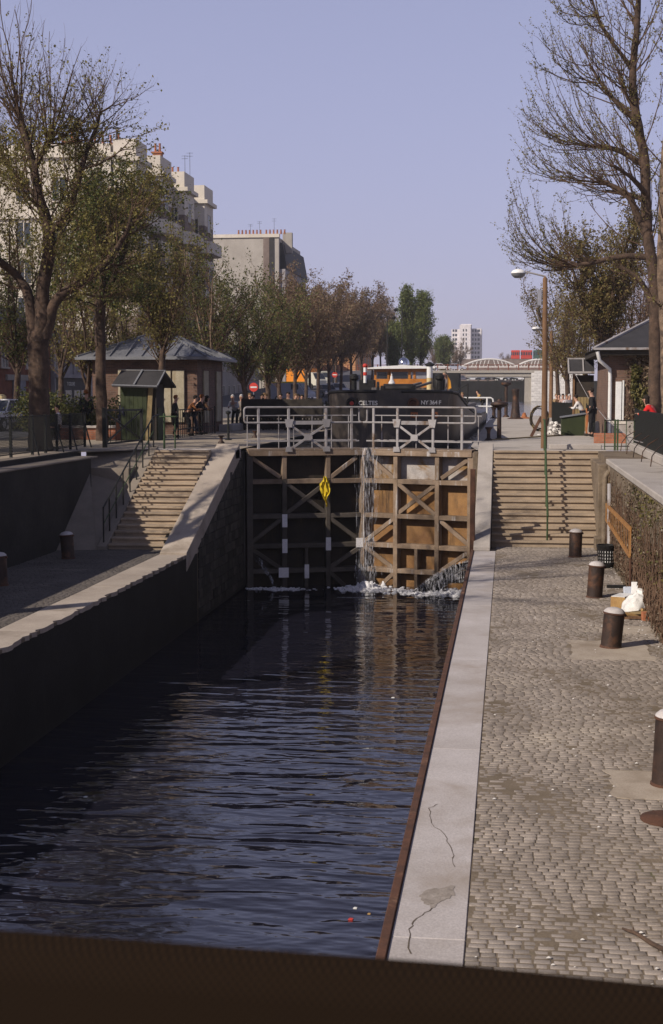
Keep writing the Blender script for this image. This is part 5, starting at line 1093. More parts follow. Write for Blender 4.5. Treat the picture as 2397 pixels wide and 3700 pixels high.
car('dark saloon car with pale roof standing by the barge bow', on_road(1183,163), R(200), (.10,.10,.12), roofcol=(.5,.5,.53)); car('silver saloon car behind the dark saloon', on_road(1222,168), R(205), (.52,.52,.56))
p = A(1592,1330,288); car('white estate car driving over the road bridge', (p.x,288,8.52), R(-88), (.72,.72,.73)); p = A(1648,1330,292); car('pale blue car on the road bridge behind the white one', (p.x,292,8.52), R(-88), (.45,.50,.62))
for k, (u, c, nm) in enumerate(((1672,(.10,.10,.14),'black'),(1712,(.55,.56,.60),'grey'),(1746,(.20,.22,.30),'blue'),(1780,(.16,.15,.15),'dark brown'),(1808,(.72,.72,.72),'white'),(1845,(.30,.31,.36),'slate grey'),(1870,(.66,.66,.68),'silver'))):
    p = A(u,1372,376); car(nm+' car parked on the low far bridge', (p.x,376,7.06), R(-90), c, group='cars parked on the low far bridge')

# ================================================================== SIGNS AND LAMPS IN THE STREET
def noentry(u, v, y, r, label, zb):
    c = A(u,v,y); o = Vector((c.x,y,zb)); t = thing('road_sign', label, 'road sign', o)
    bpart(o, t, 'post', 'shutter', lambda m: m.tube([(c.x,y+.06,zb),(c.x,y+.06,c.z+r)], .035, 8)); d = bpart(o, t, 'disc', 'redpaint', lambda m: m.lathe((c.x,y+.02,c.z), [(r,0),(r,.03)], 24, (0,-1,0)))
    bpart(o, d, 'white_bar', 'white', lambda m: m.box(c.x-r*.72,c.x+r*.72,y-.018,y-.012,c.z-r*.17,c.z+r*.17))
noentry(917,1399,114,.36,'red no entry sign between the trees and the pale house corner',UZ); noentry(1210,1354,182,.36,'red no entry sign standing in the rising road',roadz(182))
c = A(946,1362,118); o = Vector((c.x,118,UZ)); t = thing('road_sign', 'dark round sign seen from behind beside the no entry sign', 'road sign', o)
bpart(o, t, 'post', 'black_iron', lambda m: m.tube([(c.x,118.05,UZ),(c.x,118.05,c.z+.3)], .03, 6)); bpart(o, t, 'disc', 'black_iron', lambda m: m.lathe((c.x,118,c.z), [(.32,0),(.32,.03)], 20, (0,-1,0)))
def tall_lamp(u, vtop, y, label, arms, zb, group=None):
    c = A(u,vtop,y); o = Vector((c.x,y,zb)); t = thing('street_lamp', label, 'street lamp', o, group=group)
    bpart(o, t, 'pole', 'black_iron', lambda m: m.tube([(c.x,y,zb),(c.x,y,zb+1.2),(c.x,y,c.z)], [.16,.11,.07], 8)); bpart(o, t, 'base', 'black_iron', lambda m: m.lathe((c.x,y,zb), [(.3,0),(.28,.5),(.18,.8),(.14,1.2)], 10))
    for s in arms:
        bpart(o, t, 'arm', 'black_iron', lambda m: m.tube([(c.x,y,c.z-.4),(c.x+s*.3,y,c.z+.1),(c.x+s*.75,y,c.z+.15),(c.x+s*.9,y,c.z-.1)], .04, 6)); bpart(o, t, 'lantern', 'black_iron', lambda m: m.lathe((c.x+s*.9,y,c.z-.55), [(.08,0),(.26,.12),(.30,.3),(.2,.45),(.05,.5)], 10))
tall_lamp(1400,1140,196,'dark double armed street lamp left of the poplars',(-1,1),4.9); tall_lamp(1453,1112,205,'dark single armed street lamp in front of the tallest poplar',(-1,),5.2); tall_lamp(1207,1252,190,'dark street lamp among the reddish trees',(-1,1),4.6)
# ================================================================== LOCK HOUSE, BOOTHS
MT['cream_wood'] = M('cream_woodwork', (.40,.355,.26), (.29,.25,.175), 2.5, .8, .2, 30, dirt=(.26,.20,.12), dirt_amt=(.55,.72), streak=True, var=.08)
MT['green_wood'] = M('green_painted_boards', (.032,.042,.015), (.021,.029,.010), 3, .75, .25, 40, dirt=(.09,.10,.045), dirt_amt=(.6,.75), streak=True, var=.12)
MT['green_iron'] = M('green_iron', (.045,.075,.03), (.03,.05,.02), 5, .6, .2, 40, var=.1)
MT['brick_brown'] = M('brown_brick', (.20,.105,.07), (.11,.06,.042), 1.6, .95, .4, 18, dirt=(.30,.20,.14), dirt_amt=(.6,.75), var=.06)
MT['dark_wood'] = M('tarred_boards', (.035,.028,.022), (.02,.017,.014), 3, .85, .3, 40, var=.15)
MT['pole_wood'] = M('pole_wood', (.20,.115,.062), (.125,.07,.038), 2.2, .9, .4, 40, dirt=(.11,.06,.035), dirt_amt=(.55,.72), streak=True, var=.1)
MT['tan_board'] = M('tan_boards', (.26,.20,.10), (.19,.14,.07), 2.4, .85, .2, 30, var=.1)
# brick courses as relief for the two brick houses
def brickmat(name, c1, c2, mortar, scale=1.0):
    m, nt, b = newmat(name); v = coords(nt); br = _n(nt,'ShaderNodeTexBrick'); br.inputs['Scale'].default_value = 1; br.inputs['Brick Width'].default_value = .23*scale; br.inputs['Row Height'].default_value = .075*scale; br.inputs['Mortar Size'].default_value = .008
    sep = _n(nt,'ShaderNodeSeparateXYZ'); nt.links.new(v, sep.inputs[0]); ad = _n(nt,'ShaderNodeMath', operation='ADD'); nt.links.new(sep.outputs[0], ad.inputs[0]); nt.links.new(sep.outputs[1], ad.inputs[1])
    cb = _n(nt,'ShaderNodeCombineXYZ'); nt.links.new(ad.outputs[0], cb.inputs[0]); nt.links.new(sep.outputs[2], cb.inputs[1]); nt.links.new(cb.outputs[0], br.inputs['Vector'])
    br.inputs['Color1'].default_value = (*c1,1); br.inputs['Color2'].default_value = (*c2,1); br.inputs['Mortar'].default_value = (*mortar,1)
    col = mixc(nt, .5, br.outputs['Color'], ramp(nt, noise(nt, v, 1.3, 6, rnd=False), [(.3,(.5,.48,.46)),(.7,(1.4,1.35,1.3))]), 'MULTIPLY')
    nt.links.new(col, b.inputs['Base Color']); b.inputs['Roughness'].default_value = .95; bump(nt, b, br.outputs['Fac'], -.5, .02); MT[name] = m
brickmat('brick_lock', (.15,.08,.055), (.09,.05,.037), (.13,.105,.085)); brickmat('brick_orange', (.36,.13,.065), (.25,.09,.05), (.24,.17,.12))
o = Vector((-15,59,UZ)); Hs = thing('lock_house', 'brown brick lock house with a low hipped zinc roof and cream doors', 'house', o)
hx0, hx1, hy0, hy1, he = -17.6, -13.05, 59.2, 64.6, 5.72
bpart(o, Hs, 'wall', 'brick_lock', lambda m: m.box(hx0,hx1,hy0,hy1,UZ-.1,he))
roof = bpart(o, Hs, 'roof', 'zinc', lambda m: m.add([(hx0-.5,hy0-.5,he+.05),(hx1+.5,hy0-.5,he+.05),(hx1+.5,hy1+.5,he+.05),(hx0-.5,hy1+.5,he+.05),(-15.6,61.9,6.88),(-14.95,61.9,6.88),(hx0-.5,hy0-.5,he-.06),(hx1+.5,hy0-.5,he-.06),(hx1+.5,hy1+.5,he-.06),(hx0-.5,hy1+.5,he-.06)], [(0,1,5,4),(1,2,5),(2,3,4,5),(3,0,4),(6,7,1,0),(7,8,2,1),(8,9,3,2),(9,6,0,3),(9,8,7,6)]))
E0 = [Vector((hx0-.5,hy0-.5,he+.07)),Vector((hx1+.5,hy0-.5,he+.07)),Vector((hx1+.5,hy1+.5,he+.07)),Vector((hx0-.5,hy1+.5,he+.07))]; ra, rb = Vector((-15.6,61.9,6.9)), Vector((-14.95,61.9,6.9))
for p, q in ((E0[0],ra),(E0[1],rb),(E0[2],rb),(ra,rb)): bpart(o, roof, 'hip_roll', 'zinc', lambda m: m.bar(p,q,.09,.07))
for k in range(1,8):                                             # standing seams of the front slope and the side slope
    t = k/8; p = E0[0].lerp(E0[1],t); q = p+Vector((0,2.9*min(1,min(t,1-t)*2.15),1.12*min(1,min(t,1-t)*2.15)))
    bpart(o, roof, 'seam', 'zinc', lambda m: m.bar(p,q,.05,.06))
for k in range(1,7):
    t = k/7; p = E0[1].lerp(E0[2],t); f = min(1,min(t,1-t)*2.0); q = p+Vector((-2.35*f,0,1.12*f)); bpart(o, roof, 'seam', 'zinc', lambda m: m.bar(p,q,.05,.06))
bpart(o, Hs, 'gutter', 'zinc', lambda m: (m.box(hx0-.58,hx1+.58,hy0-.6,hy0-.5,he-.08,he+.03), m.box(hx1+.5,hx1+.6,hy0-.5,hy1+.5,he-.08,he+.03)))
def xat(u, y): return A(u,1500,y).x
dr = bpart(o, Hs, 'door_frame', 'cream_wood', lambda m: (m.box(xat(432,59.2),xat(448,59.2),59.05,59.2,UZ,5.05), m.box(xat(500,59.2),xat(516,59.2),59.05,59.2,UZ,5.05), m.box(xat(432,59.2),xat(516,59.2),59.05,59.2,5.05,5.25)))
bpart(o, dr, 'door', 'cream_wood', lambda m: m.box(xat(448,59.2),xat(500,59.2),59.12,59.19,UZ,5.05))
for u0, u1 in ((577,622),(627,670)): bpart(o, Hs, 'shutter', 'cream_wood', lambda m: m.box(xat(u0,59.2),xat(u1,59.2),59.08,59.2,3.0,5.2), bevel=.02)
for y0 in (60.3,63.0): bpart(o, Hs, 'shutter', 'cream_wood', lambda m: m.box(hx1,hx1+.08,y0,y0+.9,2.95,5.2), bevel=.02)
bpart(o, Hs, 'step', 'concrete', lambda m: m.box(hx1+.05,hx1+.7,63.4,67.5,UZ,UZ+.3), bevel=.02)
# green booth
o = G(507,1592,UZ); o.z = UZ; by = o.y; bx = o.x
Bt = thing('watch_booth', 'green boarded booth with a black tilted felt roof by the stairs', 'booth', o)
for k in range(6): x0 = bx-.72+k*.165; bpart(o, Bt, 'board', 'green_wood', lambda m: m.box(x0,x0+.157,by,by+.03,UZ+.03,4.62))
bpart(o, Bt, 'booth_body', 'dark_wood', lambda m: m.box(bx-.74,bx+.62,by+.031,by+1.2,UZ,4.6)); bpart(o, Bt, 'corner_board', 'tan_board', lambda m: m.bar((bx+.30,by-.06,UZ),(bx+.44,by-.02,4.55),.17,.05,up=(0,1,0)))
bpart(o, Bt, 'side_board', 'green_wood', lambda m: m.box(bx+.62,bx+.66,by+.1,by+.7,UZ,3.7))
rf = bpart(o, Bt, 'roof', 'slate', lambda m: m.add([(bx-.95,by-.35,4.55),(bx+.75,by-.35,4.50),(bx+.88,by+.35,5.06),(bx-.78,by+.35,5.08),(bx-.95,by-.35,4.48),(bx+.75,by-.35,4.43),(bx+.88,by+.35,4.99),(bx-.78,by+.35,5.01)], [(0,1,2,3),(7,6,5,4),(0,4,5,1),(1,5,6,2),(2,6,7,3),(3,7,4,0)]))
bpart(o, Bt, 'roof', 'slate', lambda m: m.add([(bx-.78,by+.36,5.08),(bx+.88,by+.36,5.06),(bx+1.05,by+1.4,4.5),(bx-.9,by+1.4,4.5),(bx-.78,by+.36,5.01),(bx+.88,by+.36,4.99),(bx+1.05,by+1.4,4.43),(bx-.9,by+1.4,4.43)], [(0,1,2,3),(7,6,5,4),(0,4,5,1),(1,5,6,2),(2,6,7,3),(3,7,4,0)]))
bpart(o, rf, 'flashing', 'zinc', lambda m: (m.bar((bx-.78,by+.35,5.10),(bx+.88,by+.35,5.08),.07,.03), m.bar((bx-.95,by-.36,4.55),(bx+.75,by-.36,4.50),.03,.05), m.bar((bx+.76,by-.35,4.52),(bx+.89,by+.35,5.08),.05,.04), m.bar((bx-.12,by-.36,4.56),(bx+.03,by+.34,5.11),.07,.025)))
# brick planter with white coping and shrubs
o = Vector((-16,51.8,UZ)); Pl = thing('planter', 'low red brick planter wall with a pale coping by the straight plane tree', 'planter', o)
bpart(o, Pl, 'wall', 'brick_orange', lambda m: (m.box(-16.9,-14.2,52.0,52.35,UZ-.05,2.93),)); bpart(o, Pl, 'coping', 'concrete', lambda m: m.box(-16.98,-14.15,51.92,52.42,2.93,3.03), bevel=.015)
bpart(o, Pl, 'pier', 'brick_orange', lambda m: m.box(-14.45,-14.0,51.5,52.0,UZ-.05,3.2)); bpart(o, Pl, 'pier_cap', 'concrete', lambda m: m.box(-14.5,-13.95,51.45,52.05,3.2,3.3), bevel=.015)
def shrub(c, r, n, label, leaf='leaf_green', size=.11, seed=1):
    T = Tree(seed); c = Vector(c); b_ = Vector((c.x,c.y,UZ))
    for k in range(n):
        d = Vector((T.rg.gauss(0,1), T.rg.gauss(0,1), abs(T.rg.gauss(.6,.6)))).normalized(); q, w = T.grow(b_+Vector((T.rg.uniform(-r[0],r[0])*.5, T.rg.uniform(-r[1],r[1])*.5, 0)), d+Vector((0,0,.5)), T.rg.uniform(.6,1.1)*r[2], .015, 5, .05, .12); T.put(q, w, 2)
        for j in range(3): q2, w2 = T.grow(q[T.rg.randint(1,5)], Vector((T.rg.gauss(0,1), T.rg.gauss(0,1), .3)), .5*r[2]*T.rg.uniform(.4,1), .008, 3, 0, .15); T.put(q2, w2, 3); T.addleaf(q2, 20, .09)
        T.addleaf(q, 24, .12)
    return T.make('shrub', label, b_, leaf=leaf, size=size, cat='shrub')
shrub((-17.4,53.6,UZ), (1.1,.7,1.75), 46, 'dark leafy shrub behind the brick planter', seed=91); shrub((-15.6,53.8,UZ), (1.0,.6,1.6), 40, 'dark shrub between the planter and the lock house', seed=92); shrub((-19.0,56.5,UZ), (1.2,.8,1.8), 40, 'leafy shrub beside the parked taxi', seed=93)

# ================================================================== FENCES AND HANDRAILS, LEFT BANK
MT['mesh_wire'] = MT['dark_iron']
fx = lambda y: -13.50-(max(0,y-42))*.07
o = Vector((-13.5,30,UZ)); Fn = thing('mesh_fence', 'dark iron post fence with wire mesh along the left bank', 'fence', o)
posts = [30.6,32.4,34.1,35.85,37.58,39.35,40.53,41.6,43.2,45.2]
for i, y in enumerate(posts):
    bpart(o, Fn, 'post', 'dark_iron', lambda m: m.bar((fx(y),y,UZ-.05),(fx(y),y,3.64),.07,.07))
    if i % 2 or i > 6: bpart(o, Fn, 'strut', 'dark_iron', lambda m: m.bar((fx(y),y,3.3),(fx(y)+.35,y-.45,2.5),.035))
bpart(o, Fn, 'rail', 'dark_iron', lambda m: [m.bar((fx(a),a,z),(fx(b_),b_,z),.025) for a, b_ in zip(posts,posts[1:]) for z in (3.6,2.58)])
m = MB(o); Lf = posts[-1]-posts[0]; n = int(Lf/.085)                 # diamond mesh as thin wires
for k in range(-13,n):
    for s in (1,-1):
        ya = posts[0]+k*.085; yb = ya+1.0
        if s < 0: ya, yb = yb, ya
        za, zb_ = 2.58, 3.58
        lo, hi = posts[0], posts[-1]
        def clip(y1, z1, y2, z2):
            if y1 < lo: z1 += (z2-z1)*(lo-y1)/(y2-y1); y1 = lo
            if y1 > hi: z1 += (z2-z1)*(hi-y1)/(y2-y1); y1 = hi
            return y1, z1
        if max(ya,yb) <= lo or min(ya,yb) >= hi: continue
        a = clip(ya,za,yb,zb_); c = clip(yb,zb_,ya,za); m.bar((fx(a[0]),a[0],a[1]),(fx(c[0]),c[0],c[1]),.008)
w = m.build('wire_mesh', 'dark_iron', Fn); w['kind'] = 'stuff'
# iron gate and railing between the mesh fence and the booth
o = G(380,1617,UZ); Gt = thing('iron_gate', 'dark iron gate with crossed bars between the mesh fence and the green booth', 'gate', o); p0 = o.copy(); p1 = G(512,1600,UZ)
bpart(o, Gt, 'gate_post', 'dark_iron', lambda m: m.bar(p0+Vector((0,0,-.05)),p0+Vector((0,0,1.28)),.13,.13)); bpart(o, Gt, 'gate_post', 'dark_iron', lambda m: m.bar(p1+Vector((0,0,-.05)),p1+Vector((0,0,1.2)),.09,.09))
bpart(o, Gt, 'gate_rail', 'dark_iron', lambda m: (m.bar(p0+Vector((0,0,1.2)),p1+Vector((0,0,1.16)),.06,.06), m.bar(p0+Vector((0,0,.12)),p1+Vector((0,0,.1)),.06,.06)))
bpart(o, Gt, 'gate_bar', 'dark_iron', lambda m: (m.bar(p0+Vector((0,0,1.15)),p1+Vector((0,0,.12)),.04), m.bar(p0+Vector((0,0,.12)),p1+Vector((0,0,1.12)),.04)))
for k in range(1,7): q = p0.lerp(p1,k/7); bpart(o, Gt, 'bar', 'dark_iron', lambda m: m.tube([q+Vector((0,0,.1)),q+Vector((0,0,1.17))], .012, 5))
# sloping handrail beside the left stairs
o = Vector((-11.0,38.2,0)); Hr = thing('handrail', 'thin iron handrail climbing the bank left of the narrow stairs', 'handrail', o)
HX = -10.97; sl = lambda y: .10+(y-37.55)*(2.52/5.95)
yy = [37.75,38.35,39.05,39.8,40.55,41.3,42.05,42.8,43.4]
for y in yy: bpart(o, Hr, 'post', 'dark_iron', lambda m: m.tube([(HX,y,sl(y)-.02),(HX,y,sl(y)+.95)], .022, 6))
bpart(o, Hr, 'rail', 'dark_iron', lambda m: m.tube([(HX,yy[0],sl(yy[0])+.95),(HX,yy[-1],sl(yy[-1])+.95),(HX,44.2,sl(43.4)+1.0)], .024, 6)); bpart(o, Hr, 'rail', 'green_iron', lambda m: m.tube([(HX,yy[0],sl(yy[0])+.5),(HX,yy[-1],sl(yy[-1])+.5)], .016, 6))
bpart(o, Hr, 'end_post', 'green_iron', lambda m: (m.tube([(-10.75,43.9,2.45),(-10.75,43.9,3.62)], .035, 8), m.tube([(-10.45,44.1,2.45),(-10.45,44.1,3.5)], .025, 8), m.box(-10.9,-10.35,43.85,44.1,3.5,3.54)))
# railing run in front of the lock house (people lean on it)
def picket_fence(name, label, pts, h, step_, th, mat, cat='fence', rails=(.12,.95), z=UZ, postw=.05, every=0):
    o = Vector((*pts[0][:2], z)); t = thing(name, label, cat, o)
    for a, b_ in zip(pts, pts[1:]):
        a, b_ = Vector((*a,z)), Vector((*b_,z)); L = (b_-a).length; n = max(1,int(L/step_))
        for r_ in rails: bpart(o, t, 'rail', mat, lambda m: m.bar(a+Vector((0,0,h*r_)),b_+Vector((0,0,h*r_)),.035,.04))
        for k in range(n+1):
            p = a.lerp(b_,k/n); w = postw if (k in (0,n) or (every and k % every == 0)) else th
            bpart(o, t, 'post' if w == postw else 'picket', mat, lambda m: m.bar(p+Vector((0,0,-.03)),p+Vector((0,0,h*(1.0 if w == th else 1.05))),w,w))
    return t
picket_fence('railing', 'dark iron railing where the group of onlookers leans before the lock house', [(-12.6,53.7),(-12.75,57.0),(-12.55,60.4)], 1.12, .42, .022, 'dark_iron', 'railing', rails=(.3,.98))
picket_fence('picket_fence', 'black slatted fence behind the shaded gate leaf, a crowd standing at it', [(-11.8,66.5),(-8.75,68.5),(-8.75,78.5)], 1.3, .16, .07, 'dark_iron')
# black plank barrier in front of the crowd, at the canal edge
o = Vector((-10,70,UZ)); t = thing('barrier', 'long black board barrier in front of the crowd beside the barge bow', 'barrier', o)
bpart(o, t, 'board', 'dark_wood', lambda m: m.box(xat(872,66),xat(1165,66),66.0,66.06,3.05,3.95)); bpart(o, t, 'board', 'dark_wood', lambda m: m.box(xat(872,66),xat(1165,66),66.0,66.06,2.55,3.0))
for u in (880,950,1030,1110,1160): bpart(o, t, 'post', 'dark_wood', lambda m: m.box(xat(u,66)-.05,xat(u,66)+.05,66.07,66.17,UZ,4.0))
# small bollards, posts and a bin on the left bank edge
def capstan(u, v, h, r, label, mat='bollard', z=UZ, group=None, name='mooring_bollard'):
    p = G(u,v,z); m = MB(p); m.lathe((p.x,p.y,z), [(r*1.35,0),(r*1.3,.04),(r*.62,.10),(r*.55,h*.6),(r*.75,h*.8),(r*1.25,h*.93),(r*1.3,h*.97),(r*1.0,h)], 14); return tag(m.build(name, mat, smooth=True), label, 'bollard', group)
capstan(800,1602,.28,.09,'short rusty mooring bollard at the head of the narrow stairs'); capstan(922,1582,.28,.09,'short rusty mooring bollard behind the end of the gate rail')
p = G(826,1590,UZ); m = MB(p); m.lathe((p.x,p.y,UZ), [(.13,0),(.13,.03),(.045,.05),(.04,.95),(.1,1.0),(.1,1.06),(.02,1.1)], 10); tag(m.build('mooring_post', 'dark_iron', smooth=True), 'tall dark mooring post by the rounded end of the gate rail', 'post')
p = G(988,1538,UZ); o = p; t = thing('litter_bin', 'round black bin with a white lid behind the gate rail', 'bin', o); bpart(o, t, 'drum', 'black_iron', lambda m: m.lathe(p, [(.2,0),(.22,.55)], 14), smooth=True); bpart(o, t, 'lid', 'white', lambda m: m.lathe(p+Vector((0,0,.55)), [(.23,0),(.2,.06),(.05,.12)], 14), smooth=True)

# ================================================================== BOLLARDS ON THE LOWER QUAYS
def bollard(x, y, r, h, lean, label, group=None):
    t = thing('bollard', label, 'bollard', (x,y,0), 0, group); t.rotation_euler = (0, lean, 0)
    p = lambda nm, mt, fn, par=t, **k: (lambda m: (fn(m), m.build(nm, mt, par, **k))[1])(MB())
    p('shaft', 'bollard', lambda m: m.lathe((0,0,-.1), [(r*1.02,0),(r,.12),(r*.985,h*.5),(r*1.0,h+.02),(r*.97,h+.1)], 28), smooth=True)
    p('lip', 'rust', lambda m: m.lathe((0,0,h-.035), [(r*.99,0),(r*1.07,.008),(r*1.07,.028),(r*1.0,.035)], 28)); p('cap', 'cap', lambda m: m.lathe((0,0,h), [(r*1.03,0),(r*.98,.02),(r*.75,.058),(r*.4,.078),(.01,.085)], 28), smooth=True)
    p('lug', 'rust', lambda m: m.box(r*.95,r*1.17,-.03,.03,h-.06,h-.015), bevel=.01)
    p('rust_stain', 'rust', lambda m: m.lathe((0,0,-.06), [(r*1.10,0),(r*1.07,.062+.012),(r*1.0,.085)], 24))
    return t
bollard(1.78,37.4,.168,.66,R(1),'dark iron bollard with a pale cap at the foot of the wide steps'); bollard(1.84,30.05,.165,.68,R(3.5),'rusty iron bollard with a pale cap beside the wire basket and rubbish heap'); bollard(1.765,24.15,.175,.60,R(5),'iron bollard with a pale cap on the square concrete patch'); bollard(1.78,15.65,.175,.76,R(2.5),'large rusty bollard standing on the rust stained concrete patch')
bollard(-11.25,35.45,.17,.62,R(-4),'dark bollard with a pale cap at the foot of the shaded wall by the stairs'); bollard(-11.18,30.3,.17,.66,R(-3),'dark bollard with a pale cap further along the shaded wall')
MT['ruststain'] = M('rust_stained_concrete', (.30,.19,.10), (.36,.29,.22), 1.5, .95, .3, 50, var=0)
_d = G(2408,2962,0); p = MB(_d); p.lathe((_d.x,_d.y,.0), [(.26,0),(.26,.02),(.22,.035),(.05,.045)], 24); tag(p.build('mooring_plate', 'rust', smooth=True), 'rust red iron disc set in the cobbles', 'iron plate')
# ================================================================== LAMPS AND THINGS ON THE RIGHT QUAY
def lamp(base, ztop, c, label, r=.088, size=.23, box=True):
    o = Vector(base); t = thing('lamp_post', label, 'lamp post', o)
    bpart(o, t, 'pole', 'pole_wood', lambda m: m.tube([o+Vector((0,0,-.1)),o+Vector((0,0,(ztop-o.z)*.5)),Vector((o.x-.03,o.y,ztop)),Vector((o.x-.03,o.y,ztop+.08))], [r*1.15,r,r*.82,.01], 12), smooth=True)
    bpart(o, t, 'arm', 'pale_paint', lambda m: m.tube([(o.x,o.y,c.z-.12),(o.x-.4,o.y,c.z-.02),(c.x+size*.6,o.y,c.z+.05)], .028, 8))
    h = bpart(o, t, 'lamp_head', 'white', lambda m: m.ell((c.x,o.y,c.z), (size,size*.8,size*.55), 18, 12), smooth=True); bpart(o, h, 'reflector', 'zinc', lambda m: m.lathe((c.x,o.y,c.z-.01), [(size*1.01,0),(size*.9,-.07),(size*.55,-.14),(.02,-.15)], 18), smooth=True)
    if box: bpart(o, t, 'fuse_box', 'mirrorglass', lambda m: m.box(o.x-.26,o.x-.13,o.y-.08,o.y+.1,ztop-.85,ztop-.35), bevel=.01); bpart(o, t, 'cable', 'black_iron', lambda m: (m.tube([(o.x-.2,o.y,ztop-.85),(o.x-.22,o.y,ztop-1.1),(o.x-.12,o.y,ztop-1.3)], .012, 5), m.tube([(o.x+.12,o.y,ztop-.2),(o.x+.3,o.y,ztop-.9),(o.x+.12,o.y,ztop-1.4)], .012, 5)))
    return t
lamp((1.146,45.75,2.5),7.85,Vector((.28,45.75,8.03)),'tall brown wooden lamp post with a white lamp at the head of the wide steps')
q = A(1991,1500,100); c = A(1938,1188,100); lamp((q.x,100,2.5),A(1991,1197,100).z,c,'second wooden lamp post beyond the black fence',.13,.30,False)
capstan(1766,1592,.5,.11,'rusty mooring bollard on the quay edge by the sunlit gate leaf'); capstan(1785,1512,.85,.2,'dark iron capstan on the right quay edge')
p = G(1804,1588,UZ); m = MB(p); m.lathe((p.x,p.y,UZ), [(.16,0),(.14,.04),(.085,.07),(.075,1.15),(.12,1.2),(.3,1.26),(.34,1.32),(.3,1.4),(.1,1.44),(.05,1.52)], 14); tag(m.build('gate_winch', 'bollard', smooth=True), 'tall rusty winch pillar with a broad head near the gate', 'winch')
p = G(1863,1514,UZ); m = MB(p); m.lathe((p.x,p.y,UZ), [(.55,0),(.5,.05),(.34,.1),(.28,.5),(.2,1.3),(.22,1.75),(.26,1.85),(.25,1.95),(.15,2.0)], 18); tag(m.build('capstan', 'bollard', smooth=True), 'conical dark rusty capstan on the far quay', 'capstan')
p = G(1895,1512,UZ); m = MB(p); m.lathe((p.x,p.y,UZ), [(.5,0),(.45,.05),(.2,.1),(.1,.36),(.05,.4)], 14); tag(m.build('iron_cone', 'orange_rust', smooth=True), 'small red cone beside the conical capstan', 'cone')
p = G(1829,1507,UZ); m = MB(p); m.lathe((p.x,p.y,UZ), [(.25,0),(.2,.1),(.12,.15),(.11,2.2),(.35,2.3),(.35,2.45),(.1,2.5)], 12); tag(m.build('gate_winch', 'bollard', smooth=True), 'thin rusty winch pillar beyond the white pipe rail', 'winch')
# white pipe rail on the far quay edge
o = G(1757,1520,UZ); t = thing('pipe_rail', 'white pipe rail with a rounded end beside the barge', 'railing', o); y = o.y
zt_, zm_ = 4.3-(1437-VV)/FPX*y, 4.3-(1467-VV)/FPX*y; xe = A(1783,1440,y).x; xp = o.x
bpart(o, t, 'rail', 'white', lambda m: m.tube([(xp-1.8,y,zt_),(xe-.15,y,zt_),(xe-.03,y,zt_-.08),(xe,y,zt_-.2),(xe,y,zm_+.15),(xe-.08,y,zm_),(xe-.2,y,zm_-.02),(xp-1.8,y,zm_)], .05, 8), smooth=True); bpart(o, t, 'post', 'white', lambda m: m.tube([(xp+.05,y,UZ),(xp+.05,y,zt_)], .055, 8))
# cable reel on a trestle, rubble, green box, bollard stone
o = G(1938,1577,UZ); t = thing('cable_reel', 'old rope reel leaning on a rusty stand by the lamp post', 'reel', o)
rg = random.Random(3)
cc = o+Vector((.12,.05,.72))
for k in range(9):
    rr = rg.uniform(.36,.52); pts = [cc+Vector((rr*math.cos(a)*.75, .1*math.sin(a*2+k)+rg.uniform(-.1,.1), rr*math.sin(a)+rg.uniform(-.03,.03))) for a in [2*math.pi*j/14 for j in range(15)]]; bpart(o, t, 'rope_turn', 'tan_board' if k % 2 else 'dark_wood', lambda m: m.tube(pts, .018, 5))
bpart(o, t, 'stand', 'rust', lambda m: (m.bar(o+Vector((-.2,0,0)),o+Vector((.2,0,.8)),.22,.12), m.bar(o+Vector((.35,.1,0)),o+Vector((.15,.1,.75)),.06)))
p = G(2010,1570,UZ); t = thing('rubble_heap', 'pale heap of rubble and lime between the rope reel and the green box', 'rubble', p); rg = random.Random(9)
for k in range(46):
    x, y = rg.gauss(0,.36), rg.gauss(.3,.5); h = max(0,.55-.5*(x*x+(y-.3)**2)*1.6); r_ = rg.uniform(.05,.17)
    m = MB(p); c = p+Vector((x,y,h*rg.random())); m.ell(c, (r_,r_*rg.uniform(.6,1),r_*rg.uniform(.4,.8)), 6, 4, Matrix.Rotation(rg.uniform(0,3),3,'Z')@Matrix.Rotation(rg.uniform(-.6,.6),3,'X')); m.build('rubble_stone', 'tile_white' if k % 3 else 'concrete', t)
o = G(2030,1574,UZ); t = thing('tool_chest', 'green wooden tool chest with a sloping lid on the right quay', 'chest', o); y = o.y; x0, x1 = o.x, xat(2114,y)
bpart(o, t, 'chest', 'green_wood', lambda m: m.prism([(x0,y,UZ),(x1,y,UZ),(x1,y,3.38),(x0,y,3.22)], (0,1.1,0)), bevel=.015); bpart(o, t, 'lid', 'zinc', lambda m: m.prism([(x0-.05,y-.06,3.225),(x1+.05,y-.06,3.385),(x1+.05,y-.06,3.43),(x0-.05,y-.06,3.27)], (0,1.25,0)))
m = MB(Vector((x1+.25,y,UZ))); m.box(x1+.04,x1+.26,y-.05,y+.12,UZ,3.62); tag(m.build('post', 'orange_rust', bevel=.02), 'rust orange flat post beside the green tool chest', 'post')
m = MB(Vector((x1+.6,y-2,UZ))); m.lathe((x1+.34,y-.4,UZ), [(.23,0),(.25,.2),(.22,.55),(.19,.6)], 16); tag(m.build('stone_bollard', 'stucco_grey', smooth=True), 'pale grey round stone at the standing man\'s feet', 'stone')
m = MB(); m.bar((-.6,53,UZ+.02),(2.2,58.9,UZ+.03),.05,.05); tag(m.build('mooring_line', 'tan_board'), 'tan mooring line lying across the right quay', 'rope')
picket_fence('picket_fence', 'black picket fence on the right quay with onlookers behind', [(xat(1996,84),84),(xat(2118,72),72)], 1.2, .11, .06, 'dark_iron')
picket_fence('picket_fence', 'short black picket fence the standing man leans on', [(xat(2120,60),60),(xat(2150,57),57)], 1.25, .12, .06, 'dark_iron')
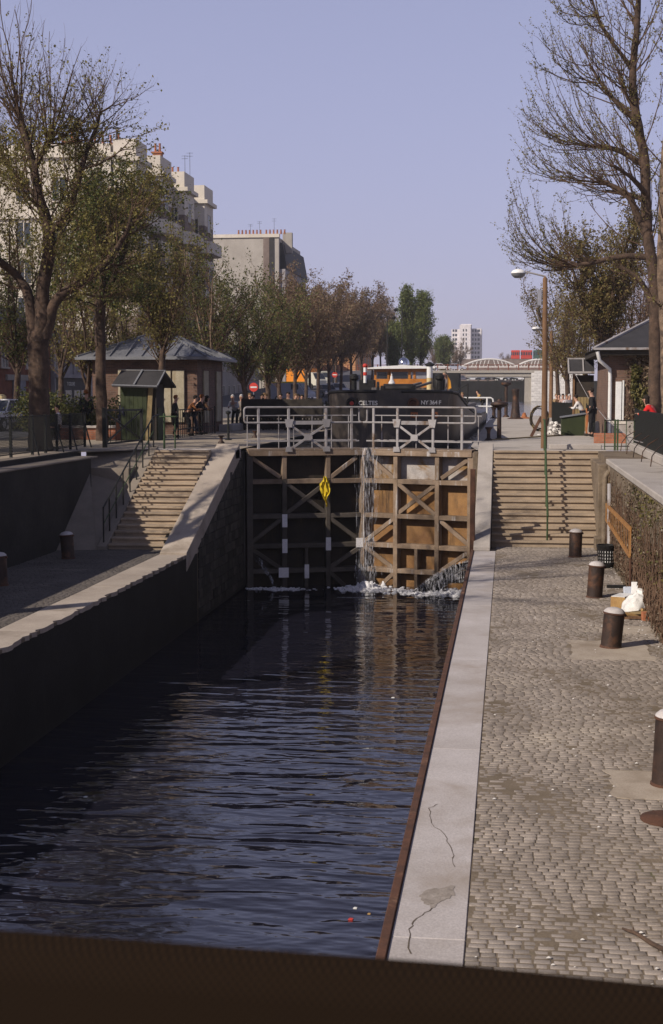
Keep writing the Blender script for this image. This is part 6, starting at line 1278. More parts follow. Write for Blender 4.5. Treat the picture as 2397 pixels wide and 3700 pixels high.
# booth on the right
o = A(2100,1500,66); o.z = UZ; x = o.x; y = 66; t = thing('watch_booth', 'tan boarded booth with a glazed tilted roof panel on the right quay', 'booth', o)
xa, xb = xat(2072,y), xat(2145,y)
bpart(o, t, 'booth_body', 'dark_wood', lambda m: m.box(xa,xb,y+.04,y+1.3,UZ,5.05)); 
for k in range(6): w = (xb-xa-.1)/6; bpart(o, t, 'board', 'tan_board', lambda m: m.box(xa+.06+w*k,xa+.06+w*k+w-.012,y,y+.035,UZ,4.05))
bpart(o, t, 'corner_post', 'pole_wood', lambda m: m.box(xa-.04,xa+.05,y-.03,y+.05,UZ,5.1)); zr0, zr1 = 4.3+(VV-1349)/FPX*y, 4.3+(VV-1300)/FPX*y
xa2, xb2 = xat(2050,y), xat(2145,y)
gl = bpart(o, t, 'roof_panel', 'slate', lambda m: m.prism([(xa2,y-.3,zr0),(xb2,y-.3,zr0),(xb2,y+.45,zr1),(xa2,y+.45,zr1)], (0,.03,-.05)))
bpart(o, gl, 'panel_frame', 'pale_paint', lambda m: (m.bar((xa2,y-.32,zr0+.02),(xb2,y-.32,zr0+.02),.05,.09), m.bar((xa2,y+.44,zr1+.03),(xb2,y+.44,zr1+.03),.05,.07), m.bar((xa2+.03,y-.32,zr0+.03),(xa2+.03,y+.44,zr1+.04),.07,.04), m.bar(((xa2+xb2)/2+.1,y-.32,zr0+.03),((xa2+xb2)/2+.1,y+.44,zr1+.04),.06,.04)))
# brick house with ivy
o = Vector((4.05,58.6,UZ)); Hs = thing('brick_house', 'brick house overgrown with ivy, with a white downpipe and zinc roof', 'house', o); X0 = 4.02; X1 = 9.0; Y1 = 66
bpart(o, Hs, 'wall', 'brick_lock', lambda m: m.box(X0,X1,58.6,Y1,UZ-.1,5.75))
bpart(o, Hs, 'eaves', 'dark_wood', lambda m: m.box(X0-.55,X1+.5,58.0,Y1+.5,5.75,5.98))
rf = bpart(o, Hs, 'roof', 'slate', lambda m: m.add([(X0-.65,57.9,5.99),(X1+.6,57.9,5.99),(X1+.6,Y1+.6,5.99),(X0-.65,Y1+.6,5.99),(6.3,62,7.5),(7.2,62,7.5)], [(0,1,5,4),(1,2,5),(2,3,4,5),(3,0,4),(3,2,1,0)]))
bpart(o, rf, 'hip_roll', 'pale_paint', lambda m: (m.bar((X0-.65,57.9,6.02),(6.3,62,7.53),.14,.08), m.bar((X0-.65,57.86,6.0),(X1+.6,57.86,6.0),.1,.09), m.bar((5.6,57.9,6.05),(6.1,60,6.8),.1,.06)))
bpart(o, Hs, 'downpipe', 'white', lambda m: m.tube([(X0-.5,57.95,5.9),(X0-.42,58.0,5.55),(X0+.02,58.45,5.2),(X0+.05,58.5,4.9),(X0+.05,58.5,UZ)], .075, 10), smooth=True)
bpart(o, Hs, 'shutter', 'white', lambda m: (m.box(X0+.28,X0+.52,58.5,58.6,3.15,4.7), m.box(X0+.55,X0+.62,58.52,58.6,3.15,4.75)), bevel=.01); bpart(o, Hs, 'window_sill', 'stucco_white', lambda m: m.box(X0+.1,X0+.7,58.42,58.6,3.0,3.12))
bpart(o, Hs, 'plinth', 'concrete', lambda m: m.box(X0+.1,X1,58.45,58.6,UZ,3.15))
def creeper(o, par, name, n, fn, leaf, size, seed, stems=40):
    """leaves and stems held close to a wall; fn(a,b) -> point on the wall, a along and b up in 0..1"""
    T = Tree(seed); rg = T.rg; o = Vector(o)
    for k in range(stems):
        a = rg.random(); b_ = rg.random()*.2; pts = []; L = rg.uniform(.3,.8)
        for i in range(9): pts.append(fn(min(1,max(0,a+rg.uniform(-.012,.012))), min(1,b_+L*i/8))); a += rg.uniform(-.012,.012)
        T.put(pts, [.012*(1-.07*i) for i in range(9)], 3)
    cl = [(rg.random(), rg.random(), rg.uniform(.03,.12)) for _ in range(max(8,n//260))]
    for k in range(n):
        c = rg.choice(cl); T.leafpts.append(fn(min(1,max(0,rg.gauss(c[0],c[2]))), min(1,max(0,rg.gauss(c[1],c[2]*1.6)))))
    V, F = T.tubes((3,), {3:4}); ob = np.array(o, np.float32)
    link(name+'_stems', npmesh(name+'_stems', np.array(V, np.float32)-ob, F, 'twig'), par); V, F = T.leaves(size, seed)
    l = link(name, npmesh(name, V-ob, F, leaf, smooth=False), par); l['kind'] = 'stuff'; return l
rgc = random.Random(77)
creeper(o, Hs, 'dry_creeper', 5200, lambda a, b_: Vector((X0+.65+a*3.4, 58.6-.03-rgc.random()*.16, 2.6+b_*3.1)), 'leaf_dry', .13, 5, 90)
creeper(o, Hs, 'ivy', 3600, lambda a, b_: Vector((X0+.9+a*3.0, 58.5-.05-rgc.random()*.2, 3.0+b_*2.6)), 'leaf_ivy', .13, 6, 10)
# ivy and dead vines down the quay wall
cre = thing('wall_creeper', 'dry brown creeper hanging down the sunlit retaining wall', 'creeper', (RW,30,0))
creeper((RW,30,0), cre, 'dry_vines', 6500, lambda a, b_: Vector((RW-.02-rgc.random()*.10*(1-.4*b_), 20.5+a*18.5, .05+b_*2.25)), 'leaf_vine', .05, 8, 520)
creeper((RW,30,0), cre, 'moss', 900, lambda a, b_: Vector((RW-.02-rgc.random()*.07, 22+a*17, .9+b_*1.4)), 'leaf_ivy', .06, 12, 10)
# drainpipe, orange grating and other things on that wall
m = MB((RW-.12,38.2,0)); m.tube([(RW-.12,38.3,0),(RW-.12,38.3,2.05),(RW-.02,38.3,2.2)], .075, 10); tag(m.build('drainpipe', 'rwall', smooth=True), 'brown stone coloured drainpipe at the end of the overgrown wall', 'pipe')
m = MB((RW-.1,36.9,0)); m.tube([(RW-.10,36.6,.35),(RW-.10,36.9,1.95)], .06, 10); tag(m.build('drainpipe', 'pale_paint', smooth=True), 'pale blue grey drainpipe beside the orange grating', 'pipe')
o = Vector((RW-.06,34,1.0)); t = thing('iron_grating', 'long orange painted slatted grating hung on the overgrown wall', 'grating', o)
MT['orange_wood'] = M('orange_slats', (.36,.185,.06), (.25,.115,.04), 3, .75, .3, 40, dirt=(.14,.07,.035), dirt_amt=(.58,.72), var=.12)
ga, gb = Vector((RW-.13,37.6,0)), Vector((RW-.13,30.2,0)); zt0, zt1, zb0, zb1 = 1.36,1.43,.98,.86
bpart(o, t, 'top_rail', 'orange_wood', lambda m: m.bar(ga+Vector((0,0,zt0)),gb+Vector((0,0,zt1)),.05,.08)); bpart(o, t, 'bottom_rail', 'orange_wood', lambda m: m.bar(ga+Vector((0,0,zb0)),gb+Vector((0,0,zb1)),.05,.07))
for k in range(17):
    q = ga.lerp(gb,k/16); f = k/16; bpart(o, t, 'slat', 'orange_wood', lambda m: m.bar(q+Vector((0,0,zb0+(zb1-zb0)*f)),q+Vector((0,0,zt0+(zt1-zt0)*f)),.03 if k in (0,16) else .009,.10 if k in (0,16) else .035,up=(0,1,0)))
for q in (ga,gb): bpart(o, t, 'bracket', 'rust', lambda m: m.bar(q+Vector((.0,-.2 if q is gb else .2,1.1)),q+Vector((.16,-.2 if q is gb else .2,1.1)),.04))
m = MB((RW-.1,29.9,0)); m.tube([(RW-.13,29.95,.02),(RW-.14,29.95,.85)], .025, 6); tag(m.build('prop', 'rust'), 'thin rusty prop under the end of the orange grating', 'prop')
# wire litter basket on the wall
c = Vector((2.45,35.25,0)); t = thing('litter_basket', 'black perforated litter basket with white marks by the overgrown wall', 'litter bin', c)
bpart(c, t, 'basket', 'black_iron', lambda m: m.lathe(c, [(.2,.03),(.215,.05),(.25,.5),(.265,.52),(.265,.56),(.24,.56),(.235,.5),(.2,.08),(.02,.07)], 22), smooth=True)
for k in range(9):
    a = -math.pi/2+(k-4)*.26; 
    for z in (.16,.24,.32,.40): rr = .205+.09*z; q = c+Vector((rr*math.cos(a)*1.02, rr*math.sin(a)*1.02, z)); bpart(c, t, 'slot', 'white' if (k in (3,4,5)) else 'pale_paint', lambda m: m.box(q.x-.008,q.x+.008,q.y-.004,q.y+.004,z-.022,z+.022, rz=a+math.pi/2))
bpart(c, t, 'bracket', 'rust', lambda m: (m.bar(c+Vector((.22,0,.46)),Vector((RW,35.1,.4)),.03), m.bar(Vector((RW-.05,35.1,.0)),Vector((RW-.05,35.1,.42)),.05)))
# rubbish heap
MT['cardboard'] = M('cardboard', (.42,.27,.11), (.32,.19,.075), 4, .9, .2, 40, var=.2); MT['plastic_white'] = plain('white_sack', (.72,.71,.68), .55); MT['bluegrey'] = plain('blue_grey_card', (.50,.54,.62), .6)
def boxthing(name, label, cat, c, s, rz, mat, top=None, tilt=None):
    m = MB(c); m.box(c[0]-s[0]/2,c[0]+s[0]/2,c[1]-s[1]/2,c[1]+s[1]/2,c[2],c[2]+s[2], rz=rz, tilt=tilt); o_ = tag(m.build(name, mat, bevel=.008), label, cat)
    if top: q = MB(c); q.box(c[0]-s[0]/2+.01,c[0]+s[0]/2-.01,c[1]-s[1]/2+.01,c[1]+s[1]/2-.01,c[2]+s[2]+.003,c[2]+s[2]+.012, rz=rz, c=(c[0],c[1],c[2]+s[2]/2), tilt=tilt); q.build('lid', top, o_)
    return o_
boxthing('cardboard_box', 'brown cardboard box with a white lid in the rubbish heap', 'box', (2.3,28.55,0), (.30,.55,.26), R(-24), 'cardboard', 'white')
boxthing('card_sheet', 'blue grey card sheet standing against the rubbish heap', 'card', (2.45,28.9,.05), (.2,.06,.34), R(8), 'bluegrey', tilt=(R(-18),'X')); boxthing('card_sheet', 'white card sheet standing against the overgrown wall', 'card', (2.6,28.8,.10), (.22,.05,.40), R(-6), 'white', tilt=(R(-14),'X')); boxthing('wood_block', 'dark brown wood block under the white card sheet', 'wood', (2.56,28.45,0), (.34,.26,.14), R(10), 'pole_wood')
rg = random.Random(21); m = MB((2.5,27.6,0)); V = []; F = []; n = 36; rows_ = 14
for i in range(rows_):
    t_ = i/(rows_-1)*math.pi/2
    for j in range(n): a = 2*math.pi*j/n; k = 1+.10*math.sin(3*a+1)+rg.uniform(-.05,.05); k = 1+.10*math.sin(3*a+1)+rg.uniform(-.008,.008); k *= 1+.035*math.sin(7*a+4*t_)+.025*math.sin(11*a-6*t_); V.append((2.5+.30*k*math.cos(t_)*math.cos(a), 27.65+.34*k*math.cos(t_)*math.sin(a), .16+.27*math.sin(t_)*k+.07*math.cos(a)))
for i in range(rows_-1):
    for j in range(n): F.append((i*n+j,i*n+(j+1)%n,(i+1)*n+(j+1)%n,(i+1)*n+j))
F.append(tuple(range(n))[::-1]); m.add(V, F); tag(m.build('plastic_sack', 'plastic_white', smooth=True), 'bulging white plastic sack on the rubbish heap', 'sack')
for k, (x, y, z, L, w, rz, tl, mt) in enumerate(((2.42,27.3,.05,.42,.12,.3,.12,'cardboard'),(2.55,27.25,.10,.40,.10,-.35,-.1,'tan_board'),(2.35,27.35,.02,.40,.07,-.2,.05,'cardboard'),(2.6,27.4,.12,.2,.2,.6,.3,'cardboard'),(2.48,27.15,.02,.36,.06,.1,0,'pole_wood'),(2.62,27.1,.0,.14,.14,.2,0,'clay'),(2.2,27.2,.0,.30,.04,.15,0,'pole_wood'))):
    m = MB((x,y,z)); m.box(x-L/2,x+L/2,y-w/2,y+w/2,z,z+(.16 if mt == 'clay' else .045), rz=rz, tilt=(tl,'Y')); tag(m.build('wood_scrap' if mt != 'clay' else 'brick', mt), ['flat cardboard scrap under the sack','short pale plank under the sack','long cardboard strip before the sack','crumpled cardboard square beside the sack','dark stick in front of the sack','red brick at the corner of the rubbish heap','loose stick lying left of the rubbish heap'][k], 'rubbish')
m = MB((2.2,30.9,0)); m.box(2.2,2.62,31.5,31.62,0,.06); tag(m.build('iron_bar', 'black_iron'), 'dark iron bar lying near the rubbish heap', 'iron bar')
# stick at the lower right
a, b_ = G(2250,3355,.02), G(2397,3430,.03); m = MB(a); m.tube([a,a.lerp(b_,.35)+Vector((0,.02,.012)),a.lerp(b_,.7),b_,b_+(b_-a)*.5], [.010,.016,.019,.021,.02], 8); m.tube([a.lerp(b_,.3),a.lerp(b_,.22)+Vector((.02,.06,.02))], .006, 5); tag(m.build('stick', 'bark', smooth=True), 'broken brown stick lying on the cobbles', 'stick')
# litter on the quay
rg = random.Random(31)
m = MB((1.2,25,0))
for k in range(260):
    x, y = rg.uniform(-.2,2.65), 10+rg.random()**1.6*29
    if rg.random() < .45: x = rg.gauss(2.35,.25); y = rg.uniform(24,37)
    if x > 2.66: continue
    r_ = rg.uniform(.006,.02); m.add([(x-r_,y-r_*.6,.012),(x+r_,y-r_*.4,.014),(x+r_*.7,y+r_,.016),(x-r_*.8,y+r_*.6,.012),(x,y,.012+r_*.7)], [(0,1,4),(1,2,4),(2,3,4),(3,0,4),(3,2,1,0)])
tag(m.build('litter', 'tile_white'), kind='stuff')
for u, v, r_, mt, lab in ((1284,3282,.025,'white','small white scrap floating on the canal water'),(1268,3322,.03,'redpaint','small red scrap floating on the canal water'),(1334,3303,.02,'cardboard','tan leaf floating on the canal water'),(1421,2521,.035,'white','white scrap floating in front of the sunlit gate leaf'),(310,2880,.03,'white','white scrap floating beside the dark lock wall')):
    p = G(u,v,WZ); m = MB(p); m.prism([(p.x-r_,p.y-r_*.7,WZ-.002),(p.x+r_*.8,p.y-r_,WZ-.002),(p.x+r_,p.y+r_*.6,WZ-.002),(p.x-r_*.4,p.y+r_,WZ-.002)], (0,0,.012)); tag(m.build('floating_scrap', mt), lab, 'litter')
# stair handrail, end railing and wall fence on the right
o = Vector((1.12,40,0)); t = thing('handrail', 'green iron handrail down the middle of the wide steps', 'handrail', o)
for y in (39.9,41.3,42.8,44.2): z = max(0,(y-39.7)*(2.5/4.45)); bpart(o, t, 'post', 'green_iron', lambda m: m.tube([(1.12,y,z-.05),(1.12,y,z+.9)], .026, 8))
bpart(o, t, 'rail', 'green_iron', lambda m: m.tube([(1.12,39.7,.85),(1.12,44.25,3.42),(1.12,45.4,3.42)], .032, 8))
o = Vector((3.0,44.6,UZ)); t = thing('railing', 'green iron railing with thick posts at the head of the wide steps', 'railing', o)
for x, w in ((2.97,.03),(3.28,.06),(3.36,.05),(3.62,.022),(3.85,.022)): bpart(o, t, 'post', 'green_iron', lambda m: m.bar((x,44.6,UZ-.02),(x,44.6,3.45),w,w))
bpart(o, t, 'rail', 'dark_iron', lambda m: (m.bar((2.95,44.6,3.42),(4.0,44.6,3.40),.03), m.bar((2.95,44.6,2.62),(4.0,44.6,2.62),.025)))
m = MB((3.1,47,UZ)); m.box(3.0,4.1,50.5,50.8,UZ,2.85); tag(m.build('low_wall', 'brick_orange'), 'low orange brick wall behind the green railing', 'wall')
picket_fence('picket_fence', 'tall black picket fence on the wall top where the red clad person leans', [(3.95,45.2),(3.85,30.0)], 1.02, .12, .075, 'dark_iron', z=2.72, rails=(.1,.97), postw=.08)
for y in (44.2,42.0,39.8,37.4,35.0): p0 = Vector((3.75,y,2.75)); m = MB(p0); m.tube([(3.85,y,3.1),(3.6,y-.05,2.95),(3.45,y-.1,2.75),(3.42,y-.1,2.5)], .014, 6); tag(m.build('fence_stay', 'bollard'), 'bent rusty stay bracing the tall black picket fence', 'stay', 'bent stays along the picket fence')
p = [A(2077,1347,64),A(2128,1440,60),A(2195,1520,52),A(2295,1592,44),A(2397,1618,38),A(2480,1622,34)]; Q = []
for i in range(len(p)-1):
    for k in range(5): Q.append(p[i].lerp(p[i+1],k/5))
m = MB(p[0]); m.tube(Q+[p[-1]], .012, 5); tag(m.build('cable', 'pale_paint'), 'thin pale cable drooping from the tan booth past the picket fence', 'cable')
# ================================================================== PEOPLE
MT['skin'] = M('skin', (.46,.27,.19), (.38,.21,.15), 6, .6, .05, 60, var=.12)
def cloth(c):
    k = 'cloth_%d_%d_%d' % tuple(int(x*1000) for x in c)
    if k not in MT: MT[k] = M(k, c, tuple(x*.7 for x in c), 6, .9, .3, 60, var=.04)
    return k
TMP = bpy.data.scenes.new('tmp')
def skinmesh(verts, edges, radii, name, mat, sub=1):
    me = bpy.data.meshes.new(name); me.from_pydata([tuple(v) for v in verts], edges, []); ob = bpy.data.objects.new(name, me); TMP.collection.objects.link(ob)
    ob.modifiers.new('skin','SKIN').use_smooth_shade = True
    sv = me.skin_vertices[0].data
    for i, r_ in enumerate(radii): sv[i].radius = r_ if isinstance(r_, tuple) else (r_, r_)
    sv[0].use_root = True
    s = ob.modifiers.new('sub','SUBSURF'); s.levels = s.render_levels = sub
    vl_ = TMP.view_layers[0]; vl_.update(); dg = vl_.depsgraph; m2 = bpy.data.meshes.new_from_object(ob.evaluated_get(dg)); bpy.data.objects.remove(ob); bpy.data.meshes.remove(me)
    m2.name = name; m2.materials.clear(); m2.materials.append(MT[mat]); m2.polygons.foreach_set('use_smooth',[True]*len(m2.polygons)); return m2
def person(label, loc, face, h, top, legs, hair, pose='stand', coat=False, seed=0, group=None, look=0, hairlong=False, skirt=False, shoe=(.03,.025,.02), sleeve=True):
    """figure facing local +y; pose: stand, lean (forearms on a rail), sit; body, clothes, hair"""
    rg = random.Random(seed); s = h/1.72; t = thing('person', label, 'person', loc, face, group); t.scale = (s,s,s)
    j = lambda a=.02: rg.uniform(-a,a); V3 = Vector
    if pose == 'sit': pel = V3((0,0,.50)); ch = V3((j(),.03,.98)); nk = V3((j(),.05,1.12))
    elif pose == 'lean': pel = V3((j(),-.14,.90)); ch = V3((j(),.12,1.24)); nk = V3((j(),.22,1.38))
    else: pel = V3((j(.03),0,.92)); ch = V3((j(.02),.0,1.30)); nk = V3((j(.02),.02,1.44))
    ab = pel.lerp(ch,.5); dn = (nk-ch).normalized(); hd = nk+V3((0,.03,.10)); ht = hd+V3((j(.02),.01,.14))
    sh = []; el = []; ha = []; hip = []; kn = []; an = []; to = []
    for sd in (-1,1):
        S = ch+V3((sd*.175,0,.045)); sh.append(S)
        if pose == 'lean': E_ = V3((sd*(.25+j(.03)),S.y+.13,S.z-.24)); H_ = V3((sd*(.10+j(.06)),S.y+.34,1.10)); 
        elif pose == 'sit': E_ = V3((sd*.26,S.y-.08,S.z-.27)); H_ = V3((sd*.24,S.y-.05+.1*(sd > 0),.53))
        else: E_ = V3((sd*(.25+j(.02)),S.y-.03+j(.05),S.z-.29)); H_ = V3((sd*(.22+j(.04)),S.y+.10+j(.06),S.z-.52))
        el.append(E_); ha.append(H_); hp = pel+V3((sd*.09,0,-.02)); hip.append(hp)
        if pose == 'sit': K = V3((sd*.11,.42,.50)); An = V3((sd*.12,.46,.09)); 
        else: K = V3((sd*(.10+j(.02)),pel.y*.4+.03+j(.06),.49)); An = V3((sd*(.11+j(.02)),j(.07)-.02,.08))
        kn.append(K); an.append(An); to.append(An+V3((sd*.03,.17,-.04)))
    # body: one continuous skinned figure
    v = [pel,ab,ch,nk,hd,ht]; e = [(0,1),(1,2),(2,3),(3,4),(4,5)]; r_ = [(.13,.10),(.12,.095),(.14,.10),(.055,.055),(.078,.092),(.072,.085)]
    for k in range(2):
        b_ = len(v); v += [sh[k],el[k],ha[k]+(el[k]-ha[k])*.12,ha[k]]; e += [(2,b_),(b_,b_+1),(b_+1,b_+2),(b_+2,b_+3)]; r_ += [.058,.044,.030,(.036,.022)]
        b_ = len(v); v += [hip[k],kn[k],an[k],to[k]]; e += [(0,b_),(b_,b_+1),(b_+1,b_+2),(b_+2,b_+3)]; r_ += [.085,.058,.038,.032]
    me = skinmesh(v, e, r_, 'body', 'skin')
    bm = bmesh.new(); bm.from_mesh(me)                           # five fingers on each hand, nose, ears
    add = MB()
    for k, sd in enumerate((-1,1)):
        d = (ha[k]-el[k]).normalized(); side = d.cross(V3((0,0,1))); side = side.normalized() if side.length > .1 else V3((1,0,0)); pn = side.cross(d).normalized()
        for q in range(4):
            b0 = ha[k]+d*.02+side*(q-1.5)*.018; L_ = (.07,.08,.075,.058)[q]; add.tube([b0,b0+d*L_*.5-pn*.008,b0+d*L_-pn*.028], [.009,.008,.006], 5)
        b0 = ha[k]-side*sd*.03; add.tube([b0,b0-side*sd*.022+d*.03,b0-side*sd*.022+d*.058-pn*.012], [.010,.009,.007], 5)
    fr = V3((math.sin(look), math.cos(look), 0)); hc = (hd+ht)/2
    add.ell(hc+fr*.095+V3((0,0,-.02)), (.014,.022,.024), 6, 5)
    for sd in (-1,1): add.ell(hc+V3((fr.y,-fr.x,0))*sd*.083+V3((0,0,-.02)), (.014,.022,.032), 6, 5)
    add.ell(hc+fr*.082+V3((0,0,-.07)), (.026,.012,.008), 6, 4)
    m2 = bpy.data.meshes.new('tmp'); m2.from_pydata(add.v, [], add.f); bm.from_mesh(m2); bm.to_mesh(me); bm.free(); bpy.data.meshes.remove(m2)
    me.polygons.foreach_set('use_smooth',[True]*len(me.polygons)); body = link('body', me, t)
    m = MB()
    for sd in (-1,1): m.ell(hc+fr*.086+V3((fr.y,-fr.x,0))*sd*.032+V3((0,0,.012)), (.012,.01,.008), 6, 4)
    m.build('eyes', cloth((.03,.025,.02)), t)
    m = MB(); c = hc-fr*.018+V3((0,0,.035)); m.ell(c, (.094,.106,.098), 12, 8); 
    if hairlong: m.ell(c-fr*.03+V3((0,0,-.10)), (.095,.075,.14), 10, 7)
    hr = m.build('hair', cloth(hair), t, smooth=True)
    for vv in hr.data.vertices:                                  # hair sits above the brow and round the back
        rel = vv.co-hc
        if rel.dot(fr) > .045 and rel.z < .05: vv.co -= fr*(rel.dot(fr)-.03)
        vv.co += V3((rg.uniform(-.006,.006),)*3)
    # clothes
    v = [pel+V3((0,0,-.06 if not coat else -.10)),ab,ch,nk-dn*.045]; e = [(0,1),(1,2),(2,3)]; r_ = [(.158,.125),(.148,.118),(.165,.122),(.075,.075)]
    if coat: v += [pel+V3((0,.01,-.30)),pel+V3((0,.01,-.48))]; e += [(0,4),(4,5)]; r_ += [(.18,.14),(.20,.15)]
    for k in range(2):
        b_ = len(v); w = ha[k]+(el[k]-ha[k])*(.2 if sleeve else .8); v += [sh[k],el[k],w]; e += [(2,b_),(b_,b_+1),(b_+1,b_+2)]; r_ += [.075,.060,.046]
    link('jacket' if coat or sleeve else 'shirt', skinmesh(v, e, r_, 'jacket', cloth(top)), t)
    if skirt:
        m = MB(); prof_ = [(.15,0),(.18,-.2),(.22,-.45)]; 
        if pose == 'sit': m.tube([pel+V3((0,-.05,0)),pel+V3((0,.2,.02)),pel+V3((0,.42,.0))], [.17,.17,.15], 12)
        else: m.lathe(pel, [(r__,z) for r__, z in prof_[::-1]], 14)
        m.build('skirt', cloth(legs), t, smooth=True)
    else:
        v = [pel+V3((0,0,.02))]; e = []; r_ = [(.150,.118)]
        for k in range(2): b_ = len(v); v += [hip[k],kn[k],an[k]+V3((0,0,.03))]; e += [(0,b_),(b_,b_+1),(b_+1,b_+2)]; r_ += [.098,.072,.058]
        link('trousers', skinmesh(v, e, r_, 'trousers', cloth(legs)), t)
    for k in range(2): m = MB(); m.ell((an[k]+to[k])/2+V3((0,.02,-.01)), (.05,.14,.05), 10, 6); m.build('shoe', cloth(shoe), t, smooth=True)
    return t
BLK, NAV, BRN, TAN, GRY, WHT = (.018,.017,.018), (.03,.035,.055), (.10,.05,.025), (.34,.24,.14), (.16,.16,.17), (.68,.66,.65)
HB, HR, HG, HL = (.02,.014,.01), (.20,.07,.02), (.45,.44,.43), (.18,.11,.05)
def at_px(u, vfeet, z=UZ): p = G(u,vfeet,z); return (p.x, p.y, z)
face_c = lambda x, y: math.atan2(-( -4.5-x), 50-y)           # towards the gate
# left group at the railing
person('white haired person in a long black coat at the railing before the lock house', (-13.35,54.1,UZ), R(-70), 1.62, BLK, BLK, HG, 'stand', True, 1)
person('red haired person in a black coat beside the white haired person', (-13.0,54.9,UZ), R(-80), 1.66, BLK, BLK, HR, 'stand', True, 2)
person('person in a rust brown jacket leaning on the railing with arms folded', (-12.95,57.3,UZ), R(-75), 1.70, (.24,.09,.03), BLK, HB, 'lean', False, 3)
person('dark haired person in a black jacket at the railing before the pale shutters', (-12.95,58.6,UZ), R(-65), 1.74, BLK, NAV, HR, 'lean', False, 4)
person('person with long dark hair and a brown coat at the railing end', (-12.95,59.6,UZ), R(-60), 1.68, BRN, BLK, HB, 'lean', True, 5, hairlong=True)
p = at_px(445,1592); person('man in a navy coat with a pale collar beside the green booth', (p[0]-.1,p[1]+.3,UZ), R(-60), 1.64, NAV, NAV, HB, 'stand', True, 6)
p = A(313,1500,53.4); person('red haired person in black standing behind the brick planter', (p.x,53.4,UZ+.15), R(20), 1.72, BLK, BLK, HR, 'stand', False, 7)
p = A(222,1530,52.2); person('person in a white blouse and dark skirt sitting on the planter wall', (p.x-.02,52.0,UZ+.03), R(115), 1.55, WHT, BLK, HB, 'sit', False, 8, skirt=True)
# crowd behind the barrier
rg = random.Random(44)
crowd = [(848,(.55,.53,.52),HG,'white haired person in a pale jacket at the end of the barrier'),(876,(.20,.17,.15),HG,'grey haired person in a taupe coat behind the barrier'),(905,BRN,HL,'brown haired person in a brown coat behind the barrier'),(926,(.03,.12,.16),HB,'dark haired person in a teal sweater with a white collar'),(948,BLK,HB,'dark figure in black beside the teal sweater'),(958,(.30,.16,.10),HL,'person in a russet jacket with pale hands raised'),(972,TAN,HL,'fair haired person in a tan jacket by the tree trunk'),(1018,BLK,HB,'person in black in front of the yellow roofed van'),(1045,(.25,.33,.45),HB,'person in a light blue shirt by the barrier'),(1062,(.42,.14,.07),HL,'person in an orange top by the barrier'),(1080,(.22,.06,.05),HB,'person in a dark red jacket at the barrier end'),(1094,BLK,HB,'person in black at the end of the barrier')]
for k, (u, c, hr_, lab) in enumerate(crowd):
    y = 67.2+(k % 3)*.7; p = A(u,1500,y); person(lab, (p.x,y,UZ), R(180+rg.uniform(-35,35)), rg.uniform(1.62,1.78), c, rg.choice((BLK,NAV,BRN)), hr_, 'lean' if k % 3 == 0 else 'stand', k % 4 == 1, 100+k)
# right bank
p = A(2139,1560,55.5); person('man in a long black coat standing by the rust orange post', (p.x,55.5,UZ+.1), R(75), 1.84, BLK, BLK, HB, 'stand', True, 30); person('dark haired child in a white shirt beside the man in the black jacket', (p.x-.15,61.0,UZ+.1), R(70), 1.62, WHT, NAV, HB, 'lean', False, 31)
for k, (u, y, c, hr_, lab) in enumerate(((2012,86,TAN,HL,'fair haired person in a beige coat behind the right picket fence'),(2022,85,BRN,HB,'dark haired person in a brown coat behind the right picket fence'),(2036,84,(.45,.30,.26),HB,'person in a dusty pink top behind the right picket fence'),(2046,82,(.62,.60,.62),HR,'person in a white shirt leaning on the right picket fence'),(2058,80,(.30,.28,.30),HG,'grey haired person in a grey coat by the tan booth'))):
    p = A(u,1500,y); person(lab, (p.x,y+.6,UZ), R(160+k*12), 1.66, c, BLK, hr_, 'lean' if k in (3,) else 'stand', True, 60+k)
person('dark haired person in a bright red sweater leaning on the tall black fence', (4.33,43.7,2.58), R(62), 1.66, (.62,.02,.02), NAV, HB, 'lean', False, 33, hairlong=True)
# on the barge and the bridge
p = A(1608,1440,62); person('man in a grey shirt and flat cap on the barge foredeck', (p.x,62,3.45), R(160), 1.72, (.20,.18,.18), NAV, (.25,.22,.18), 'stand', False, 50)
p = A(1672,1440,86); person('man in a dark jacket sitting low on the barge', (p.x,86,2.55), R(150), 1.70, BLK, BLK, HL, 'stand', False, 51)
p = A(1738,1440,104); person('man in a mustard shirt at the white pipe rail', (p.x,104,2.72), R(100), 1.75, (.40,.26,.09), BLK, HB, 'lean', False, 52)
p = A(1911,1310,287); person('dark figure walking over the road bridge', (p.x,287,8.5), R(80), 1.75, BLK, BLK, HB, 'stand', True, 53)
# orange flag on the barge
p = A(1618,1400,61); o = Vector((p.x,61,4.0)); t = thing('flag', 'small orange pennant on a short staff on the barge', 'flag', o); bpart(o, t, 'staff', 'pole_wood', lambda m: m.tube([(p.x,61,3.9),(p.x,61,5.0)], .02, 6)); MT['orange_cloth'] = plain('orange_cloth', (.62,.28,.03), .8)
bpart(o, t, 'cloth', 'orange_cloth', lambda m: m.prism([(p.x+.02,61,4.95),(p.x+.12,61.02,4.75),(p.x+.16,61.0,4.45),(p.x+.02,61,4.40)], (0,.01,0)))

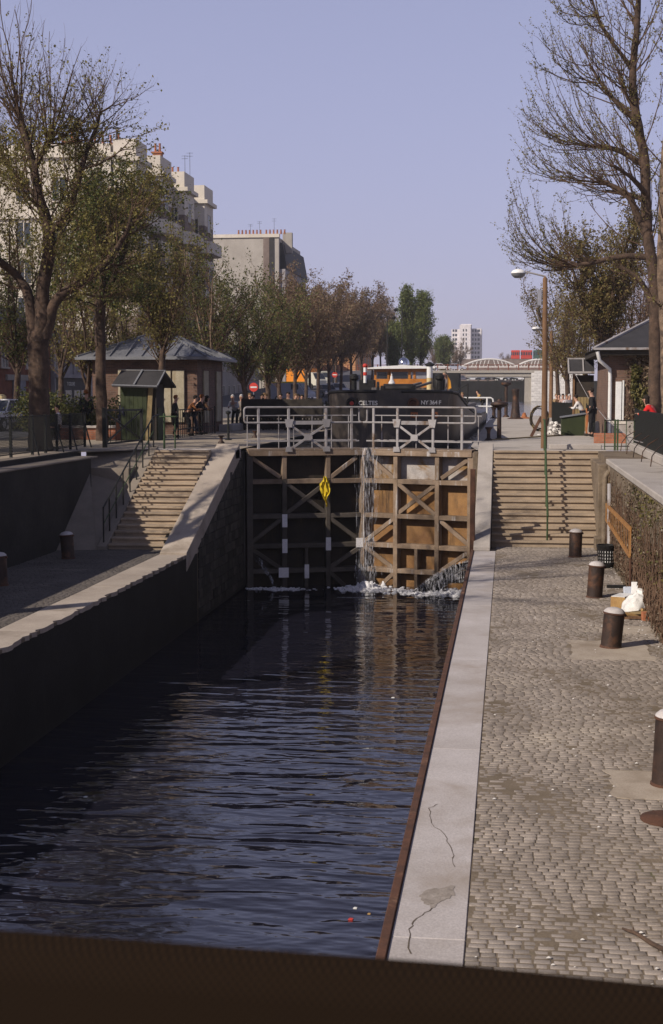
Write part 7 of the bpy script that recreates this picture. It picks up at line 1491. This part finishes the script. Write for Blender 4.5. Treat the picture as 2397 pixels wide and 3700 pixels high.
# ================================================================== THE FOOTBRIDGE THE PICTURE IS TAKEN FROM
MT['parapet_cover'], nt, b = newmat('perforated_brown_sheet')
v = coords(nt); mp = _n(nt,'ShaderNodeMapping'); mp.inputs['Rotation'].default_value = (0,0,R(45)); mp.inputs['Scale'].default_value = (1,1,1); nt.links.new(v, mp.inputs[0])
sx_ = _n(nt,'ShaderNodeSeparateXYZ'); nt.links.new(v, sx_.inputs[0])
def fr_(sock, k):
    a = _n(nt,'ShaderNodeMath', operation='MULTIPLY'); a.inputs[1].default_value = k; nt.links.new(sock, a.inputs[0]); s_ = _n(nt,'ShaderNodeMath', operation='SINE'); nt.links.new(a.outputs[0], s_.inputs[0]); return s_.outputs[0]
ax_ = _n(nt,'ShaderNodeMath', operation='MULTIPLY'); nt.links.new(fr_(sx_.outputs['X'],900), ax_.inputs[0]); nt.links.new(fr_(sx_.outputs['Z'],900), ax_.inputs[1])
nt.links.new(ramp(nt, step(nt, ax_.outputs[0], -.3, .6), [(0,(.006,.0034,.0018)),(1,(.019,.0105,.005))]), b.inputs['Base Color']); b.inputs['Roughness'].default_value = .9; b.inputs['Specular IOR Level'].default_value = .1
o = Vector((-4,1,2.5)); Fb = thing('footbridge', 'footbridge with a dark brown perforated parapet over the lower lock', 'bridge', o)
bpart(o, Fb, 'deck', 'dark_wood', lambda m: m.box(-12.2,3.0,-1.4,1.15,2.45,2.6))
ty = 1.08; zl_, zr_ = A(0,3352,ty).z, A(2397,3550,ty).z; xl_, xr_ = A(0,3352,ty).x, A(2397,3550,ty).x; k_ = (zr_-zl_)/(xr_-xl_)
n = 40; V = []; F = []
for i in range(n+1):                                            # gently arched parapet, rounded on top
    x = -12.2+15.2*i/n; zc = zl_+k_*(x-xl_)-.012*(x-xl_)**2*.3+(.0042*math.sin((x-xl_)*5.5) if xl_-.2 < x < xr_+.3 else 0)
    for dy, dz in ((.0,-1.35),(.0,-.03),(.012,-.008),(.03,0),(.05,-.008),(.06,-.03),(.06,-1.35)): V.append((x, ty-.035+dy, zc+dz))
for i in range(n):
    for k in range(6): a = i*7+k; F.append((a,a+1,a+8,a+7))
F += [tuple(range(7)), tuple(range(n*7,n*7+7))[::-1]]
m = MB(o); m.add(V, F); m.build('parapet', 'parapet_cover', Fb, smooth=True)
bpart(o, Fb, 'rear_parapet', 'dark_wood', lambda m: m.box(-12.2,3.0,-1.45,-1.38,2.6,3.6))

bpy.data.scenes.remove(TMP)
# ================================================================== HAZE
hz = bpy.data.materials.new('haze'); hz.use_nodes = True; hn = hz.node_tree.nodes; hn.clear(); ho_ = hn.new('ShaderNodeOutputMaterial'); pv = hn.new('ShaderNodeVolumePrincipled')
pv.inputs['Color'].default_value = (.92,.93,1,1); pv.inputs['Density'].default_value = .00026; pv.inputs['Anisotropy'].default_value = .2; hz.node_tree.links.new(pv.outputs[0], ho_.inputs['Volume'])
m = MB(); m.box(-1600,1600,-90,1400,-6.5,62); hb = m.build('haze', None); hb.data.materials.append(hz); tag(hb, kind='stuff')
